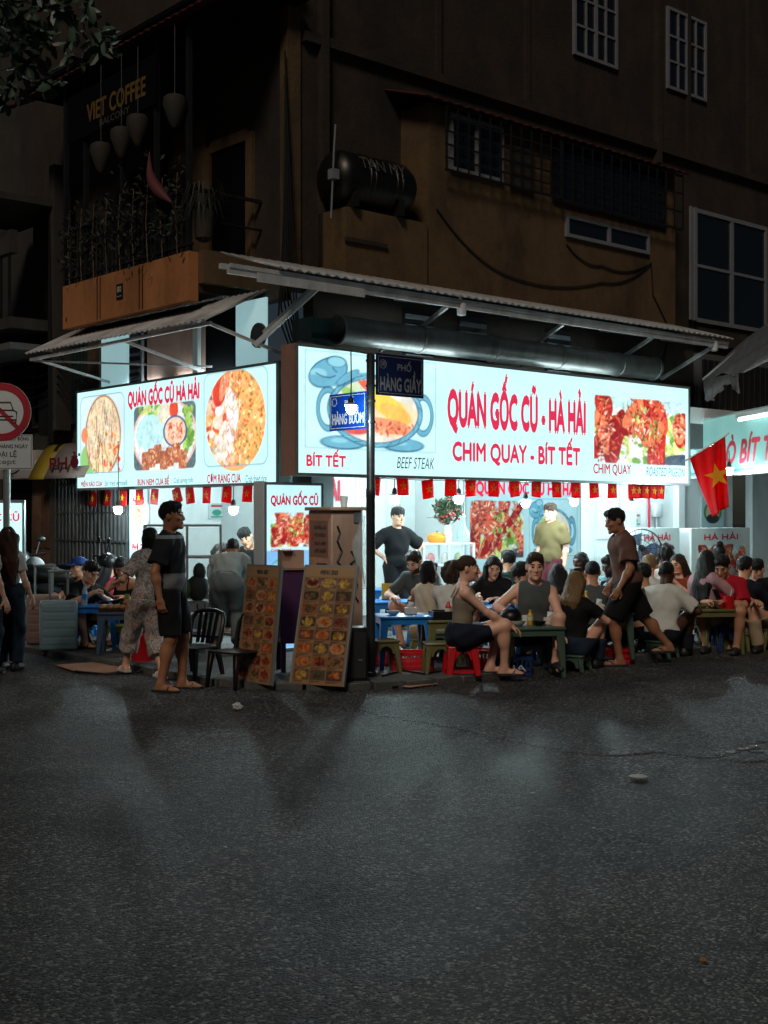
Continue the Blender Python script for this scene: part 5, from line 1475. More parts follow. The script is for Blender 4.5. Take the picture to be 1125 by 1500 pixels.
_CO = [(0, 0, 0), (1, 0, 0), (0, 1, 0), (1, 1, 0), (0, 0, 1), (1, 0, 1), (0, 1, 1), (1, 1, 1)]
_ED = [(0, 1), (2, 3), (4, 5), (6, 7), (0, 2), (1, 3), (4, 6), (5, 7), (0, 4), (1, 5), (2, 6), (3, 7)]
def nets(Fd, lo, h):
    Sg = Fd < 0
    n = np.array(Fd.shape)
    cnt = np.zeros(n - 1, np.int8)
    for c in _CO: cnt += Sg[c[0]:n[0] - 1 + c[0], c[1]:n[1] - 1 + c[1], c[2]:n[2] - 1 + c[2]]
    act = (cnt > 0) & (cnt < 8)
    I = np.argwhere(act)
    vid = np.full(n - 1, -1, np.int64); vid[act] = np.arange(len(I))
    vals = np.stack([Fd[I[:, 0] + c[0], I[:, 1] + c[1], I[:, 2] + c[2]] for c in _CO], 1)
    acc = np.zeros((len(I), 3)); k = np.zeros(len(I))
    for a, b in _ED:
        va, vb = vals[:, a], vals[:, b]; m = (va < 0) != (vb < 0)
        t = np.where(m, va / np.where(m, va - vb, 1), 0)
        p = np.array(_CO[a])[None] + t[:, None] * (np.array(_CO[b]) - np.array(_CO[a]))[None]
        acc += np.where(m[:, None], p, 0); k += m
    P = lo + h * (I + acc / k[:, None])
    Q = []
    for axn in range(3):
        u, v = (axn + 1) % 3, (axn + 2) % 3
        sl0 = [slice(None)] * 3; sl1 = [slice(None)] * 3
        sl0[axn] = slice(0, n[axn] - 1); sl1[axn] = slice(1, n[axn])
        s0, s1 = Sg[tuple(sl0)], Sg[tuple(sl1)]
        E = np.argwhere(s0 != s1)
        E = E[(E[:, u] > 0) & (E[:, v] > 0) & (E[:, u] < n[u] - 1) & (E[:, v] < n[v] - 1)]
        if len(E) == 0: continue
        def cell(du, dv):
            c = E.copy(); c[:, u] -= du; c[:, v] -= dv
            return vid[c[:, 0], c[:, 1], c[:, 2]]
        q = np.stack([cell(1, 1), cell(0, 1), cell(0, 0), cell(1, 0)], 1)
        fl = ~s0[E[:, 0], E[:, 1], E[:, 2]]
        q[fl] = q[fl][:, ::-1]
        Q.append(q)
    Q = np.concatenate(Q)
    Q = Q[(Q >= 0).all(1)]
    return P, Q

def put(name, parts, mats, parent):
    """parts: list of (verts, quads, material index array or int) joined into one mesh"""
    off = 0; Ps, Qs, Ms = [], [], []
    for P, Q, m in parts:
        Ps.append(P); Qs.append(Q + off); off += len(P)
        Ms.append(np.full(len(Q), m) if np.isscalar(m) else m)
    me = mesh_np(name, np.concatenate(Ps), np.concatenate(Qs), True)
    for m in mats: me.materials.append(m)
    me.polygons.foreach_set('material_index', np.concatenate(Ms).astype(np.int32))
    return link(bpy.data.objects.new(name, me), parent)

def rotx(d): c, s_ = math.cos(math.radians(d)), math.sin(math.radians(d)); return np.array([[1, 0, 0], [0, c, -s_], [0, s_, c]])
def roty(d): c, s_ = math.cos(math.radians(d)), math.sin(math.radians(d)); return np.array([[c, 0, s_], [0, 1, 0], [-s_, 0, c]])
def rotzm(d): c, s_ = math.cos(math.radians(d)), math.sin(math.radians(d)); return np.array([[c, -s_, 0], [s_, c, 0], [0, 0, 1]])

CACHE = {}
def head_mesh(kind):
    if ('head', kind) in CACHE: return CACHE['head', kind]
    f = kind.startswith('f')
    jw = 0.040 if f else 0.047
    pr = [Ell((0, -.016, .030), (.075, .094, .086), k=.03), Ell((0, .024, -.030), (.062, .066, .084), k=.03), Ell((0, .034, -.080), (jw, .044, .034), k=.03),
          Cone((0, .093, .006), (0, .106, -.028), .008, .0125, k=.012), Ell((0, .096, -.034), (.018, .012, .009), k=.01),
          Cone((-.036, .080, .024), (.036, .080, .024), .011, .011, k=.014), Ell((-.042, .066, -.022), (.02, .018, .016), k=.02), Ell((.042, .066, -.022), (.02, .018, .016), k=.02),
          Ell((-.030, .099, .007), (.019, .016, .0105), sub=True, k=.004), Ell((.030, .099, .007), (.019, .016, .0105), sub=True, k=.004),
          Ell((-.030, .080, .006), (.013, .012, .011), k=.004), Ell((.030, .080, .006), (.013, .012, .011), k=.004),
          Ell((0, .088, -.059), (.023, .013, .0075), k=.006), Ell((0, .086, -.068), (.020, .013, .007), k=.006), Ell((0, .082, -.100), (.022, .02, .018), k=.02),
          Ell((-.076, -.012, -.006), (.010, .021, .031), R=rotzm(-22), k=.008), Ell((.076, -.012, -.006), (.010, .021, .031), R=rotzm(22), k=.008),
          Cone((0, -.024, -.05), (0, -.035, -.17), .046 if f else .052, .050 if f else .058, k=.03)]
    P, Q = grow(pr, .0062)
    c = P[Q].mean(1); m = np.zeros(len(Q), int)
    eye = (np.hypot(abs(c[:, 0]) - .030, (c[:, 2] - .006) * 1.7) < .0125) & (c[:, 1] > .07)
    brow = (abs(abs(c[:, 0]) - .033) < .020) & (abs(c[:, 2] - .0265 - .12 * (.03 - abs(abs(c[:, 0]) - .033)) * .6) < .0052) & (c[:, 1] > .06)
    lip = (abs(c[:, 0]) < .022) & (abs(c[:, 2] + .0635) < .0095) & (c[:, 1] > .08)
    if kind == 'mb':      # bearded
        beard = (c[:, 2] < -.045) & (c[:, 2] > -.135) & (c[:, 1] > -.005) & ~((abs(c[:, 0]) < .018) & (abs(c[:, 2] + .0635) < .007)) & ~((c[:, 2] > -.06) & (abs(c[:, 0]) < .052) & (c[:, 2] > -.05)) 
        m[beard] = 2
    m[brow] = 2; m[eye] = 1; m[lip & (m == 0)] = 3
    CACHE['head', kind] = (P, Q, m)
    return CACHE['head', kind]

def hair_mesh(style, seed=0):
    key = ('hair', style)
    if key in CACHE: return CACHE[key]
    cap_ = Ell((0, -.020, .034), (.081, .100, .0895), k=.02)
    face = Ell((0, .112, -.034), (.080, .072, .108), sub=True, k=.005)
    pr = [cap_]; clips = []; am = .0026; fr = 150.0; h = .0075
    if style in ('short', 'crop', 'fringe', 'curlyshort'):
        if style == 'crop': pr = [Ell((0, -.018, .034), (.0785, .0985, .0885), k=.02)]; am = .001
        if style == 'short': pr += [Ell((0, .0, .088), (.068, .082, .040), k=.03), Ell((.006, .062, .092), (.046, .026, .022), k=.03)]
        if style == 'fringe': pr += [Ell((0, .040, .078), (.066, .052, .040), k=.03), Ell((0, -.01, .085), (.076, .088, .045), k=.03), Cone((-.05, .058, .06), (-.028, .088, .036), .016, .008, k=.015), Cone((-.01, .07, .066), (.004, .094, .036), .016, .008, k=.015), Cone((.035, .064, .064), (.04, .082, .04), .016, .008, k=.015)]; face = Ell((0, .122, -.060), (.080, .072, .106), sub=True, k=.005)
        if style == 'curlyshort': pr += [Ell((0, -.01, .07), (.095, .11, .08), k=.02)]; am = .010; fr = 95
        pr.append(face)
        pr += [Ell((-.085, .03, -.07), (.05, .07, .06), sub=True), Ell((.085, .03, -.07), (.05, .07, .06), sub=True)]
        pr.append(Ell((0, -.075, -.135), (.13, .12, .078), rotx(-22), sub=True)); am = max(am, .004) if style != 'crop' else am
    elif style == 'bob':
        pr += [Cone((-.066, -.03, .0), (-.068, -.02, -.10), .036, .03, k=.03), Cone((.066, -.03, .0), (.068, -.02, -.10), .036, .03, k=.03), Cone((0, -.075, .0), (0, -.07, -.11), .05, .04, k=.04), Ell((0, .06, .075), (.06, .035, .03), k=.02), face]
    elif style in ('long', 'verylong'):
        L = .34 if style == 'long' else .56
        for x in (-.07, -.035, 0, .035, .07):
            pr.append(Cone((x, -.06 if abs(x) < .06 else -.02, .0), (x * 1.15, -.105, -L * .55), .042, .036, k=.03)); pr.append(Cone((x * 1.15, -.105, -L * .55), (x * .9, -.105, -L + .05 * abs(x) * 10), .036, .018, k=.03))
        pr += [Cone((-.075, .01, .02), (-.08, -.01, -.16), .024, .02, k=.02), Cone((.075, .01, .02), (.08, -.01, -.16), .024, .02, k=.02), face]
    elif style == 'wavy':
        for x in (-.085, -.045, 0, .045, .085):
            pr.append(Cone((x, -.06 if abs(x) < .06 else -.02, .0), (x * 1.5, -.10, -.26), .05, .05, k=.03)); pr.append(Cone((x * 1.5, -.10, -.26), (x * 1.35, -.11, -.52), .052, .03, k=.03))
        pr += [face]; am = .007; fr = 75
    elif style == 'pony':
        pr = [Ell((0, -.019, .034), (.080, .099, .089), k=.02), face, Ell((0, -.118, .035), (.03, .03, .03), k=.02), Cone((0, -.135, .035), (0, -.168, -.06), .030, .036, k=.02), Cone((0, -.168, -.06), (0, -.15, -.145), .034, .010, k=.02)]
        pr += [Ell((-.085, .02, -.07), (.05, .07, .06), sub=True), Ell((.085, .02, -.07), (.05, .07, .06), sub=True)]
        clips = []; 
    elif style == 'bun':
        pr = [Ell((0, -.019, .034), (.080, .099, .089), k=.02), face, Ell((0, -.07, .125), (.045, .045, .042), k=.01)]
        pr += [Ell((-.085, .02, -.07), (.05, .07, .06), sub=True), Ell((.085, .02, -.07), (.05, .07, .06), sub=True)]
    elif style == 'curlybob':
        pr += [Ell((0, -.05, -.01), (.10, .10, .12), k=.03), face]; am = .012; fr = 90
    def nz(X, Y, Z):
        return am * (np.sin(fr * X + 18 * Z) * np.cos(fr * .8 * Y + 11 * Z) + .6 * np.sin(fr * .55 * (X + Y) + 30 * Z))
    P, Q = grow(pr, h, nz, clips)
    CACHE[key] = (P, Q)
    return CACHE[key]

def hand_mesh(curl, side):
    key = ('hand', curl, side)
    if key in CACHE: return CACHE[key]
    pr = [Ell((0, .045, 0), (.040, .052, .0155), k=.012), Cone((0, -.02, 0), (0, .02, 0), .026, .026, k=.02)]
    for i, (x, L) in enumerate(((-.030, .058), (-.010, .072), (.011, .078), (.031, .070))):
        x *= -side; r = .0088 if i else .0078
        a1 = curl * 55; a2 = a1 + curl * 75; y0 = .088 if i else .078
        p0 = np.array([x, y0, 0]); d1 = np.array([x * 1.2, math.cos(math.radians(a1)), -math.sin(math.radians(a1))]); d2 = np.array([0, math.cos(math.radians(a2)), -math.sin(math.radians(a2))])
        p1 = p0 + d1 * L * .55; p2 = p1 + d2 * L * .5
        pr += [Cone((x * .8, .06, 0), p0, .010, r + .001, k=.006), Cone(p0, p1, r + .001, r, k=.004), Cone(p1, p2, r, r - .0015, k=.004)]
    t0 = np.array([-side * -.030, .018, -.004]); t1 = t0 + np.array([side * .032, .030, -.012]); t2 = t1 + np.array([side * .006, .030, -.012 - .012 * curl])
    pr += [Cone(t0, t1, .014, .0105, k=.01), Cone(t1, t2, .0105, .008, k=.004)]
    CACHE[key] = grow(pr, .0052)
    return CACHE[key]

def ik(A, T, l1, l2, hint):
    A, T, hint = map(lambda v: np.array(v, float), (A, T, hint))
    d = T - A; L = np.linalg.norm(d); Lc = min(max(L, abs(l1 - l2) + .02), l1 + l2 - .004)
    u = d / (L + 1e-9); T = A + u * Lc
    x = (l1 * l1 - l2 * l2 + Lc * Lc) / (2 * Lc); hgt = math.sqrt(max(l1 * l1 - x * x, 0))
    p = hint - u * (hint @ u); p /= np.linalg.norm(p) + 1e-9
    return A + u * x + p * hgt, T

def basis(y, zhint):
    y = np.array(y, float); y /= np.linalg.norm(y); x = np.cross(y, zhint); x /= np.linalg.norm(x) + 1e-9
    return np.stack([x, y, np.cross(x, y)], 1)

SKINS = {'fair': S(224, 172, 146), 'light': S(218, 166, 136), 'mid': S(190, 136, 106), 'tan': S(160, 110, 82), 'dark': S(78, 52, 40)}
HAIRC = {'black': (0.010, 0.009, 0.009), 'brown': (0.045, 0.024, 0.013), 'auburn': (0.09, 0.038, 0.02), 'blond': (0.20, 0.12, 0.05), 'grey': (0.22, 0.21, 0.20), 'fair': (0.26, 0.17, 0.08)}
mat('eye', (0.02, 0.015, 0.012), 0.2)
for k_, c_ in SKINS.items():
    mat('skin_' + k_, c_, 0.48, var=.07, scale=14, spec=.4); mat('lip_' + k_, (c_[0] * .8, c_[1] * .5, c_[2] * .5), .4, var=.05)
for k_, c_ in HAIRC.items():
    m_ = mat('hair_' + k_, c_, .5, var=.45, scale=30, spec=.3, bump=.9, bscale=30); nt_ = m_.node_tree
    mp_ = nt_.nodes.new('ShaderNodeMapping'); mp_.inputs['Scale'].default_value = (5, 5, .5)
    tc_ = [n for n in nt_.nodes if n.type == 'TEX_COORD'][0]; nt_.links.new(tc_.outputs['Object'], mp_.inputs['Vector'])
    for n in nt_.nodes:
        if n.type == 'TEX_NOISE': nt_.links.new(mp_.outputs[0], n.inputs['Vector'])
def cloth(name, col, var=.1, rough=.85, **k):
    return mat('cloth_' + name, col, rough, var=var, scale=k.pop('scale', 10), bump=.06, bscale=60, spec=.2, **k)
def floral(name, base, cols, scale=9.0):
    """printed blotches on cloth"""
    if name in MATS: return MATS[name]
    m = bpy.data.materials.new(name); m.use_nodes = True; nt = m.node_tree; bs = nt.nodes['Principled BSDF']; bs.inputs['Roughness'].default_value = .85
    tc = nt.nodes.new('ShaderNodeTexCoord'); n = nt.nodes.new('ShaderNodeTexNoise'); n.inputs['Scale'].default_value = scale; n.inputs['Detail'].default_value = 3; n.inputs['Distortion'].default_value = 1.2
    nt.links.new(tc.outputs['Object'], n.inputs['Vector'])
    r = nt.nodes.new('ShaderNodeValToRGB'); e = r.color_ramp.elements
    e[0].position = .0; e[0].color = (*base, 1); e[1].position = 1; e[1].color = (*base, 1)
    for i, (p, c) in enumerate(cols): q = e.new(p); q.color = (*c, 1)
    nt.links.new(n.outputs['Fac'], r.inputs['Fac']); nt.links.new(r.outputs[0], bs.inputs['Base Color'])
    MATS[name] = m; return m

def person(label, loc, face, H=1.70, sex='m', zp=.94, lean=0, side=0, twist=0, head=(0, 0, 0), hl=(-.27, .05, .80), hr=(.27, .05, .80), el=(-.3, -1, 0), er=(.3, -1, 0),
           fl=(-.10, 0, .075), fr=(.10, 0, .075), kl=(0, 1, .2), kr=(0, 1, .2), tl=0, tr=0, skin='mid', hair='short', hairc='black', shirt=None, sleeve=.55, hem=.02, neck=.068, slim=1.0,
           bottom=None, blen=1.0, bloose=.018, shoes='sandal', shoem=None, curl=(.35, .35), res=.014, beard=False, skirt=False, straps=False, heads=None, belly=0.0, group='people at the corner eatery',
           loose=.016, hips=None):
    """stand-up frame: x right, y forward, z up; all targets in that frame for a 1.70 m figure"""
    f = sex == 'f'
    root = thing('person', label, 'person', loc, math.atan2(-face[0], face[1]), group)
    sc_ = H / 1.70
    root.scale = (sc_,) * 3
    Pv = np.array([0, 0, zp])
    R1 = rotx(-lean * .75) @ roty(side); R2 = rotx(-lean * 1.15) @ roty(side) @ rotzm(twist)
    Cb = Pv + R1 @ np.array([0, 0, .20]); sw = .143 if f else .160
    N = Cb + R2 @ np.array([0, -.018, .285])
    sh = {s_: Cb + R2 @ np.array([s_ * sw, -.012, .198]) for s_ in (-1, 1)}
    Rh = rotx(-lean * .35) @ rotzm(head[0]) @ rotx(-head[1]) @ roty(head[2] if len(head) > 2 else 0)
    Hc = N + R2 @ np.array([0, .012, .04]) + Rh @ np.array([0, .022, .112])
    hip = {s_: Pv + np.array([s_ * .088, 0, -.035]) for s_ in (-1, 1)}
    arm, leg = {}, {}
    for s_, T, hint in ((-1, hl, el), (1, hr, er)):
        E, W = ik(sh[s_], T, .275, .245, hint); arm[s_] = (E, W)
    for s_, T, hint in ((-1, fl, kl), (1, fr, kr)):
        K, A = ik(hip[s_], T, .425, .415, hint); leg[s_] = (K, A)
    cw = .88 * slim if f else 1.0 * slim
    def torso(g, k=.05):
        t = [Ell(Pv + R1 @ np.array([0, -.008, .0]), ((.165 if f else .152) * slim + g, .112 + belly * .3 + g, .108 + g), R1, k=k),
             Ell(Pv + R1 @ np.array([0, .004 + belly * .5, .15]), ((.118 if f else .134) * slim + g, .094 + belly + g, .14 + g), R1, k=k),
             Ell(Cb + R2 @ np.array([0, 0, .12]), (.150 * cw + g, .105 + g, .15 + g), R2, k=k),
             Cone(Cb + R2 @ np.array([-sw * .72, -.012, .212]), Cb + R2 @ np.array([sw * .72, -.012, .212]), .048 + g, .048 + g, k=k)]
        if f: t += [Ell(Cb + R2 @ np.array([s_ * .068, .078, .085]), (.058 + g, .05 + g, .056 + g), R2, k=.03) for s_ in (-1, 1)]
        return t
    af = .86 if f else 1.0
    body = torso(0.0)
    body += [Cone(N - R2 @ np.array([0, 0, .05]), Hc + Rh @ np.array([0, -.025, -.075]), .058 if not f else .05, .052 if not f else .045, k=.04)]
    for s_ in (-1, 1):
        E, W = arm[s_]
        body += [Cone(N - R2 @ np.array([0, 0, .03]), sh[s_], .045, .050 * af, k=.04), Cone(sh[s_], E, .054 * af, .040 * af, k=.03), Cone(E, W, .042 * af, .0265 * af, k=.02),
                 Ell(E * .72 + W * .28, (.044 * af,) * 3, k=.03)]
        K, A = leg[s_]
        body += [Cone(hip[s_], K, .090, .057, k=.04), Cone(K, A, .055, .037, k=.03), Ell(K * .68 + A * .32 + (0, -.018, 0), (.052, .056, .085), basis([0, 1, 0], [0, 0, 1]), k=.04)]
        yaw = math.radians(tl if s_ < 0 else tr); d = np.array([math.sin(yaw), math.cos(yaw), 0]); fz = A[2]
        base = np.array([0, 0, -.045])
        body += [Cone(A + base - d * .03, A + base + d * .10 + (0, 0, -.002), .033, .032, k=.03), Cone(A + base + d * .10 + (0, 0, -.004), A + base + d * .17 + (0, 0, -.012), .034, .020, k=.03),
                 Cone(A + base + d * .10 + np.cross(d, [0, 0, 1]) * .02, A + base + d * .165 + np.cross(d, [0, 0, 1]) * .022 + (0, 0, -.01), .022, .016, k=.02), Cone(A, A + base - d * .02, .038, .034, k=.03)]
    parts = [(*grow(body, res), 0)]
    P, Q, m = head_mesh(heads or ('mb' if beard else sex)); parts.append((P @ Rh.T * 1.04 + Hc, Q, m))
    for s_ in (-1, 1):
        E, W = arm[s_]; d = W - E
        zh = np.cross(d, [s_ * 1.0, 0, 0]); 
        Bm = basis(d, np.array([s_ * .75, -.1, .35]) if abs(d[2]) > .17 else np.array([0, 0, 1.0]))
        P, Q = hand_mesh(curl[0] if s_ < 0 else curl[1], s_); parts.append((P @ Bm.T + W, Q, 0))
    hm = MATS['hair_' + hairc]
    put('body', parts, [MATS['skin_' + skin], MATS['eye'], hm, MATS['lip_' + skin]], root)
    if hair:
        P, Q = hair_mesh(hair); put('hair', [(P @ Rh.T * 1.04 + Hc, Q, 0)], [hm], root)
    ph = rnd.uniform(0, 6)
    def folds(amp, k1=26, k2=17):
        return lambda X, Y, Z: -.55 * amp + amp * (np.sin(k1 * Z + 14 * X + 6 * np.sin(7 * X + ph) + ph) * np.cos(k2 * X + 7 * Y + 6 * Z + ph) + .5 * np.sin(k2 * 1.5 * Y - 19 * Z + 12 * X + 3 * np.sin(9 * Z)))
    if shirt is not None:
        g = loose
        pr = torso(g, .05)
        if not straps and sleeve > 0:
            for s_ in (-1, 1):
                E, W = arm[s_]
                pr.append(Cone(N - R2 @ np.array([0, 0, .035]), sh[s_], .047 + g * .7, .053 + g * .8, k=.03))
                u = (E - sh[s_]) / np.linalg.norm(E - sh[s_])
                if sleeve <= 1:
                    e = sh[s_] + (E - sh[s_]) * sleeve
                    pr.append(Cone(sh[s_], e + u * .05, .0565 * af + g * .8, .050 * af + g * 1.3, k=.025, clip=(e, u)))
                else:
                    v = (W - E) / np.linalg.norm(W - E); e = E + (W - E) * (sleeve - 1)
                    pr += [Cone(sh[s_], E, .0565 * af + g * .8, .046 * af + g * .8, k=.025), Cone(E, e + v * .03, .048 * af + g, .036 * af + g, k=.03, clip=(e, v))]
        elif not straps:
            for s_ in (-1, 1): pr.append(Cone(N - R2 @ np.array([0, 0, .035]), sh[s_] - R2 @ np.array([s_ * .02, 0, 0]), .046 + g * .5, .05 + g * .6, k=.04))
        pr.append(Cone(N + R2 @ np.array([0, .03, .015]), N + R2 @ np.array([0, .06, .2]), neck, neck + .03, k=.005, sub=True))
        cl = [(Pv + R1 @ np.array([0, 0, hem]), R1 @ np.array([0, 0, -1.0]))]
        if straps:
            cl.append((Cb + R2 @ np.array([0, 0, .155]), R2 @ np.array([0, 0, 1.0])))
        if sleeve == 0 and not straps:
            for s_ in (-1, 1): cl.append((Cb + R2 @ np.array([s_ * (sw - .012), 0, 0]), R2 @ np.array([s_ * 1.0, 0, 0.0])))
        parts = [(*grow(pr, res, folds(.0085 if not straps else .001), cl), 0)]
        if straps:
            for s_ in (-1, 1):
                sp_ = [Cb + R2 @ np.array([s_ * .075, .10, .14]), Cb + R2 @ np.array([s_ * .09, .075, .22]), Cb + R2 @ np.array([s_ * .09, .01, .282]), Cb + R2 @ np.array([s_ * .085, -.075, .235]), Cb + R2 @ np.array([s_ * .06, -.118, .14])]
                mb_ = MB(); mb_.tube(sp_, .009, 6, cap=False); parts.append((np.array(mb_.v), np.array(mb_.f), 0))
        put('top' if f else 'shirt', parts, [shirt], root)
    if bottom is not None:
        g = bloose; L = blen
        pr = [Ell(Pv + R1 @ np.array([0, -.008, .0]), ((.165 if f else .152) * slim + g * .8, .112 + belly * .3 + g * .8, .108 + g), R1, k=.05), Ell(Pv + R1 @ np.array([0, 0, .08]), ((.138 if f else .148) * slim + g, .108 + belly + g, .13), R1, k=.05)]
        for s_ in (-1, 1):
            K, A = leg[s_]; u = (K - hip[s_]) / np.linalg.norm(K - hip[s_])
            if L <= 1:
                e = hip[s_] + (K - hip[s_]) * L
                pr.append(Cone(hip[s_], e + u * .05, .094 + g, (.094 - .034 * L) + g * 1.5, k=.02 if not skirt else .12, clip=(e, u)))
            else:
                v = (A - K) / np.linalg.norm(A - K); e = K + (A - K) * (L - 1)
                pr += [Cone(hip[s_], K, .094 + g, .062 + g, k=.04), Cone(K, e + v * .03, .062 + g, .044 + g * 1.5, k=.03, clip=(e, v))]
        if skirt:
            K0 = hip[-1] + (leg[-1][0] - hip[-1]) * L; K1 = hip[1] + (leg[1][0] - hip[1]) * L
            pr.append(Cone(Pv, (K0 + K1) / 2, .10, .085, k=.06, clip=((K0 + K1) / 2, (K0 - hip[-1]) / np.linalg.norm(K0 - hip[-1]))))
        cl = [(Pv + R1 @ np.array([0, 0, min(.115, hem + .05) if shirt is not None else .115]), R1 @ np.array([0, 0, 1.0]))]
        put('skirt' if skirt else ('shorts' if L <= 1 else 'trousers'), [(*grow(pr, res, folds(.007, 20, 15), cl), 0)], [bottom], root)
    if shoes:
        for s_ in (-1, 1):
            K, A = leg[s_]; yaw = math.radians(tl if s_ < 0 else tr)
            Rz = rotzm(-math.degrees(yaw)); base = A + np.array([0, 0, -.075])
            if shoes == 'sandal':
                ol = [(-.028, -.075), (.028, -.075), (.037, -.02), (.036, .05), (.047, .12), (.042, .165), (.012, .190), (-.03, .178), (-.044, .13), (-.038, .05), (-.037, -.02)]
                ol = [(x * 1.16, y * 1.06 - .002) for x, y in ol]; mb_ = MB(); mb_.prism(ol, .0, .022)
                mb_.tube([(-.045, .085, .012), (-.03, .10, .045), (0, .135, .05), (.03, .10, .045), (.045, .085, .012)], .013, 6)
                o = mb_.build('sandal', shoem or MATS['socket'], root)
            else:
                pr = [Cone((0, -.045, .045), (0, .10, .040), .045, .043, k=.03), Cone((0, .09, .035), (0, .17, .03), .044, .034, k=.03), Cone((0, -.03, .05), (0, -.02, .10), .046, .045, k=.03, clip=((0, 0, .105), (0, 0, 1)))]
                P, Q = CACHE.setdefault('shoe', grow(pr, .012, None, [((0, 0, .003), (0, 0, -1))]))
                o = put('shoe', [(P, Q, 0)], [shoem or MATS['socket']], root)
            M4 = Matrix([list(Rz[i]) + [base[i]] for i in range(3)] + [[0, 0, 0, 1]])
            o.matrix_local = M4
    return root
# seated pose helper: low stool, pelvis height zs
def seat(zs=.40, spread=.12, reach=.42, foot=.34, hands=None, dx=0.0):
    d = dict(zp=zs, fl=(-spread - .02, foot, .075), fr=(spread + .02, foot, .075), kl=(-.25, .4, 1), kr=(.25, .4, 1))
    d.update(hl=(-.16, reach, zs + .22), hr=(.16, reach, zs + .22), el=(-1, -.2, -.6), er=(1, -.2, -.6))
    if hands: d.update(hands)
    return d

# ================================================================== FURNITURE AND GOODS
def inside(poly, x, y):
    c = False; n = len(poly)
    for i in range(n):
        (x0, y0), (x1, y1) = poly[i], poly[i - 1]
        if (y0 > y) != (y1 > y) and x < (x1 - x0) * (y - y0) / (y1 - y0) + x0: c = not c
    return c
PPOLY = PE + [(16.0, 14.0)]
def gz(p):
    q = Vector((p[0], p[1], 0)) - C0
    return PV if inside(PPOLY, q.dot(U), q.dot(V)) else 0.0
def on_ground(px, d):
    p = GX(px, d); p.z = gz(p); return p

def plastic(name, col): return mat('plastic_' + name, col, .38, var=.08, scale=5, dirt=tuple(c * .8 for c in col), dscale=4)
plastic('blue', S(30, 128, 214)); plastic('red', S(206, 22, 34)); plastic('olive', S(112, 108, 66)); plastic('green', S(74, 96, 84)); plastic('navy', S(30, 58, 110)); plastic('black', S(16, 16, 17)); plastic('steelblue', S(74, 96, 122)); plastic('lime', S(140, 150, 60))

def table(p, rz, w, d, h, m, label, group='low plastic dining tables'):
    t = thing('dining_table', label, 'table', p, rz, group)
    mb = MB(); mb.box(-w / 2, w / 2, -d / 2, d / 2, h - .028, h); mb.build('table_top', MATS[m], t, bevel=.012)
    for x0, x1, y0, y1 in ((-w / 2 + .03, w / 2 - .03, -d / 2 + .02, -d / 2 + .032), (-w / 2 + .03, w / 2 - .03, d / 2 - .032, d / 2 - .02)):
        mb = MB(); mb.box(x0, x1, y0, y1, h - .085, h - .03); mb.build('apron', MATS[m], t)
    for x0 in (-w / 2 + .02, w / 2 - .032):
        mb = MB(); mb.box(x0, x0 + .012, -d / 2 + .034, d / 2 - .034, h - .085, h - .03); mb.build('apron', MATS[m], t)
    for sx in (-1, 1):
        for sy in (-1, 1):
            mb = MB(); mb.bar((sx * (w / 2 - .055), sy * (d / 2 - .05), h - .029), (sx * (w / 2 - .02), sy * (d / 2 - .02), 0), .085, .06, w2=.045, h2=.035); mb.build('leg', MATS[m], t, bevel=.008, seg=1)
    return t

def stool(p, rz, h, m, label, w=.29, solid=False, group='low plastic stools'):
    t = thing('stool', label, 'stool', p, rz, group)
    mb = MB(); mb.box(-w / 2, w / 2, -w / 2, w / 2, h - .022, h); mb.build('seat', MATS[m], t, bevel=.012)
    lw = .075 if solid else .05
    for sx in (-1, 1):
        for sy in (-1, 1):
            mb = MB(); mb.bar((sx * (w / 2 - .04), sy * (w / 2 - .04), h - .023), (sx * (w / 2 - .005), sy * (w / 2 - .005), 0), lw, lw, w2=lw * .75, h2=lw * .75); mb.build('leg', MATS[m], t, bevel=.006, seg=1)
    for k in range(4):
        R_ = Matrix.Rotation(k * math.pi / 2, 4, 'Z')
        ar = [(-w / 2 + .045, h - .024), (-w / 2 + .045, h - .13)] + [(-(w / 2 - .075) * math.cos(q), h - .13 + .075 * math.sin(q)) for q in [math.pi * i / 8 for i in range(9)]] + [(w / 2 - .045, h - .13), (w / 2 - .045, h - .024)]
        mb = MB(); mb.prism(ar, -.006, .006, R_ @ Matrix.Translation((0, -w / 2 + .022, 0)) @ Matrix.Rotation(math.pi / 2, 4, 'X')); mb.build('apron', MATS[m], t)
        if solid:
            mb = MB(); mb.box(-w / 2 + .03, w / 2 - .03, -w / 2 + .0, -w / 2 + .014, .03, .06, R_); mb.build('rail', MATS[m], t)
    return t

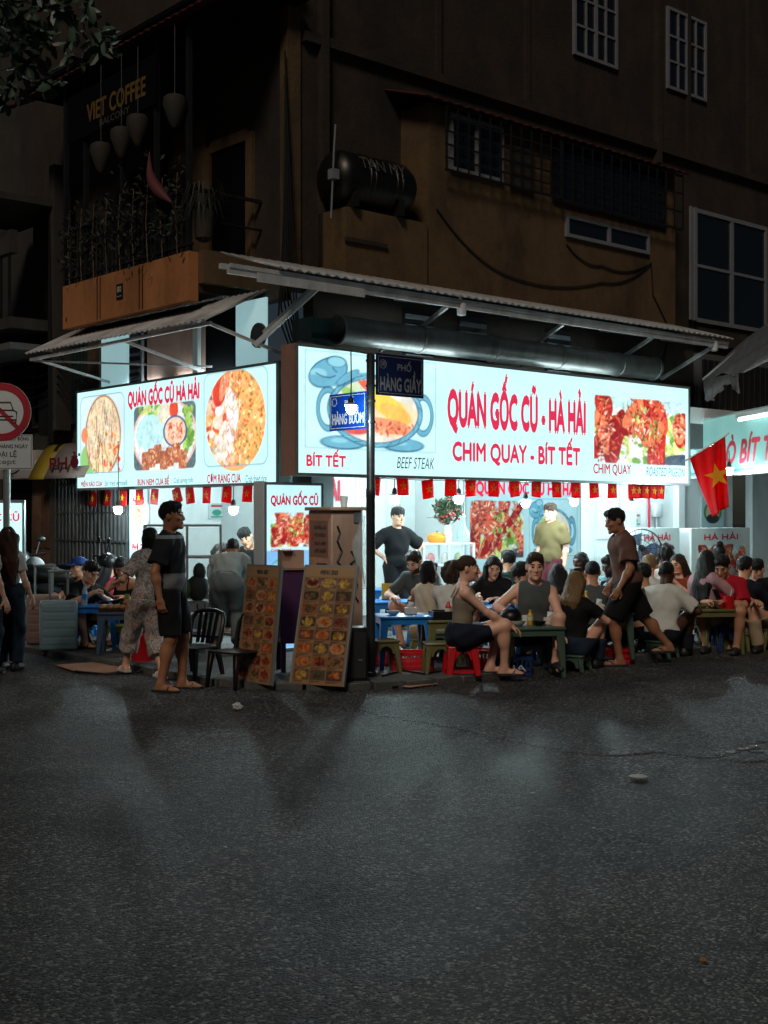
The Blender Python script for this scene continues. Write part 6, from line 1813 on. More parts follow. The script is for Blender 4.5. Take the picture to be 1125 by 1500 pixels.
def black_chair(p, rz, label):
    t = thing('plastic_chair', label, 'chair', p, rz, 'black plastic chairs at the corner'); t.scale = (.92, .92, .80); m = MATS['plastic_black']
    mb = MB(); mb.box(-.21, .21, -.21, .20, .40, .425); mb.build('seat', m, t, bevel=.012)
    for sx in (-1, 1):
        mb = MB(); mb.bar((sx * .175, .175, .40), (sx * .20, .215, 0), .055, .055, w2=.035, h2=.035); mb.build('leg', m, t, bevel=.006, seg=1)
        mb = MB(); mb.bar((sx * .175, -.185, .40), (sx * .205, -.26, 0), .055, .055, w2=.035, h2=.035); mb.build('leg', m, t, bevel=.006, seg=1)
    pts = [(-.19, -.19, .42), (-.205, -.225, .58), (-.205, -.26, .72), (-.17, -.285, .80), (-.09, -.295, .825), (0, -.297, .83), (.09, -.295, .825), (.17, -.285, .80), (.205, -.26, .72), (.205, -.225, .58), (.19, -.19, .42)]
    mb = MB(); mb.tube(pts, .026, 8); mb.build('back_frame', m, t, True)
    for x in (-.11, -.037, .037, .11):
        mb = MB(); mb.bar((x * .85, -.20, .44), (x, -.285, .80), .046, .014, up=(0, 1, 0)); mb.build('back_slat', m, t, bevel=.004, seg=1)
    mb = MB(); mb.box(-.19, .19, -.235, -.215, .50, .53); mb.build('lower_rail', m, t)
    return t

# ---- corner: chairs, menu boards, lectern, cabinet, loudspeaker
p = G(281, 999, 0); black_chair((p.x, p.y + .05, gz(p)), math.radians(150), 'black plastic chair nearer the standing man')
p = G(346, 1006, 0); black_chair((p.x, p.y + .0, gz(p)), math.radians(142), 'black plastic chair nearer the leaning menu board')

def menu(corners, label, seed, cols):
    bl_, br_, tl_, tr_ = corners
    W = (br_ - bl_).length; Hh = (tl_ - bl_).length
    x = (br_ - bl_).normalized(); y = (tl_ - bl_).normalized(); z = x.cross(y).normalized()
    M = Matrix((x, y, z)).transposed().to_4x4(); M.translation = bl_
    t = thing('menu_board', label, 'menu board', bl_, 0, 'leaning menu boards'); Mi = Matrix.Translation(-bl_) @ M
    mb = MB(); mb.box(-.015, W + .015, -.0, Hh + .015, -.035, -.004, Mi); mb.build('backing', MATS['alu'], t)
    cv = Canvas(W, Hh, .0085, S(166, 128, 92)); r = random.Random(seed)
    cv.rect(0, W, 0, Hh * .09, S(180, 144, 108))
    rows = 8; y0 = Hh * .10; rh = (Hh * .985 - y0) / rows
    for j in range(rows):
        for i in range(3):
            cx0 = W * (.035 + i * .318); cx1 = cx0 + W * .30; cy0 = y0 + j * rh + .004; cy1 = cy0 + rh * .76
            bgc = r.choice(cols)
            cv.rect(cx0, cx1, cy0, cy1, [q * r.uniform(.8, 1.1) for q in bgc])
            cv.setclip_rect(cx0, cx1, cy0, cy1)
            mx, my = (cx0 + cx1) / 2, (cy0 + cy1) / 2
            pc_ = r.choice([S(190, 150, 110), S(60, 48, 44), S(176, 124, 80), S(200, 160, 120)])
            if r.random() < .55: cv.ell(mx, my, (cx1 - cx0) * r.uniform(.4, .55), (cy1 - cy0) * r.uniform(.42, .6), pc_)
            dish = r.choice([[S(120, 50, 38), S(160, 80, 50), S(90, 38, 34)], [S(200, 150, 60), S(220, 180, 100), S(150, 110, 40)], [S(190, 96, 50), S(220, 130, 70), S(150, 70, 44)], [S(90, 60, 44), S(140, 96, 66), S(70, 90, 50)]])
            for _ in range(34):
                an = r.uniform(0, 6.28); q = r.uniform(0, .8) ** .6
                cv.ell(mx + (cx1 - cx0) * .38 * q * math.cos(an), my + (cy1 - cy0) * .38 * q * math.sin(an), r.uniform(.01, .026), r.uniform(.006, .012), r.choice(dish), r.uniform(0, 3))
            cv.texture(cx0, cx1, cy0, cy1, .3, (.04, .02), seed + j * 3 + i)
            cv.clip = None
            cv.seg(cx0 + .005, cy1 + rh * .17, cx0 + (cx1 - cx0) * r.uniform(.3, .6), cy1 + rh * .17, .008, S(130, 40, 34), .7)
            cv.seg(cx0 + .005, cy1 + rh * .10, cx0 + (cx1 - cx0) * r.uniform(.5, .9), cy1 + rh * .10, .010, S(60, 44, 36), .7)
    cv.build('print', MATS['paper_glossy'], t, Mi, 0.0)
    letters('MENU 2025', MATS['dark_print'], t, Mi, W * .32, W * .66, Hh * .93, Hh * .965, bold=.03, z=.003)
    return t
printmat('paper_glossy', rough=.25, base=.75)
# crinkled plastic film: relief on the boards' surface
nt = MATS['paper_glossy'].node_tree; tc = nt.nodes.new('ShaderNodeTexCoord'); nz = nt.nodes.new('ShaderNodeTexNoise'); nz.inputs['Scale'].default_value = 5; nz.inputs['Distortion'].default_value = 1.5
mp = nt.nodes.new('ShaderNodeMapping'); mp.inputs['Rotation'].default_value = (0, .9, 0); mp.inputs['Scale'].default_value = (1, 1, .25)
bp = nt.nodes.new('ShaderNodeBump'); bp.inputs['Strength'].default_value = .22; bp.inputs['Distance'].default_value = .04
nt.links.new(tc.outputs['Object'], mp.inputs['Vector']); nt.links.new(mp.outputs[0], nz.inputs['Vector']); nt.links.new(nz.outputs['Fac'], bp.inputs['Height']); nt.links.new(bp.outputs[0], nt.nodes['Principled BSDF'].inputs['Normal'])
WARM = [S(150, 88, 56), S(176, 104, 60), S(120, 70, 52), S(188, 130, 80)]
DULL = [S(110, 82, 70), S(90, 66, 60), S(130, 100, 84), S(160, 96, 60)]
menu((G(425, 1001, PV), G(501, 1006, PV), at(448, 829, G(425, 1001, PV).y + .42), at(524, 830, G(501, 1006, PV).y + .42)), 'leaning menu board with dish photos in front of the electrical cabinet', 4, DULL)
menu((G(347, 996, PV), G(395, 1004, PV), at(363, 828, G(347, 996, PV).y + .40), at(423, 832, G(395, 1004, PV).y + .42)), 'leaning menu board in orange light behind the black chairs', 9, WARM)

pc0 = on_ground(432, 12.5)
t = thing('lectern', 'dark purple lectern between the two menu boards', 'lectern', pc0, .25)
mat('purple', S(70, 26, 70), .6, var=.15)
mb = MB(); mb.box(-.17, .17, -.17, .17, .28, 1.0); mb.build('cabinet', MATS['purple'], t, bevel=.006, seg=1)
for sx in (-1, 1):
    for sy in (-1, 1):
        mb = MB(); mb.bar((sx * .14, sy * .14, .28), (sx * .14, sy * .14, 0), .045); mb.build('leg', MATS['purple'], t)
mb = MB(); mb.box(-.19, .19, -.19, .19, 1.0, 1.02); mb.build('top', MATS['box_brown'], t)
p = on_ground(426, 12.45); t = thing('cardboard_box', 'small brown cardboard box on the purple lectern', 'box', (p.x, p.y, p.z + 1.02), .3)
mat('cardboard', S(176, 136, 112), .8, var=.12); mb = MB(); mb.box(-.11, .11, -.1, .1, 0, .17); mb.build('box_body', MATS['cardboard'], t); mb = MB(); mb.box(-.11, .0, -.16, -.101, .165, .172); mb.build('flap', MATS['cardboard'], t)

cp = G(486, 985, PV)
t = thing('electrical_cabinet', 'tall rusty electrical cabinet with stickers and graffiti beside the pole', 'electrical cabinet', (cp.x, cp.y, PV), math.radians(33))
mat('cabinet_brown', S(198, 152, 130), .6, var=.15, dirt=S(168, 124, 106), dscale=3); mat('cabinet_grey', S(182, 146, 126), .55, var=.12, dirt=S(150, 118, 102), dscale=2.5)
CW, CD, CH = .36, .46, 1.58
mb = MB(); mb.box(0, CW, 0, CD, 0, CH); mb.build('cabinet_body', MATS['cabinet_grey'], t, bevel=.008, seg=1)
sidep = hb('side_panel', 'cabinet_brown', (-.006, -.001, .02, CD - .02, .05, CH - .04), parent=t)
hb('cap', 'cabinet_grey', (-.03, CW + .03, -.03, CD + .03, CH, CH + .035), parent=t, bevel=.006)
Mc = frame(Vector((-.006, CD, 0)), (0, -1, 0), (0, 0, 1))
st1 = hb('sticker', 'sign_cream', (-.0085, -.0062, .06, CD - .05, CH - .46, CH - .1), parent=t)
st1.data.materials[0] = MATS['box_brown']
for k, tx in enumerate(('DỪNG LẠI', 'CÓ ĐIỆN', 'NGUY HIỂM', 'CHẾT NGƯỜI')):
    letters(tx, MATS['dark_print'], st1, Mc, .14, .36, CH - .19 - k * .075, CH - .14 - k * .075, z=.0045, bold=.01)
mb = MB(); mb.prism([(.10, CH - .2), (.13, CH - .28), (.115, CH - .28), (.125, CH - .36), (.095, CH - .265), (.11, CH - .265)], .003, .005, Mc); mb.build('lightning_mark', MATS['red_print'], st1)
st2 = hb('sticker', 'wood_old', (-.0085, -.0062, .08, CD - .18, CH - .72, CH - .52), parent=t)
letters('NGUY HIỂM', MATS['paint_cream'], st2, Mc, .20, .36, CH - .62, CH - .57, z=.004)
Mr = frame(Vector((0, -.002, 0)), (1, 0, 0), (0, 0, 1))
for k, (x_, pts) in enumerate(((.06, [(0, .25), (.03, .18), (0, .1), (.05, .0), (.0, -.1), (.05, -.15), (.02, -.3), (.06, -.33), (.05, -.5), (.09, -.55), (.02, -.62)]), (.22, [(0, .0), (.05, -.08), (-.01, -.12), (.06, -.2), (0, -.26), (.07, -.33), (.02, -.42), (.08, -.5)]))):
    mb = MB(); mb.tube([Mr @ Vector((x_ + a, CH - .4 + b, .003)) for a, b in pts], .011, 5); mb.build('graffiti', MATS['wire'], t)
hb('lock_plate', 'grey_metal', (.25, .33, -.012, -.002, CH - .12, CH - .02), parent=t)
# clear plastic hanging on it
t2 = thing('plastic_sheet', 'crumpled clear plastic sheet hanging on the electrical cabinet', 'plastic sheet', (cp.x, cp.y, PV), math.radians(33))
mat('clear_film', (.6, .7, .72), .15, alpha=.38, var=.1)
mb = MB()
for j in range(15):
    tt = j / 14; wdt = .02 + .13 * math.sin(math.pi * min(1, tt * 1.1)) * (1 - tt * .5)
    for i in range(9):
        s_ = i / 8 - .5; mb.v.append((.33 + s_ * 2 * wdt + .03 * tt, -.03 - .03 * math.sin(9 * s_ + 6 * tt) - .02 * abs(math.sin(21 * s_)), CH - .05 - tt * .72))
mb.f = [(j * 9 + i, j * 9 + i + 1, j * 9 + i + 10, j * 9 + i + 9) for j in range(14) for i in range(8)]
mb.build('sheet', MATS['clear_film'], t2, True)
mb = MB(); mb.tube([(.33, -.02, CH - .06), (.33, -.025, CH + .0), (.335, -.02, CH + .04)], .006, 5); mb.build('tie', MATS['clear_film'], t2)
# paper cup on the cabinet
t3 = thing('plastic_cup', 'white plastic cup standing on top of the electrical cabinet', 'cup', Matrix.Translation((cp.x, cp.y, PV)) @ Matrix.Rotation(math.radians(33), 4, 'Z') @ Vector((.26, .2, CH + .035)))
mat('cup_clear', (.75, .8, .8), .2, var=.05); mb = MB(); mb.lathe([(.03, 0), (.045, .11), (.043, .112), (.028, .006)], 16); mb.build('cup_wall', MATS['cup_clear'], t3, True)
p = G(517, 1000, PV); t = thing('loudspeaker', 'black loudspeaker on the ground behind the dish menu board', 'loudspeaker', (p.x, p.y + .15, PV), .15)
mb = MB(); mb.box(-.12, .12, -.12, .12, 0, .50); mb.build('cabinet', MATS['plastic_black'], t, bevel=.01); mb = MB(); mb.box(-.1, .1, -.126, -.121, .04, .46); mb.build('grille', MATS['socket'], t)
mb = MB(); mb.box(.03, .07, -.13, -.126, .2, .21); mb.build('badge', MATS['alu'], t)

# ---- left: suitcases
def suitcase(p, rz, w, d, h, m, label, hh):
    t = thing('suitcase', label, 'suitcase', p, rz, 'trolley suitcases by the left tables')
    mb = MB(); mb.box(-w / 2, w / 2, -d / 2, d / 2, .06, h); mb.build('shell', MATS[m], t, bevel=.035, seg=3)
    for k in range(5):
        z = .12 + (h - .16) * (k + .5) / 5; mb = MB(); mb.box(-w / 2 + .03, w / 2 - .03, -d / 2 - .006, -d / 2 + .01, z - (h - .2) / 12, z + (h - .2) / 12); mb.build('rib', MATS[m], t, bevel=.008, seg=1)
    for x in (-.10, .10):
        mb = MB(); mb.tube([(x, d * .3, h - .03), (x, d * .3, hh)], .012, 8); mb.build('handle_tube', MATS['alu'], t)
    mb = MB(); mb.box(-.12, .12, d * .3 - .016, d * .3 + .016, hh, hh + .03); mb.build('handle_grip', MATS['alu'], t, bevel=.008)
    for sx in (-1, 1):
        for sy in (-1, 1):
            mb = MB(); mb.lathe([(.028, -.014), (.03, 0), (.028, .014)], 12, Matrix.Translation((sx * (w / 2 - .05), sy * (d / 2 - .04), .03)) @ Matrix.Rotation(math.pi / 2, 4, 'Y')); mb.build('wheel', MATS['plastic_black'], t)
    return t
mat('case_teal', S(146, 172, 180), .35, var=.08); mat('case_rose', S(146, 118, 110), .4, var=.08); mat('case_grey', S(96, 88, 84), .45, var=.1)
p = G(82, 961, 0); suitcase((p.x, p.y + .12, 0), math.radians(14), .42, .26, .62, 'case_teal', 'teal ribbed trolley suitcase with raised handle, nearest of the suitcases', .93)
p = G(58, 953, 0); suitcase((p.x - .02, p.y + .25, 0), math.radians(14), .40, .26, .64, 'case_rose', 'dull rose trolley suitcase behind the teal one', .97)
p = G(37, 948, 0); suitcase((p.x, p.y + .35, 0), math.radians(8), .36, .24, .46, 'case_grey', 'low grey brown suitcase beside long haired woman', .50)

# ---- left: tables, bread, bottle, cart
tb1 = on_ground(133, 14.6); table(tb1, math.radians(6), .62, .48, .50, 'plastic_blue', 'blue table with water bottle beside the suitcases')
tb2 = on_ground(178, 14.0); table(tb2, math.radians(4), .50, .40, .47, 'plastic_steelblue', 'grey blue table carrying the tray of buns')
stool(on_ground(166, 14.55), .3, .27, 'plastic_lime', 'yellow green stool under the bun table')
mat('bread', S(186, 128, 72), .6, var=.25, scale=9); mat('tray_dark', S(40, 36, 32), .5)
t = thing('bread_tray', 'dark tray on the grey blue table under the buns', 'tray', (tb2.x, tb2.y, tb2.z + .47), math.radians(4)); mb = MB(); mb.box(-.22, .22, -.17, .17, 0, .02); mb.build('tray_base', MATS['tray_dark'], t, bevel=.006); mb = MB(); mb.box(-.225, .225, -.175, -.165, .0, .035); mb.build('rim', MATS['tray_dark'], t)
NB = ['first', 'second', 'third', 'fourth', 'fifth', 'sixth', 'seventh', 'eighth']
k = 0
for (x, y, z) in ((-.17, -.1, .05), (-.10, -.11, .05), (-.03, -.1, .05), (.04, -.11, .05), (.11, -.1, .05), (.18, -.1, .05), (.08, -.05, .10), (.16, -.05, .10)):
    o = MB(); o.ball((0, 0, 0), (.05, .10, .036), 12); q = o.build('bread_bun', MATS['bread'], None, True); q.location = (tb2.x + x, tb2.y + y, tb2.z + .47 + z); q.rotation_euler = (0, 0, rnd.uniform(-.3, .3))
    tag(q, 'golden bread bun, ' + NB[k] + ' from the left on the grey blue table' if k < 6 else ('left' if k == 6 else 'right') + ' bun on top of the bread heap', 'bread', 'bread buns on the tray'); k += 1
def bottle(p, m, label, h=.20, r=.03, capm='plastic_blue'):
    t = thing('bottle', label, 'bottle', p, 0, 'bottles on the tables')
    mb = MB(); mb.lathe([(r * .9, 0), (r, .01), (r, h * .62), (r * .85, h * .7), (r * .4, h * .86), (r * .38, h * .93)], 14); mb.build('bottle_body', MATS[m], t, True)
    mb = MB(); mb.lathe([(r * .45, h * .93), (r * .45, h)], 12); mb.build('cap', MATS[capm], t); mb = MB(); mb.lathe([(r * 1.02, h * .3), (r * 1.02, h * .55)], 14, cap=False); mb.build('label_band', MATS['plastic_blue' if 'water' in label else 'paint_cream'], t, True)
def cup(p, label, m='cup_clear', h=.09, r=.038):
    t = thing('cup', label, 'cup', p, 0, 'cups on the tables'); mb = MB(); mb.lathe([(r * .75, 0), (r, h), (r * .92, h), (r * .68, .008)], 14); mb.build('cup_wall', MATS[m], t, True); mb = MB(); mb.lathe([(.001, h * .6), (r * .85, h * .6)], 14, cap=False); mb.build('drink', MATS['box_brown'], t)
def bowl(p, label, m='cup_clear', r=.07):
    t = thing('bowl', label, 'bowl', p, 0, 'bowls on the tables'); mb = MB(); mb.lathe([(r * .45, 0), (r * .8, r * .3), (r, r * .65), (r * .94, r * .65), (r * .7, r * .3), (.002, r * .12)], 16); mb.build('bowl_wall', MATS[m], t, True); mb = MB(); mb.lathe([(.001, r * .48), (r * .84, r * .46)], 14, cap=False); mb.build('food', MATS['bread'], t)
mat('water', (.5, .7, .8), .1, alpha=.55, var=.05); mat('amber', S(150, 70, 16), .15, var=.1); mat('sauce_red', S(190, 40, 24), .3); mat('sauce_yellow', S(206, 160, 40), .3); mat('sauce_orange', S(220, 110, 40), .3)
bottle((tb1.x - .03, tb1.y - .17, tb1.z + .50), 'water', 'clear water bottle on the blue table by the suitcases', .24, .032)
cup((tb1.x + .42, tb1.y + .0, tb1.z + .50), 'green drink can on the left blue table', 'plastic_lime', .12, .03)
bowl((tb1.x + .18, tb1.y - .10, tb1.z + .50), 'dark bowl in front of man eating at the left', 'plastic_black')
bowl((tb1.x + .28, tb1.y + .05, tb1.z + .50), 'second dark bowl on the left blue table', 'plastic_black')
stool(on_ground(112, 14.75), .2, .26, 'plastic_navy', 'blue stool half hidden under the left blue table')
# food cart with glass case
cc = on_ground(268, 14.9)
t = thing('food_cart', 'steel food cart with glass display case on the left pavement', 'cart', cc, math.radians(8))
mat('steel', (.45, .46, .46), .3, metal=.85, var=.12); mat('glass_clear', (.8, .9, .9), .05, alpha=.12, var=.02)
mb = MB(); mb.box(-.46, .46, -.26, .26, .12, .62); mb.build('steel_body', MATS['steel'], t, bevel=.01)
letters('CƠM', MATS['dark_print'], t, frame(Vector((0, -.262, 0)), (1, 0, 0), (0, 0, 1)), .16, .40, .42, .55, bold=.02, z=.003)
for sx in (-.44, .05, .44):
    for sy in (-.24, .24):
        mb = MB(); mb.bar((sx, sy, .62), (sx, sy, 1.40), .022); mb.build('corner_post', MATS['steel'], t)
for z in (1.40, 1.03):
    for sy in (-.24, .24): mb = MB(); mb.box(-.45, .45, sy - .011, sy + .011, z, z + .022); mb.build('rail', MATS['steel'], t)
mb = MB(); mb.box(-.44, .44, -.228, .228, 1.025, 1.035); mb.build('glass_shelf', MATS['glass_clear'], t)
for x0, x1 in ((-.43, .04), (.06, .43)): mb = MB(); mb.box(x0, x1, -.243, -.237, .64, 1.39); mb.build('glass_pane', MATS['glass_clear'], t)
mb = MB(); mb.box(-.45, .45, -.25, .25, 1.423, 1.43); mb.build('glass_roof', MATS['glass_clear'], t)
for sx in (-.36, .36): mb = MB(); mb.lathe([(.06, -.02), (.06, .02)], 14, Matrix.Translation((sx, -.2, .06)) @ Matrix.Rotation(math.pi / 2, 4, 'X')); mb.build('wheel', MATS['plastic_black'], t)
mat('foodgreen', S(90, 110, 60), .6, var=.4, scale=20); mat('foodred', S(176, 96, 88), .6, var=.3, scale=20); mat('foil', S(190, 196, 196), .3, metal=.5)
for k, (x, z, m_, nm) in enumerate(((-.3, .63, 'foodgreen', 'greens at the left'), (-.1, .63, 'foil', 'foil packs in the middle'), (.2, .63, 'foodred', 'meat at the right'), (-.05, 1.036, 'foodred', 'pink packs on the glass shelf'))):
    o = thing('food_tray', 'tray of ' + nm + ' in the glass food cart', 'food tray', (cc.x + x, cc.y, cc.z + z), .1, 'trays in the food cart')
    mb = MB(); mb.box(-.09, .09, -.15, .15, 0, .03); mb.build('pan', MATS['steel'], o)
    mb = MB()
    for _ in range(22): mb.ball((rnd.uniform(-.07, .07), rnd.uniform(-.12, .12), .04 + rnd.uniform(0, .05)), (rnd.uniform(.02, .035), rnd.uniform(.02, .035), rnd.uniform(.015, .03)), 8)
    q = mb.build('food', MATS[m_], o, True); q['kind'] = 'stuff'
# steel bench, bag and melon behind the standing man
bp_ = on_ground(277, 13.4)
t = thing('steel_rack', 'steel slatted rack behind the black chairs', 'rack', bp_, .1)
for z in (.28, .46, .60): mb = MB(); mb.box(-.20, .20, -.15, .15, z, z + .03); mb.build('shelf', MATS['steel'], t)
for sx in (-.19, .19):
    for sy in (-.14, .14): mb = MB(); mb.bar((sx, sy, 0), (sx, sy, .6), .024); mb.build('leg', MATS['steel'], t)
mat('bag_dark', S(34, 36, 36), .7, var=.2); mat('melon', S(70, 92, 48), .5, var=.35, scale=7)
mb = MB(); mb.ball((0, 0, .13), (.13, .10, .14), 14); mb.ball((.02, 0, .3), (.07, .06, .1), 12); q = mb.build('carrier_bag', MATS['bag_dark'], None, True); q.location = (bp_.x + .09, bp_.y, bp_.z + .63)
q.data.name = 'carrier_bag'; tag(q, 'dark carrier bag on the steel rack beside the melon', 'bag')
mb = MB(); mb.ball((0, 0, 0), (.10, .10, .12), 16); q = mb.build('melon', MATS['melon'], None, True); q.location = (bp_.x - .06, bp_.y - .05, bp_.z + .75); tag(q, 'green melon on the steel rack behind the standing man', 'melon')
p = on_ground(210, 13.35); t = thing('bucket', 'red plastic bucket behind the woman in floral clothes', 'bucket', p); mb = MB(); mb.lathe([(.12, 0), (.16, .26), (.168, .27), (.15, .26), (.11, .01)], 20); mb.build('bucket_wall', MATS['plastic_red'], t, True); mb = MB(); mb.tube([(-.16, 0, .26), (-.1, 0, .30), (0, 0, .32), (.1, 0, .30), (.16, 0, .26)], .005, 5); mb.build('handle', MATS['alu'], t)
# motorbikes
mat('bike_dark', S(36, 38, 42), .3, var=.15); mat('bike_silver', S(120, 124, 126), .3, var=.1); mat('mirror_warm', S(220, 170, 110), .2, var=.05); mat('tyre', (.015, .015, .015), .8)
def motorbike(p, rz, bm_, label):
    t = thing('motorbike', label, 'motorbike', p, rz, 'motorbikes parked by the folding gate')
    for x in (-.60, .60):
        Mw = Matrix.Translation((x, 0, .27)) @ Matrix.Rotation(math.pi / 2, 4, 'X'); w = MB(); w.lathe([(.19, -.04), (.25, -.045), (.275, 0), (.25, .045), (.19, .04)], 22, Mw, cap=False); wo_ = w.build('wheel', MATS['tyre'], t, True)
        w = MB(); w.lathe([(.19, -.02), (.04, -.03), (.04, .03), (.19, .02)], 22, Mw, cap=False); w.build('rim', MATS['alu'], wo_, True)
    w = MB(); w.tube([(-.62, 0, .62), (-.3, 0, .58), (-.05, 0, .42), (.2, 0, .42), (.42, 0, .7), (.5, 0, .92)], [.06, .13, .12, .11, .13, .09], 12); w.build('fairing', MATS[bm_], t, True)
    w = MB(); w.tube([(-.75, 0, .80), (-.5, 0, .79), (-.2, 0, .74), (.05, 0, .72)], [.05, .12, .13, .07], 12); w.build('seat', MATS['plastic_black'], t, True)
    w = MB(); w.ball((.5, 0, .92), (.13, .14, .12), 12); w.build('front_cowl', MATS[bm_], t, True); w = MB(); w.ball((.6, 0, .93), (.05, .08, .06), 10); w.build('headlight', MATS['alu'], t, True)
    w = MB(); w.tube([(.40, -.33, 1.0), (.46, -.15, .98), (.5, 0, .98), (.46, .15, .98), (.40, .33, 1.0)], .016, 8); w.build('handlebar', MATS['plastic_black'], t)
    for sy in (-1, 1):
        w = MB(); w.tube([(.44, sy * .2, .99), (.46, sy * .27, 1.16)], .008, 6); w.ball((.46, sy * .29, 1.20), (.02, .07, .045), 10); w.build('mirror', MATS['plastic_black'], t, True)
    w = MB(); w.tube([(.5, 0, .85), (.60, 0, .27)], .03, 8); w.build('fork', MATS['alu'], t); w = MB(); w.box(-.3, .25, -.08, .08, .22, .4); w.build('engine', MATS['bike_dark'], t, bevel=.02)
    return t
p = on_ground(72, 17.2); motorbike(p, math.radians(150), 'bike_dark', 'dark motorbike parked nearest the folding gate')
p = on_ground(50, 16.9); motorbike(p, math.radians(128), 'bike_silver', 'silver motorbike with white helmet parked by the wooden door')
w = MB(); w.ball((0, 0, 0), (.125, .15, .12), 16); q = w.build('helmet', MATS['white_print'], None, True); c_ = at(51, 829, 16.4); q.location = c_; tag(q, 'white helmet resting on the silver motorbike', 'helmet')
w = MB(); w.ball((0, 0, 0), (.05, .02, .04), 10); 
p = on_ground(100, 16.3); motorbike(p, math.radians(25), 'bike_dark', 'dark motorbike behind man in the blue cap')

# ---- right: tables (positions by floor point), crates, baskets
TABLES = {}
def tbl(key, px, d, w, dd, h, m, label, rz=10):
    p = on_ground(px, d); table(p, math.radians(rz), w, dd, h, m, label); TABLES[key] = (p, h); return p
tbl('A', 590, 15.0, .80, .5, .52, 'plastic_blue', 'blue table in front of the bearded man')
tbl('B', 590, 12.75, .55, .46, .53, 'plastic_blue', 'empty blue table beside the street name pole')
tbl('C', 652, 12.75, .44, .42, .49, 'plastic_olive', 'olive table with black sauce tray behind the woman on red stool')
tbl('D', 775, 12.45, .62, .46, .50, 'plastic_green', 'green table between woman on red stool and man in grey vest')
tbl('E', 735, 14.0, .85, .5, .53, 'plastic_blue', 'blue table of the woman in black leaning forward')
tbl('F', 880, 13.55, .60, .46, .50, 'plastic_green', 'green table left of the walking man')
tbl('G', 1030, 14.5, .80, .48, .52, 'plastic_olive', 'olive table of the man in red polo')
tbl('H', 1120, 15.6, .7, .5, .52, 'plastic_olive', 'olive table cut by the right edge')
tbl('I', 900, 15.4, .8, .5, .52, 'plastic_blue', 'blue table of the man in plaid shirt')
def on(key, dx, dy): p, h = TABLES[key]; return (p.x + dx, p.y + dy, p.z + h)
bottle(on('A', -.12, -.14), 'amber', 'brown sauce bottle on the blue table near the pole', .19, .026, 'plastic_red')
t = thing('menu_stand', 'small yellow menu stand on the far blue table', 'menu stand', on('A', -.18, .05)); mb = MB(); mb.box(-.07, .07, -.01, .01, 0, .2); mb.build('card', MATS['sauce_yellow'], t); mb = MB(); mb.box(-.07, .07, -.04, .04, 0, .012); mb.build('foot', MATS['plastic_black'], t)
t = thing('sauce_tray', 'black tray with sauces on the olive table', 'tray', on('C', .02, -.05), math.radians(10)); mb = MB(); mb.box(-.16, .16, -.12, .12, 0, .015); mb.build('tray_base', MATS['plastic_black'], t)
for x0, x1, y0, y1 in ((-.17, .17, -.13, -.12), (-.17, .17, .12, .13), (-.17, -.16, -.12, .12), (.16, .17, -.12, .12)): mb = MB(); mb.box(x0, x1, y0, y1, 0, .085); mb.build('tray_side', MATS['plastic_black'], t)
for k, (x, m_, lb) in enumerate(((.03, 'sauce_red', 'red chilli'), (.10, 'sauce_orange', 'orange chilli'))): bottle((on('C', x, -.05)[0], on('C', x, -.05)[1], on('C', 0, 0)[2] + .016), m_, lb + ' sauce bottle in the black tray', .17, .034, 'paint_cream')
bottle(on('D', .02, .08), 'sauce_yellow', 'yellow can in front of man in grey vest', .15, .03, 'sauce_yellow'); bowl(on('D', .10, .0), 'dark bowl in front of man in grey vest', 'plastic_black'); bowl(on('D', -.12, -.05), 'flat plate on the green table', 'cup_clear', .085)
cup(on('E', .10, -.12), 'clear glass beside the woman in black', h=.14, r=.04); bowl(on('E', .26, -.10), 'dark bowl before the woman in black', 'plastic_black'); bowl(on('E', -.2, .05), 'white bowl on the middle blue table')
bottle(on('F', -.15, .05), 'sauce_yellow', 'yellow squeeze bottle near the blond woman', .22, .034, 'paint_cream'); bowl(on('F', .1, -.08), 'bowl of food left of the walking man', 'bread', .09); bowl(on('F', .2, .06), 'small white bowl left of the walking man')
bowl(on('G', -.28, .02), 'white bowl beside man in white polo', 'cup_clear', .09); bowl(on('G', -.02, -.05), 'small olive dish on the right olive table', 'plastic_olive', .06); bowl(on('G', .12, -.05), 'second small olive dish on the right olive table', 'plastic_olive', .06)
t = thing('drink_cup', 'tall red plastic cup before man in red polo', 'cup', on('G', .27, -.10)); mb = MB(); mb.lathe([(.05, 0), (.065, .15), (.06, .15), (.045, .01)], 18); mb.build('cup_wall', MATS['plastic_red'], t, True); mb = MB(); mb.tube([(.0, 0, .05), (.03, 0, .22)], .006, 6); mb.build('straw', MATS['paint_cream'], t)
def tissue(p, label, m='paint_cream'):
    t = thing('tissue_box', label, 'tissue box', p, rnd.uniform(-.4, .4), 'tissue boxes on the tables')
    mb = MB(); mb.box(-.06, .06, -.05, .05, 0, .07); mb.build('box', MATS[m], t, bevel=.006, seg=1)
    mb = MB(); mb.add([(-.03, -.01, .07), (.03, .01, .07), (.035, -.015, .12), (-.02, .02, .13), (0, .02, .07), (.01, .03, .11)], [(0, 1, 2, 3), (4, 1, 2, 5)]); mb.build('tissue', MATS['white_print'], t)
tissue(on('B', .08, .05), 'pale tissue box on the empty blue table'); tissue(on('E', -.3, -.1), 'pink tissue box left of the woman in black', 'red_print'); tissue(on('F', 0, .12), 'pale tissue box left of the walking man'); tissue(on('G', -.12, .12), 'yellow tissue box on the right olive table', 'sauce_yellow'); tissue(on('D', .22, .12), 'pale tissue box beside man in grey vest')
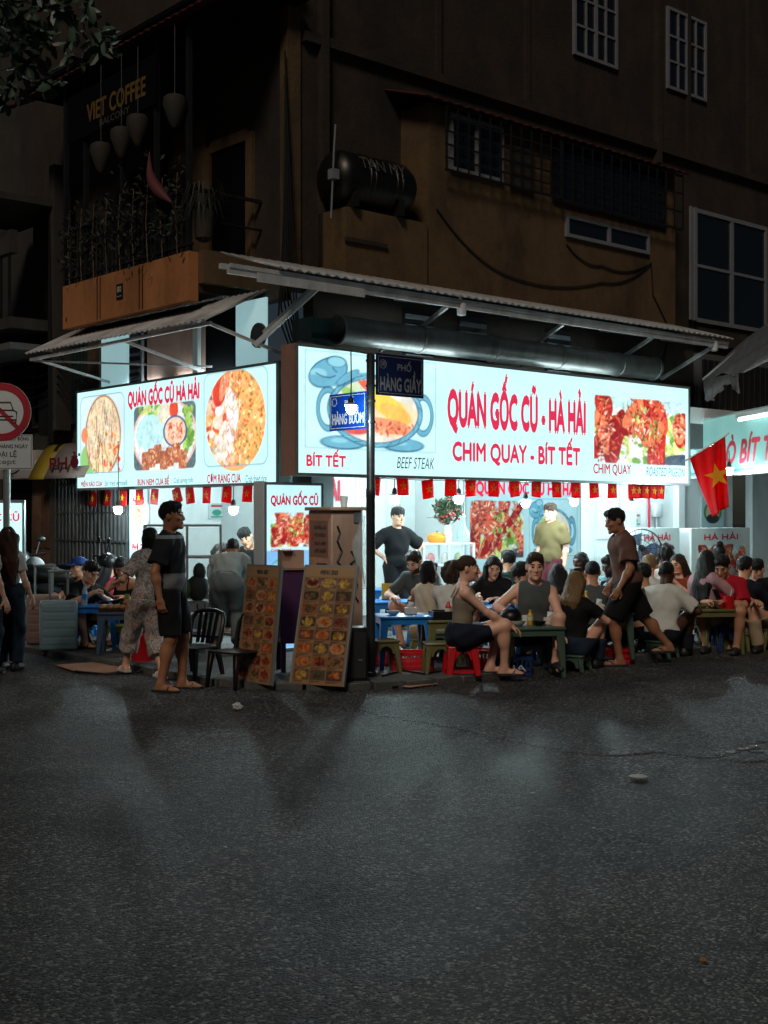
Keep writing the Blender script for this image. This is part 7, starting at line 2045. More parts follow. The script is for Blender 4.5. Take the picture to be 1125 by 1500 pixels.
cup(on('D', -.02, .14), 'clear cup beside the yellow can'); cup(on('F', .22, -.1), 'clear cup left of the walking man'); cup(on('G', .05, .1), 'clear cup beside man in red polo'); cup(on('A', .1, -.1), 'clear cup before the bearded man'); bowl(on('B', -.1, -.08), 'white bowl on the empty blue table')
def basket(p, m, label, w=.38, d=.28, h=.17, rz=.1, txt=None):
    t = thing('plastic_basket', label, 'basket', p, rz, 'plastic baskets under the tables')
    mb = MB(); mb.box(-w / 2 + .02, w / 2 - .02, -d / 2 + .02, d / 2 - .02, 0, .012); mb.build('base', MATS[m], t)
    for k in range(4):
        L2, o_ = (w, d) if k % 2 == 0 else (d, w); R_ = Matrix.Rotation(k * math.pi / 2, 4, 'Z')
        mb = MB(); mb.box(-L2 / 2, L2 / 2, -o_ / 2, -o_ / 2 + .018, h - .035, h, R_); mb.build('rim', MATS[m], t)
        for z in (.012, .065): mb = MB(); mb.box(-L2 / 2 + .012, L2 / 2 - .012, -o_ / 2 + .012, -o_ / 2 + .02, z, z + .028, R_); mb.build('side_rail', MATS[m], t)
        nn = 8 if k % 2 == 0 else 6
        for i in range(nn): x = -L2 / 2 + .02 + (L2 - .05) * i / (nn - 1); mb = MB(); mb.box(x, x + .014, -o_ / 2 + .013, -o_ / 2 + .019, .012, h - .03, R_); mb.build('side_slat', MATS[m], t)
    if txt: letters(txt, MATS['white_print'], t, frame(Vector((0, -d / 2, 0)), (1, 0, 0), (0, 0, 1)), -w * .3, w * .3, h * .3, h * .6, z=.004)
basket(on_ground(562, 12.95), 'plastic_red', 'red basket behind the pole under the blue table'); basket(on_ground(603, 12.6), 'plastic_red', 'red basket in front under the empty blue table', .44, .28, .18)
basket(on_ground(750, 12.5), 'plastic_navy', 'blue crate on the ground beside the woman on red stool', .36, .26, .20, .15, 'BIA')
basket(on_ground(716, 12.6), 'plastic_red', 'red basket behind the red stool', .3, .25, .2); basket(on_ground(905, 13.6), 'plastic_red', 'red basket behind the walking man', .3, .25, .16)
stool(on_ground(643, 12.3), .1, .30, 'plastic_olive', 'olive stool beside the red stool'); stool(on_ground(560, 12.35), .3, .32, 'plastic_olive', 'olive stool half hidden by the street name pole')
stool(on_ground(1062, 14.75), .2, .32, 'plastic_navy', 'navy stool under the right olive table'); stool(on_ground(640, 13.4), .2, .30, 'plastic_green', 'grey green stool under the olive table')
stool(on_ground(770, 13.2), .2, .30, 'plastic_blue', 'blue stool behind the green table'); stool(on_ground(835, 13.9), .2, .28, 'plastic_blue', 'blue stool behind man in grey vest')
stool(on_ground(562, 15.6), .2, .62, 'plastic_blue', 'tall blue stool behind the pole below the waiter', w=.34)
stool(on_ground(968, 14.4), .2, .28, 'plastic_red', 'red stool behind man in white polo')

# ---- inner room: glass cabinet, pumpkin, vase, bottle; fan; notice
gc = at(650, 800, 17.0); gc.z = PV + .035
t = thing('glass_cabinet', 'white framed glass cabinet behind the waiter', 'cabinet', gc, math.radians(20))
ct = EYE - (795 - 753) / F * 17.0 - gc.z
for sx in (-.36, 0, .36):
    for sy in (-.18, .18): mb = MB(); mb.bar((sx, sy, 0), (sx, sy, ct), .03); mb.build('post', MATS['white_print'], t)
for z in (.15, .5, .82, ct - .02): mb = MB(); mb.box(-.37, .37, -.19, .19, z, z + .02); mb.build('shelf', MATS['white_print'], t)
for x0 in (-.34, .02): mb = MB(); mb.box(x0, x0 + .32, -.186, -.181, .17, ct - .03); mb.build('glass_door', MATS['glass_clear'], t)
for k, (x, z, m_) in enumerate(((-.25, .52, 'foodred'), (-.1, .52, 'foodgreen'), (.1, .52, 'bread'), (.25, .52, 'steel'), (-.2, .84, 'sauce_red'), (.02, .84, 'paint_cream'), (.22, .84, 'plastic_lime'))):
    mb = MB(); mb.lathe([(.05, 0), (.06, .08), (.045, .13), (.02, .15)], 10); q = mb.build('jar', MATS[m_], None, True); q.location = (gc.x + x * .9, gc.y + x * .3, gc.z + z + .001)
    tag(q, ('far left', 'left', 'right', 'far right', 'left', 'middle', 'right')[k] + ' jar on the ' + ('middle' if k < 4 else 'upper') + ' shelf of the glass cabinet', 'jar', 'jars in the glass cabinet')
mat('pumpkin', S(226, 140, 40), .5, var=.15)
t = thing('pumpkin', 'orange pumpkin on top of the glass cabinet', 'pumpkin', (gc.x - .10, gc.y - .02, gc.z + ct + .001)); mb = MB(); mb.lathe([(.03, .02), (.1, .0), (.13, .05), (.12, .1), (.06, .135), (.02, .12)], 18); mb.build('fruit', MATS['pumpkin'], t, True); mb = MB(); mb.tube([(0, 0, .12), (.01, 0, .16)], .01, 6); mb.build('stalk', MATS['foodgreen'], t)
mat('leafgreen', (.035, .07, .03), .5, var=.35, scale=15); mat('petal', S(180, 60, 60), .6, var=.3)
t = thing('flower_vase', 'vase with a bushy bunch of flowers on the glass cabinet', 'vase', (gc.x + .05, gc.y, gc.z + ct + .001)); mb = MB(); mb.lathe([(.045, 0), (.06, .08), (.045, .18), (.055, .24), (.04, .24)], 16); mb.build('vase', MATS['paint_cream'], t, True)
mb = MB(); m2 = MB(); r_ = random.Random(3)
for k in range(420):
    d_ = Vector((r_.gauss(0, 1), r_.gauss(0, 1), r_.gauss(0, 1))).normalized() * r_.uniform(.4, 1) ; c_ = Vector((.0, 0, .44)) + Vector((d_.x * .20, d_.y * .15, d_.z * .20))
    if k % 9 == 0: m2.ball(c_, (.022, .022, .02), 6); continue
    a = Vector((r_.uniform(-1, 1), r_.uniform(-1, 1), r_.uniform(-1, 1))).normalized() * .045; b_ = a.cross(Vector((r_.uniform(-1, 1), .3, r_.uniform(-1, 1)))).normalized() * .018
    mb.add([c_ - a, c_ + b_, c_ + a, c_ - b_], [(0, 1, 2, 3)])
mb.build('leaves', MATS['leafgreen'], t); m2.build('blossoms', MATS['petal'], t)['kind'] = 'stuff'
mb = MB()
for k in range(5): mb.tube([(0, 0, .2), (.03 * (k - 2), .01, .35)], .005, 5)
for s_ in (-.2, -.28, -.15): mb.tube([(0, 0, .2), (s_ * .6, 0, .34), (s_, 0, .42 + s_ * .3)], .004, 5)
mb.build('stems', MATS['leafgreen'], t)
t = thing('glass_bottle', 'ornate clear glass bottle at the right of the glass cabinet top', 'bottle', (gc.x + .27, gc.y + .06, gc.z + ct + .001)); mb = MB(); mb.lathe([(.06, 0), (.09, .06), (.085, .14), (.03, .22), (.028, .32), (.04, .34)], 16); mb.build('bottle_body', MATS['water'], t, True); mb = MB(); mb.ball((0, 0, .36), .03, 10); mb.build('stopper', MATS['cup_clear'], t, True)
fp = on_ground(940, 17.6)
t = thing('electric_fan', 'black electric fan with round wire cage in front of the snack cart', 'fan', fp, math.radians(-12)); fz = EYE - (803 - 753) / F * 17.6 - fp.z
mb = MB(); mb.lathe([(.2, 0), (.2, .03), (.03, .05)], 18); mb.build('base', MATS['plastic_black'], t); mb = MB(); mb.tube([(0, 0, .04), (0, 0, fz)], .02, 8); mb.build('post', MATS['alu'], t)
Mf = Matrix.Translation((0, -.06, fz)) @ Matrix.Rotation(math.pi / 2, 4, 'X'); mb = MB()
for rr, zz in ((.27, .0), (.26, .06), (.2, .09), (.12, .1), (.26, -.05), (.18, -.08)): mb.tube([Mf @ Vector((rr * math.cos(q * math.pi / 16), rr * math.sin(q * math.pi / 16), zz)) for q in range(33)], .005, 5)
for q in range(16): an = q * math.pi / 8; mb.tube([Mf @ Vector((.03 * math.cos(an), .03 * math.sin(an), .105)), Mf @ Vector((.2 * math.cos(an), .2 * math.sin(an), .09)), Mf @ Vector((.27 * math.cos(an), .27 * math.sin(an), 0))], .003, 4)
mb.build('cage', MATS['black_iron'], t)
for q in range(3):
    an = q * 2.094; mb = MB(); mb.prism([(.02 * math.cos(an), .02 * math.sin(an)), (.22 * math.cos(an - .5), .22 * math.sin(an - .5)), (.23 * math.cos(an + .2), .23 * math.sin(an + .2)), (.15 * math.cos(an + .5), .15 * math.sin(an + .5))], -.004, .004, Mf); mb.build('blade', MATS['plastic_steelblue'], t)
mb = MB(); mb.lathe([(.05, -.12), (.05, .02)], 14, Mf); mb.build('motor', MATS['plastic_black'], t)
# notices on the inner walls
b_, z_ = 0, 0
def notice(a0, a1, b, z0, z1, label, draw, name='wall_notice'):
    o = thing(name, label, 'notice', B(a0, b, z0), ANG_U); cv = Canvas(a1 - a0, z1 - z0, .011, S(206, 224, 222)); draw(cv, a1 - a0, z1 - z0); cv.build('print', MATS['paper'], o, MR, .006); hb('card', 'white_print', (0, a1 - a0, -.004, .008, 0, z1 - z0), parent=o); return o
def d1(cv, W, H): cv.rect(W * .1, W * .9, H * .1, H * .25, S(190, 60, 70)); cv.ell(W * .4, H * .6, W * .25, H * .2, S(60, 150, 130)); cv.rect(W * .1, W * .9, H * .82, H * .92, S(40, 120, 110))
def d2(cv, W, H): cv.rect(0, W, 0, H, S(196, 232, 236)); cv.ell(W / 2, H * .5, W * .4, H * .36, S(90, 150, 80)); cv.ell(W / 2, H * .5, W * .3, H * .3, S(240, 206, 196)); cv.ell(W / 2, H * .72, W * .28, H * .16, S(60, 60, 66))
a0, z1 = onb(306, 737, 5.18); a1, z0 = onb(334, 760, 5.18); notice(a0, a1, 5.18, z0, z1, 'green and red notice on the left inner wall', d1)
a0, z1 = onb(1027, 728, 1.96); a1, z0 = onb(1060, 772, 1.96); notice(a0, a1, 1.96, z0, z1, 'round green picture on the wall behind the large flag', d2)
a0, z1 = onb(925, 752, 1.96); a1, z0 = onb(938, 770, 1.96); notice(a0, a1, 1.96, z0, z1, 'small paper notice on the wall above the fan', d1)
# wall meter and pipe behind the flags
o = thing('wall_meter', 'white wall meter with red pipe behind the bunting', 'meter', B(9.1, 1.93, 0), ANG_U); hb('meter_case', 'white_print', (0, .18, -.06, .06, 1.55, 1.78), parent=o, bevel=.015)
mb = MB(); mb.tube([(-.12, .0, 1.3), (-.12, 0, 2.2)], .02, 8); mb.build('red_pipe', MATS['red_print'], o); mb = MB(); mb.tube([(.09, 0, 1.2), (.09, 0, 1.56)], .012, 8); mb.build('conduit', MATS['white_print'], o)

# ---- litter
mat('paper_white', S(190, 192, 190), .7, var=.1)
def crumple(px, py, r, label, name='litter', m='paper_white', flat=.7):
    p = G(px, py); mb = MB(); n = 10
    for i in range(1, 6):
        for k in range(n):
            q = r * rnd.uniform(.55, 1.1); t_ = math.pi * i / 6; mb.v.append((q * math.sin(t_) * math.cos(2 * math.pi * k / n), q * math.sin(t_) * math.sin(2 * math.pi * k / n), q * flat * math.cos(t_) + r * flat * .75))
    mb.v += [(0, 0, r * flat * 1.7), (0, 0, 0)]
    mb.f = [(i * n + k, (i + 1) * n + k, (i + 1) * n + (k + 1) % n, i * n + (k + 1) % n) for i in range(4) for k in range(n)] + [(50, k, (k + 1) % n) for k in range(n)] + [(51, 40 + (k + 1) % n, 40 + k) for k in range(n)]
    o = mb.build(name, MATS[m]); o.location = (p.x, p.y, road_z(p.x, p.y) + .004); tag(o, label, 'litter', 'litter on the road')
crumple(348, 1040, .05, 'crumpled white paper on the road below the black chairs')
crumple(781, 1166, .018, 'tiny white scrap in the middle of the road', flat=.3)
mat('yellow_scrap', S(170, 120, 20), .5); crumple(1030, 1404, .016, 'small yellow scrap at the lower right', m='yellow_scrap', flat=.5)
p = G(935, 1143); mb = MB(); mb.lathe([(.05, .002), (.055, .008), (.04, .012), (.0, .013)], 20, cap=False); o = mb.build('litter', MATS['paper_white'], None, True); o.location = (p.x, p.y, road_z(p.x, p.y) + .012); tag(o, 'flat white cup lid lying on the road at right', 'litter', 'litter on the road')
LB = ['left', 'second', 'third', 'fourth', 'fifth', 'sixth']
for k, (px, py) in enumerate(((236, 1176), (290, 1165), (405, 1161), (453, 1180), (580, 1120), (132, 1262), (218, 1040), (172, 1068), (480, 1135), (700, 1330), (330, 1245), (870, 1216))):
    crumple(px, py, rnd.uniform(.006, .011), 'tiny pale speck of litter on the open road', flat=.3)
# flattened cardboard by the kerb
for k, (pts, lab, m_) in enumerate((([(82, 977), (135, 973), (196, 983), (160, 988), (110, 986)], 'flattened cardboard on the road before the suitcases', 'cardboard'), ([(572, 1006), (600, 1000), (648, 999), (645, 1004), (600, 1010)], 'flattened cardboard strip before the red stool', 'cardboard'))):
    ring = [(G(*q).x, G(*q).y) for q in pts]; mb = MB(); mb.prism(list(reversed(ring)), .016, .024); o = mb.build('cardboard_sheet', MATS[m_]); tag(o, lab, 'cardboard', 'flattened cardboard on the ground')
for k, pts in enumerate(([(560, 1000), (590, 992), (620, 997), (660, 990)], [(555, 1008), (575, 1003), (600, 1006), (575, 1010)], [(110, 986), (150, 990), (200, 988), (215, 985)])):
    mb = MB(); mb.tube([G(*q) + Vector((0, 0, .02 if k != 0 else PV + .01)) for q in pts], .010, 6); o = mb.build('cable', MATS['wire'], None, True); tag(o, ('dark cable on the pavement by the pole', 'short dark cable end on the road by the pole', 'dark cable along the left kerb')[k], 'cable', 'cables on the ground')

# ================================================================== THE PEOPLE
def head_off(lean, side, twist, head):
    R1 = rotx(-lean * .75) @ roty(side); R2 = rotx(-lean * 1.15) @ roty(side) @ rotzm(twist)
    N = R1 @ np.array([0, 0, .20]) + R2 @ np.array([0, -.018, .285])
    Rh = rotx(-lean * .35) @ rotzm(head[0]) @ rotx(-head[1]) @ roty(head[2] if len(head) > 2 else 0)
    return N + R2 @ np.array([0, .012, .04]) + Rh @ np.array([0, .022, .112]) + np.array([0, 0, .122])
STOOLS = []
def sit(label, px, py, d, face, st=None, stl='', zmin=.22, zmax=.47, hands=None, **k):
    L_ = math.hypot(*face); face = (face[0] / L_, face[1] / L_)
    H = k.get('H', 1.66 if k.get('sex') == 'f' else 1.74); s_ = H / 1.70; k['H'] = H
    o = head_off(k.get('lean', 0), k.get('side', 0), k.get('twist', 0), k.get('head', (0, 0, 0))) * s_
    tgt = at(px, py, d)
    right = (face[1], -face[0])
    x = tgt.x - right[0] * o[0] - face[0] * o[1]; y = tgt.y - right[1] * o[0] - face[1] * o[1]
    g = gz((x, y)); zp = (tgt.z - g - o[2]) / s_
    if not zmin <= zp <= zmax: print('SEAT', label, round(zp, 2)); zp = min(max(zp, zmin), zmax)
    d_ = seat(zp, hands=hands); d_.update(k)
    if st: stool((x, y, g), math.atan2(-face[0], face[1]), max(.14, (zp - .105) * s_), 'plastic_' + st, stl, solid=(st == 'red'))
    return person(label, (x, y, g), face, **d_)
def stand(label, px, py, d, face, zp=.94, **k):
    L_ = math.hypot(*face); face = (face[0] / L_, face[1] / L_)
    o = head_off(k.get('lean', 0), k.get('side', 0), k.get('twist', 0), k.get('head', (0, 0, 0)))
    tgt = at(px, py, d); right = (face[1], -face[0])
    H = k.pop('H', None); fixH = H is not None
    for _ in range(3):
        s_ = (H or 1.7) / 1.7
        x = tgt.x - (right[0] * o[0] + face[0] * o[1]) * s_; y = tgt.y - (right[1] * o[0] + face[1] * o[1]) * s_
        g = k.get('ground', gz((x, y)))
        if H is None or (_ and not fixH): H = (tgt.z - g) / (zp + o[2]) * 1.7
    k.pop('ground', None)
    if not 1.42 < H < 1.95: print('STAND', label, round(H, 2))
    return person(label, (x, y, g), face, H=H, zp=zp, **k)

BLK = cloth('black', S(22, 23, 25)); CHAR = cloth('charcoal', S(78, 84, 84)); NAVY = cloth('navy', S(26, 30, 44)); OLV = cloth('olive', S(104, 92, 62)); BRN = cloth('brown', S(104, 74, 64))
WHT = cloth('white', S(206, 206, 200)); CREAM = cloth('cream', S(196, 184, 164)); GRY = cloth('grey', S(128, 134, 134)); LGR = cloth('palegrey', S(168, 174, 174)); RED = cloth('red', S(176, 24, 44)); PINK = cloth('pink', S(178, 140, 146)); ROSE = cloth('rose', S(196, 70, 90)); RUST = cloth('rust', S(150, 74, 56))
JEAN = cloth('jean', S(36, 50, 66)); TAUPE = cloth('taupe', S(132, 120, 102)); MAROON = cloth('maroon', S(86, 40, 48)); BEIGE = cloth('beige', S(160, 142, 116)); TEALP = floral('cloth_plaid', S(40, 110, 120), [(.42, S(40, 110, 120)), (.5, S(150, 190, 196)), (.58, S(30, 50, 60))], 22)
FLOR = floral('cloth_floral', S(170, 164, 156), [(.40, S(176, 168, 160)), (.47, S(96, 92, 90)), (.53, S(190, 182, 174)), (.60, S(150, 96, 90)), (.66, S(182, 176, 168))], 8)
FLOR2 = floral('cloth_pattern', S(110, 90, 80), [(.42, S(60, 50, 46)), (.5, S(150, 126, 108)), (.58, S(76, 50, 48))], 11)
def block_tee():
    m = cloth('two_tone', S(30, 33, 37)); nt = m.node_tree; bs = nt.nodes['Principled BSDF']
    tc = nt.nodes.new('ShaderNodeTexCoord'); sx = nt.nodes.new('ShaderNodeSeparateXYZ'); nt.links.new(tc.outputs['Object'], sx.inputs[0])
    r = nt.nodes.new('ShaderNodeValToRGB'); r.color_ramp.interpolation = 'CONSTANT'; e = r.color_ramp.elements
    e[0].position = 0; e[0].color = (*S(100, 104, 106), 1); e[1].position = .53; e[1].color = (*S(30, 33, 37), 1)
    q = e.new(.685); q.color = (*S(120, 124, 126), 1); q = e.new(.70); q.color = (*S(30, 33, 37), 1)
    mr = nt.nodes.new('ShaderNodeMath'); mr.operation = 'MULTIPLY'; mr.inputs[1].default_value = .5; nt.links.new(sx.outputs[2], mr.inputs[0]); nt.links.new(mr.outputs[0], r.inputs['Fac']); nt.links.new(r.outputs[0], bs.inputs['Base Color'])
    return m
WH = MATS['paper_white']

# -- left side
stand('man standing in two-tone black tee and black shorts, in profile', 252, 736, 11.45, (1, -.12), skin='tan', hair='short', shirt=block_tee(), sleeve=.72, hem=-.06, loose=.024, bottom=BLK, blen=.93, bloose=.018, res=.011,
      hl=(-.20, .0, .86), hr=(.235, -.03, .84), er=(.6, -1, 0), el=(-.6, -1, 0), curl=(.6, .7), fl=(-.12, .07, .075), fr=(.10, -.06, .075), tl=-8, tr=16, head=(0, -2), slim=.96, ground=0.0)
stand('woman in floral top and trousers stepping to the left', 219, 773, 12.5, (-.55, .84), sex='f', lean=7, side=6, skin='light', hair='bob', shirt=FLOR, sleeve=.75, hem=-.10, loose=.026, bottom=FLOR, blen=1.55, bloose=.04, res=.012,
      zp=.90, hl=(-.22, .30, 1.05), hr=(.25, .10, .92), fl=(-.12, .36, .075), fr=(.10, -.16, .075), shoem=WH, ground=0.0)
stand('person in pale grey bending over, seen from behind', 341, 838, 14.9, (.05, 1), lean=60, zp=.80, H=1.66, skin='tan', hair='crop', shirt=LGR, sleeve=.75, hem=-.02, loose=.028, bottom=GRY, blen=1.95, bloose=.03,
      hl=(-.22, .55, .52), hr=(.22, .55, .52), fl=(-.14, .05, .075), fr=(.14, .05, .075), belly=.03)
sit('young man tilting his head behind the bending person', 360, 816, 17.1, (.1, -1), skin='light', hair='fringe', shirt=BLK, lean=14, head=(-10, 18, 22), zmax=.7, zp=.6, bottom=BLK, blen=1.9, res=.015)
sit('woman with hair tied back at the food cart looking down', 327, 796, 16.5, (.8, -.6), sex='f', skin='light', hair='pony', shirt=BLK, lean=6, head=(0, 18), zmax=.8, bottom=BLK, blen=1.9, res=.015)
sit('man in black shirt eating at the left blue table', 133, 823, 14.7, (.82, -.57), skin='light', hair='short', shirt=BLK, sleeve=.85, lean=26, head=(-5, 16), bottom=BLK, blen=.95, st='navy', stl='navy stool under man in black eating at left', slim=1.12, belly=.05, loose=.02,
    hands=dict(hl=(-.02, .42, .60), hr=(.12, .44, .62)), curl=(.7, .8))
cp_ = sit('man in dark top and blue cap at the left table', 115, 818, 15.9, (-.75, -.66), skin='light', hair='crop', shirt=BLK, lean=4, head=(8, 2), bottom=JEAN, blen=1.9, st='blue', stl='blue stool under the man in blue cap')
mat('cap_blue', S(26, 66, 140), .8, var=.1)
def capmesh(root, headmesh_off):
    pr = [Ell((0, -.012, .052), (.090, .110, .078), k=.02, clip=((0, 0, .03), (0, 0, -1))), Ell((0, .115, .038), (.066, .075, .010), k=.01)]
    P, Q = grow(pr, .009); o = put('cap', [(P, Q, 0)], [MATS['cap_blue']], root); return o
def head_frame(lean, head, zp):
    R1 = rotx(-lean * .75); R2 = rotx(-lean * 1.15); Rh = rotx(-lean * .35) @ rotzm(head[0]) @ rotx(-head[1])
    Hc = np.array([0, 0, zp]) + R1 @ np.array([0, 0, .2]) + R2 @ np.array([0, -.006, .325]) + Rh @ np.array([0, .022, .112])
    return Matrix([list(Rh[i]) + [Hc[i]] for i in range(3)] + [[0, 0, 0, 1]])
hm_ = [c for c in cp_.children if c.name.startswith('hair')][0]
vz = np.array([v.co for v in hm_.data.vertices]).max(0)[2] - .036 - .088
capmesh(cp_, None).matrix_local = head_frame(4, (8, 2), 0) ; [setattr(c, 'location', (c.location.x, c.location.y, vz)) for c in cp_.children if c.name.startswith('cap')]
sit('grey haired man in pink shirt, back turned, at the left', 161, 816, 16.6, (.3, .95), skin='light', hair='short', hairc='grey', shirt=ROSE, sleeve=.7, lean=14, bottom=JEAN, blen=1.9, slim=1.1)
sit('woman in black strap top with headband leaning over her food', 178, 817, 15.3, (-.35, -.94), sex='f', skin='mid', hair='bob', shirt=BLK, straps=True, lean=20, head=(25, 22), bottom=BLK, blen=1.9, st='red', stl='red stool under the woman with headband', hands=dict(hl=(-.12, .36, .56), hr=(.14, .40, .58)))
stand('woman with very long auburn hair and jeans at the left edge', 13, 772, 12.9, (.25, .97), sex='f', skin='fair', hair='wavy', hairc='auburn', shirt=WHT, sleeve=.6, hem=.05, bottom=JEAN, blen=1.92, bloose=.022, res=.012, shoes='shoe', hl=(-.25, .08, .82), hr=(.24, .12, .86), ground=0.0)
stand('person with light brown hair cut off by the left edge', -20, 765, 12.6, (.5, .85), sex='f', skin='fair', hair='long', hairc='blond', shirt=CREAM, sleeve=.5, hem=.0, bottom=JEAN, blen=1.9, res=.013, shoes='shoe', ground=0.0)

# -- waiters
w1 = stand('young waiter in black shirt standing hands on hips by the pole', 583, 744, 16.5, (.35, -.94), skin='light', hair='fringe', shirt=BLK, sleeve=.85, hem=-.06, loose=.030, bottom=BLK, blen=1.95, hl=(-.19, -.02, 1.02), hr=(.19, -.02, 1.02), el=(-1, -.25, 0), er=(1, -.25, 0), head=(14, 4), shoes='shoe', neck=.072, curl=(.8, .8))
stand('young man in olive tee standing before the lit pigeon board', 806, 738, 18.1, (-.55, -.83), skin='fair', hair='fringe', hairc='brown', shirt=OLV, sleeve=.8, hem=-.08, loose=.032, bottom=MAROON, blen=1.95, hl=(-.23, .04, .84), hr=(.22, .02, .86), head=(-8, 2), shoes='shoe')

# -- diners on the right, from left to right
sit('bearded man in grey tee leaning over the far blue table', 607, 807, 14.55, (-.35, -.94), skin='fair', hair='short', hairc='brown', beard=True, shirt=CHAR, sleeve=.75, lean=20, head=(-12, 22), bottom=BEIGE, blen=.95, st='blue', stl='blue stool under the bearded man', hands=dict(hl=(-.14, .45, .60), hr=(.20, .40, .58)))
sit('woman with black hair in cream sleeveless top, back turned', 629, 821, 13.75, (.45, .89), sex='f', skin='mid', hair='bob', shirt=CREAM, sleeve=0, lean=4, head=(-14, 4), bottom=BEIGE, blen=1.6, st='olive', stl='olive stool under woman in cream sleeveless top', hem=-.02)
sit('woman with curly brown hair and white top behind the ponytailed woman', 662, 822, 13.6, (.3, .95), sex='f', skin='fair', hair='curlybob', hairc='brown', shirt=WHT, lean=8, bottom=BEIGE, blen=1.6, st='green', stl='green stool under the curly haired woman')
sit('woman with ponytail in olive strap top and dark skirt on red stool', 686, 814, 12.15, (.97, .1), sex='f', skin='fair', hair='pony', hairc='brown', shirt=TAUPE, straps=True, sleeve=0, hem=.075, loose=.006, lean=5, head=(-10, 2), bottom=NAVY, blen=.66, skirt=True, bloose=.014, st='red', stl='red stool under the ponytailed woman', res=.0105,
    hands=dict(hr=(.17, .52, .43), hl=(-.15, .46, .48), er=(.5, -.2, -1)), fr=(.10, .40, .075), fl=(-.08, .30, .075), curl=(.4, .45), H=1.70, shoem=MATS['socket'], tr=12)
sit('woman with long black hair in black top leaning over middle table', 723, 815, 14.45, (-.25, -.97), sex='f', skin='light', hair='long', shirt=BLK, sleeve=1.1, lean=22, head=(18, 18), bottom=BLK, blen=1.9, st='blue', stl='blue stool under the woman leaning in black', hands=dict(hr=(.20, .36, .62), hl=(-.10, .44, .60)))
sit('person with black hair and dark green tee behind the woman in black', 744, 806, 15.6, (-.4, .9), skin='light', hair='short', shirt=cloth('dkgreen', S(44, 74, 66)), lean=8, bottom=BLK, blen=1.9, st='blue', stl='blue stool under person in dark green tee')
sit('man in pale shirt bowing his head over the middle table', 764, 825, 13.9, (-.8, -.55), skin='light', hair='fringe', shirt=LGR, sleeve=1.2, lean=24, head=(10, 26), bottom=BLK, blen=1.9, st='blue', stl='blue stool under the man bowing his head', hands=dict(hl=(-.06, .44, .58), hr=(.1, .44, .6)))
sit('man in grey sleeveless vest facing the camera at green table', 784, 811, 12.75, (-.12, -.99), skin='fair', hair='short', hairc='brown', shirt=CHAR, sleeve=0, hem=.0, lean=8, side=-3, head=(6, 2), bottom=NAVY, blen=1.0, bloose=.03, st='green', stl='green stool under the man in grey vest', res=.0105, slim=1.1, neck=.074, H=1.82,
    hands=dict(hr=(.20, .36, .52), hl=(-.25, .40, .34), el=(-1, -.1, -.3), er=(1, -.3, -.3)), fl=(-.22, .33, .075), fr=(.18, .30, .075), shoes='shoe', curl=(.3, .6), tl=-15, tr=15, loose=.02)
sit('woman in pink grey top behind the man in grey vest', 818, 826, 14.6, (.3, .95), sex='f', skin='light', hair='long', shirt=PINK, lean=10, bottom=BLK, blen=1.9, st='blue', stl='blue stool under woman in pink grey top')
sit('woman with braids holding a hand to her mouth', 850, 809, 16.2, (-.75, -.65), sex='f', skin='dark', hair='long', shirt=RUST, lean=6, head=(0, 6), bottom=BLK, blen=1.9, hands=dict(hr=(.04, .22, .80), hl=(-.12, .34, .60), er=(1, 0, -1)), zmax=.5)
sit('blond haired woman in black tee, back turned, at green table', 845, 837, 12.95, (.45, .89), sex='f', skin='fair', hair='long', hairc='blond', shirt=BLK, sleeve=.55, lean=8, head=(-20, 2), bottom=JEAN, blen=1.92, st='green', stl='green stool under the blond haired woman', hands=dict(hr=(.2, .40, .52), hl=(-.1, .42, .52)), shoes='shoe')
sit('person in dark cap and grey hooded top, back turned', 868, 822, 14.2, (.1, 1), skin='mid', hair='crop', shirt=CHAR, sleeve=1.8, lean=8, bottom=BLK, blen=1.9, st='navy', stl='navy stool under person in grey hooded top', slim=1.05)
sit('bearded man in plaid teal shirt facing left', 893, 814, 15.6, (-.75, -.66), skin='dark', hair='short', beard=True, shirt=TEALP, sleeve=.8, lean=14, head=(0, 14), bottom=JEAN, blen=1.9, st='blue', stl='blue stool under man in plaid shirt', hands=dict(hr=(.05, .3, .66), hl=(-.1, .36, .62)))
sit('person in patterned shirt and dark trousers behind the walking man', 940, 832, 14.3, (-.6, .8), skin='mid', hair='short', shirt=FLOR2, sleeve=.7, lean=16, bottom=BLK, blen=1.95, st='green', stl='green stool under person in patterned shirt', shoes='shoe', belly=.03)
stand('young man walking past in brown tee and black shorts', 901, 746, 13.35, (-1, -.12), skin='tan', hair='short', shirt=BRN, sleeve=.72, hem=-.07, loose=.036, lean=9, head=(4, 12), bottom=BLK, blen=.95, bloose=.034, res=.011, zp=.90,
      hl=(-.24, .16, .82), hr=(.24, .10, .84), el=(-.3, -1, 0), er=(.3, -1, 0), fl=(-.09, .10, .075), fr=(.09, -.52, .155), kr=(0, 1, 0), ground=0.0, curl=(.6, .6))
sit('person with short fair hair in white tee, back turned', 951, 814, 15.4, (.2, 1), skin='fair', hair='short', hairc='fair', shirt=WHT, sleeve=.7, lean=8, bottom=BEIGE, blen=1.9, st='blue', stl='blue stool under person with fair hair', slim=1.05)
sit('person with bushy black curls in white top', 974, 803, 16.3, (.2, 1), skin='dark', hair='curlyshort', shirt=WHT, lean=6, bottom=BLK, blen=1.9, zmax=.5)
sit('man in white polo with shaved head, back turned, on green stool', 977, 823, 14.15, (.55, .83), skin='dark', hair='crop', shirt=WHT, sleeve=.8, hem=-.04, loose=.024, lean=14, head=(0, 6), bottom=NAVY, blen=1.95, st='green', stl='green stool under man in white polo', res=.012, shoes='shoe', slim=1.1, hands=dict(hr=(.22, .36, .50), hl=(-.1, .42, .54)))
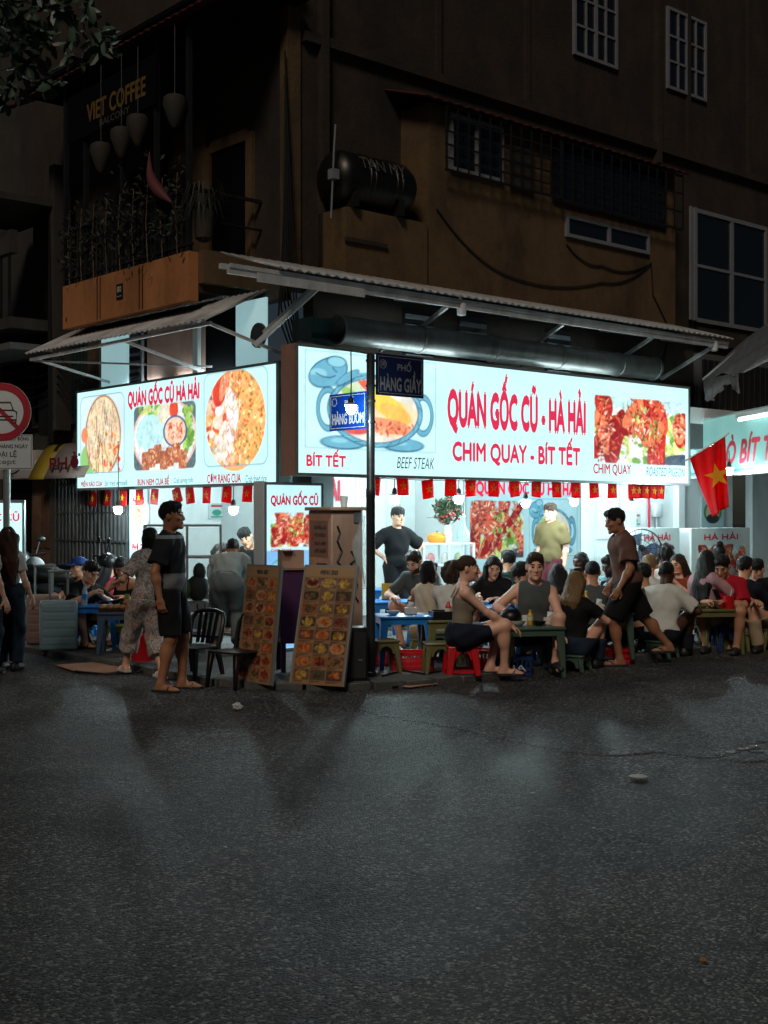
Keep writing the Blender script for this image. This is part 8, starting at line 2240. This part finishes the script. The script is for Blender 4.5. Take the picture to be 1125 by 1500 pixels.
sit('woman in rust top with hand raised to her face', 993, 812, 15.3, (-.75, -.66), sex='f', skin='light', hair='long', hairc='brown', shirt=RUST, sleeve=0, lean=10, head=(0, 6), bottom=BLK, blen=1.9, st='blue', stl='blue stool under woman in rust top', hands=dict(hr=(.03, .26, .78), hl=(-.1, .30, .74), er=(1, 0, -1), el=(-1, 0, -1)))
sit('woman with very long black hair in pink shirt, back turned', 1036, 806, 14.75, (.75, .66), sex='f', skin='light', hair='verylong', shirt=PINK, sleeve=.9, lean=6, head=(10, 6), bottom=BEIGE, blen=1.9, st='olive', stl='olive stool under woman in pink shirt', loose=.024)
sit('woman with black hair bun behind the right olive table', 1053, 798, 16.2, (.1, 1), sex='f', skin='light', hair='bun', shirt=GRY, lean=4, bottom=BLK, blen=1.9, zmax=.52)
sit('man in red polo looking at his phone', 1058, 814, 14.6, (-.45, -.89), skin='mid', hair='short', shirt=RED, sleeve=.85, hem=-.02, loose=.024, lean=14, head=(-4, 24), bottom=BEIGE, blen=1.0, st='navy', stl='navy stool under man in red polo', res=.012, hands=dict(hl=(-.04, .36, .58), hr=(.10, .37, .58)), fl=(-.18, .34, .075), fr=(.16, .30, .075), shoes='shoe', slim=1.06, belly=.03, curl=(.7, .7))
sit('man with black hair in navy top, back turned, beside red polo', 1091, 816, 14.9, (.6, .8), skin='light', hair='short', shirt=NAVY, sleeve=.7, lean=10, bottom=BEIGE, blen=1.0, st='olive', stl='olive stool under man in navy top')
sit('man in beige tee with bent head at the right edge', 1108, 820, 15.4, (-.6, -.8), skin='light', hair='fringe', shirt=BEIGE, sleeve=.8, lean=14, head=(0, 16), bottom=BLK, blen=1.9, st='blue', stl='blue stool under man in beige tee')
sit('person in beige trousers sitting at the right edge', 1136, 812, 14.7, (-.5, -.86), skin='light', hair='short', shirt=BLK, sleeve=.8, lean=12, bottom=BEIGE, blen=1.95, st='olive', stl='olive stool at the very right edge', shoes='shoe')
# phone in the hands of the man in red
p = at(1050, 871, 14.2); mb = MB(); mb.box(-.035, .035, -.07, .07, -.004, .004); o = mb.build('phone', MATS['plastic_black']); o.location = p; o.rotation_euler = (.9, 0, .3); tag(o, 'dark phone held by man in red polo', 'phone')
p = at(757, 912, 12.3); mb = MB(); mb.ball((0, 0, 0), (.11, .09, .085), 14); mb.tube([(-.08, 0, .05), (0, 0, .12), (.08, 0, .05)], .012, 6); o = mb.build('handbag', MATS['plastic_black'], None, True); pos = on('D', -.18, -.02); o.location = (pos[0], pos[1], pos[2] + .085); tag(o, 'small black handbag on the green table by the ponytailed woman', 'bag')

# ================================================================== THE TREE above the left edge
def tree():
    t = thing('street_tree', 'dark leafy tree reaching in at the upper left corner', 'tree', (-4.9, 8.4, 0))
    mat('bark', (.06, .05, .04), .9, var=.3, bump=.6, bscale=18); mat('leaf', (.05, .085, .055), .42, var=.35, scale=3)
    r = random.Random(12); tr_ = MB()
    tr_.tube([(0, 0, 0), (.05, .0, 1.2), (-.02, .05, 2.6), (.1, 0, 4.0), (.2, .1, 5.4), (.15, .1, 7.0)], [.24, .2, .18, .16, .12, .05], 12); tr_.build('trunk', MATS['bark'], t, True)
    lm = MB(); tips = []
    for k in range(13):
        an = r.uniform(-.9, 3.6); L_ = r.uniform(1.2, 2.3); z0 = r.uniform(3.4, 6.2)
        if k < 4: an = r.uniform(-.25, .35); L_ = r.uniform(2.0, 2.5); z0 = r.uniform(4.1, 5.4)
        d = Vector((math.cos(an), math.sin(an), r.uniform(-.02, .4))); p = [Vector((.1, .05, z0)) + d * L_ * q + Vector((0, 0, .25 * math.sin(q * 3))) for q in (0, .35, .7, 1)]
        lm.tube(p, [.06, .045, .03, .012], 7); tips += [(p[2].lerp(p[3], q), .5) for q in (0, .4, .8, 1)] + [(p[1].lerp(p[2], .5), .6)]
        for j in range(3):
            d2 = (d + Vector((r.uniform(-.8, .8), r.uniform(-.8, .8), r.uniform(-.3, .5)))).normalized(); q0 = p[1].lerp(p[3], r.uniform(.2, .9)); q1 = q0 + d2 * r.uniform(.5, .9); lm.tube([q0, q0.lerp(q1, .5) + Vector((0, 0, .04)), q1], [.02, .014, .006], 5); tips += [(q1, .45), (q0.lerp(q1, .6), .4)]
    lm.build('limbs', MATS['bark'], t, True)['kind'] = 'stuff'
    # the spray of twigs that hangs into the picture
    for (px, py) in ((20, 20), (60, 50), (110, 40), (145, 65), (40, 100), (70, 125), (15, 130), (90, 15), (130, 10), (55, 75), (100, 75), (25, 65), (150, 45), (5, 150)):
        p = at(px, py, 8.4 + r.uniform(-.3, .3)) - Vector((-4.9, 8.4, 0)); tips += [(p, .13)] * 2
    lf = MB()
    for c, R_ in tips:
        for _ in range(20 if R_ > .2 else 7):
            d = Vector((r.gauss(0, 1), r.gauss(0, 1), r.gauss(0, 1))); d = d.normalized() * R_ * r.uniform(.1, 1); p = c + d
            a = (d.normalized() + Vector((r.uniform(-.7, .7), r.uniform(-.7, .7), r.uniform(-.9, .2)))).normalized(); L_ = r.uniform(.045, .075); b_ = a.cross(Vector((r.uniform(-1, 1), r.uniform(-1, 1), 1))).normalized() * L_ * .5; n_ = a.cross(b_).normalized() * .008
            lf.add([p - a * L_, p - a * L_ * .3 + b_ + n_, p + a * L_ * .55 + b_ * .8 + n_, p + a * L_, p + a * L_ * .55 - b_ * .8 + n_, p - a * L_ * .3 - b_ + n_, p - n_], [(0, 1, 6), (1, 2, 6), (2, 3, 6), (3, 4, 6), (4, 5, 6), (5, 0, 6)])
    lf.build('crown', MATS['leaf'], t, True)['kind'] = 'stuff'
tree()
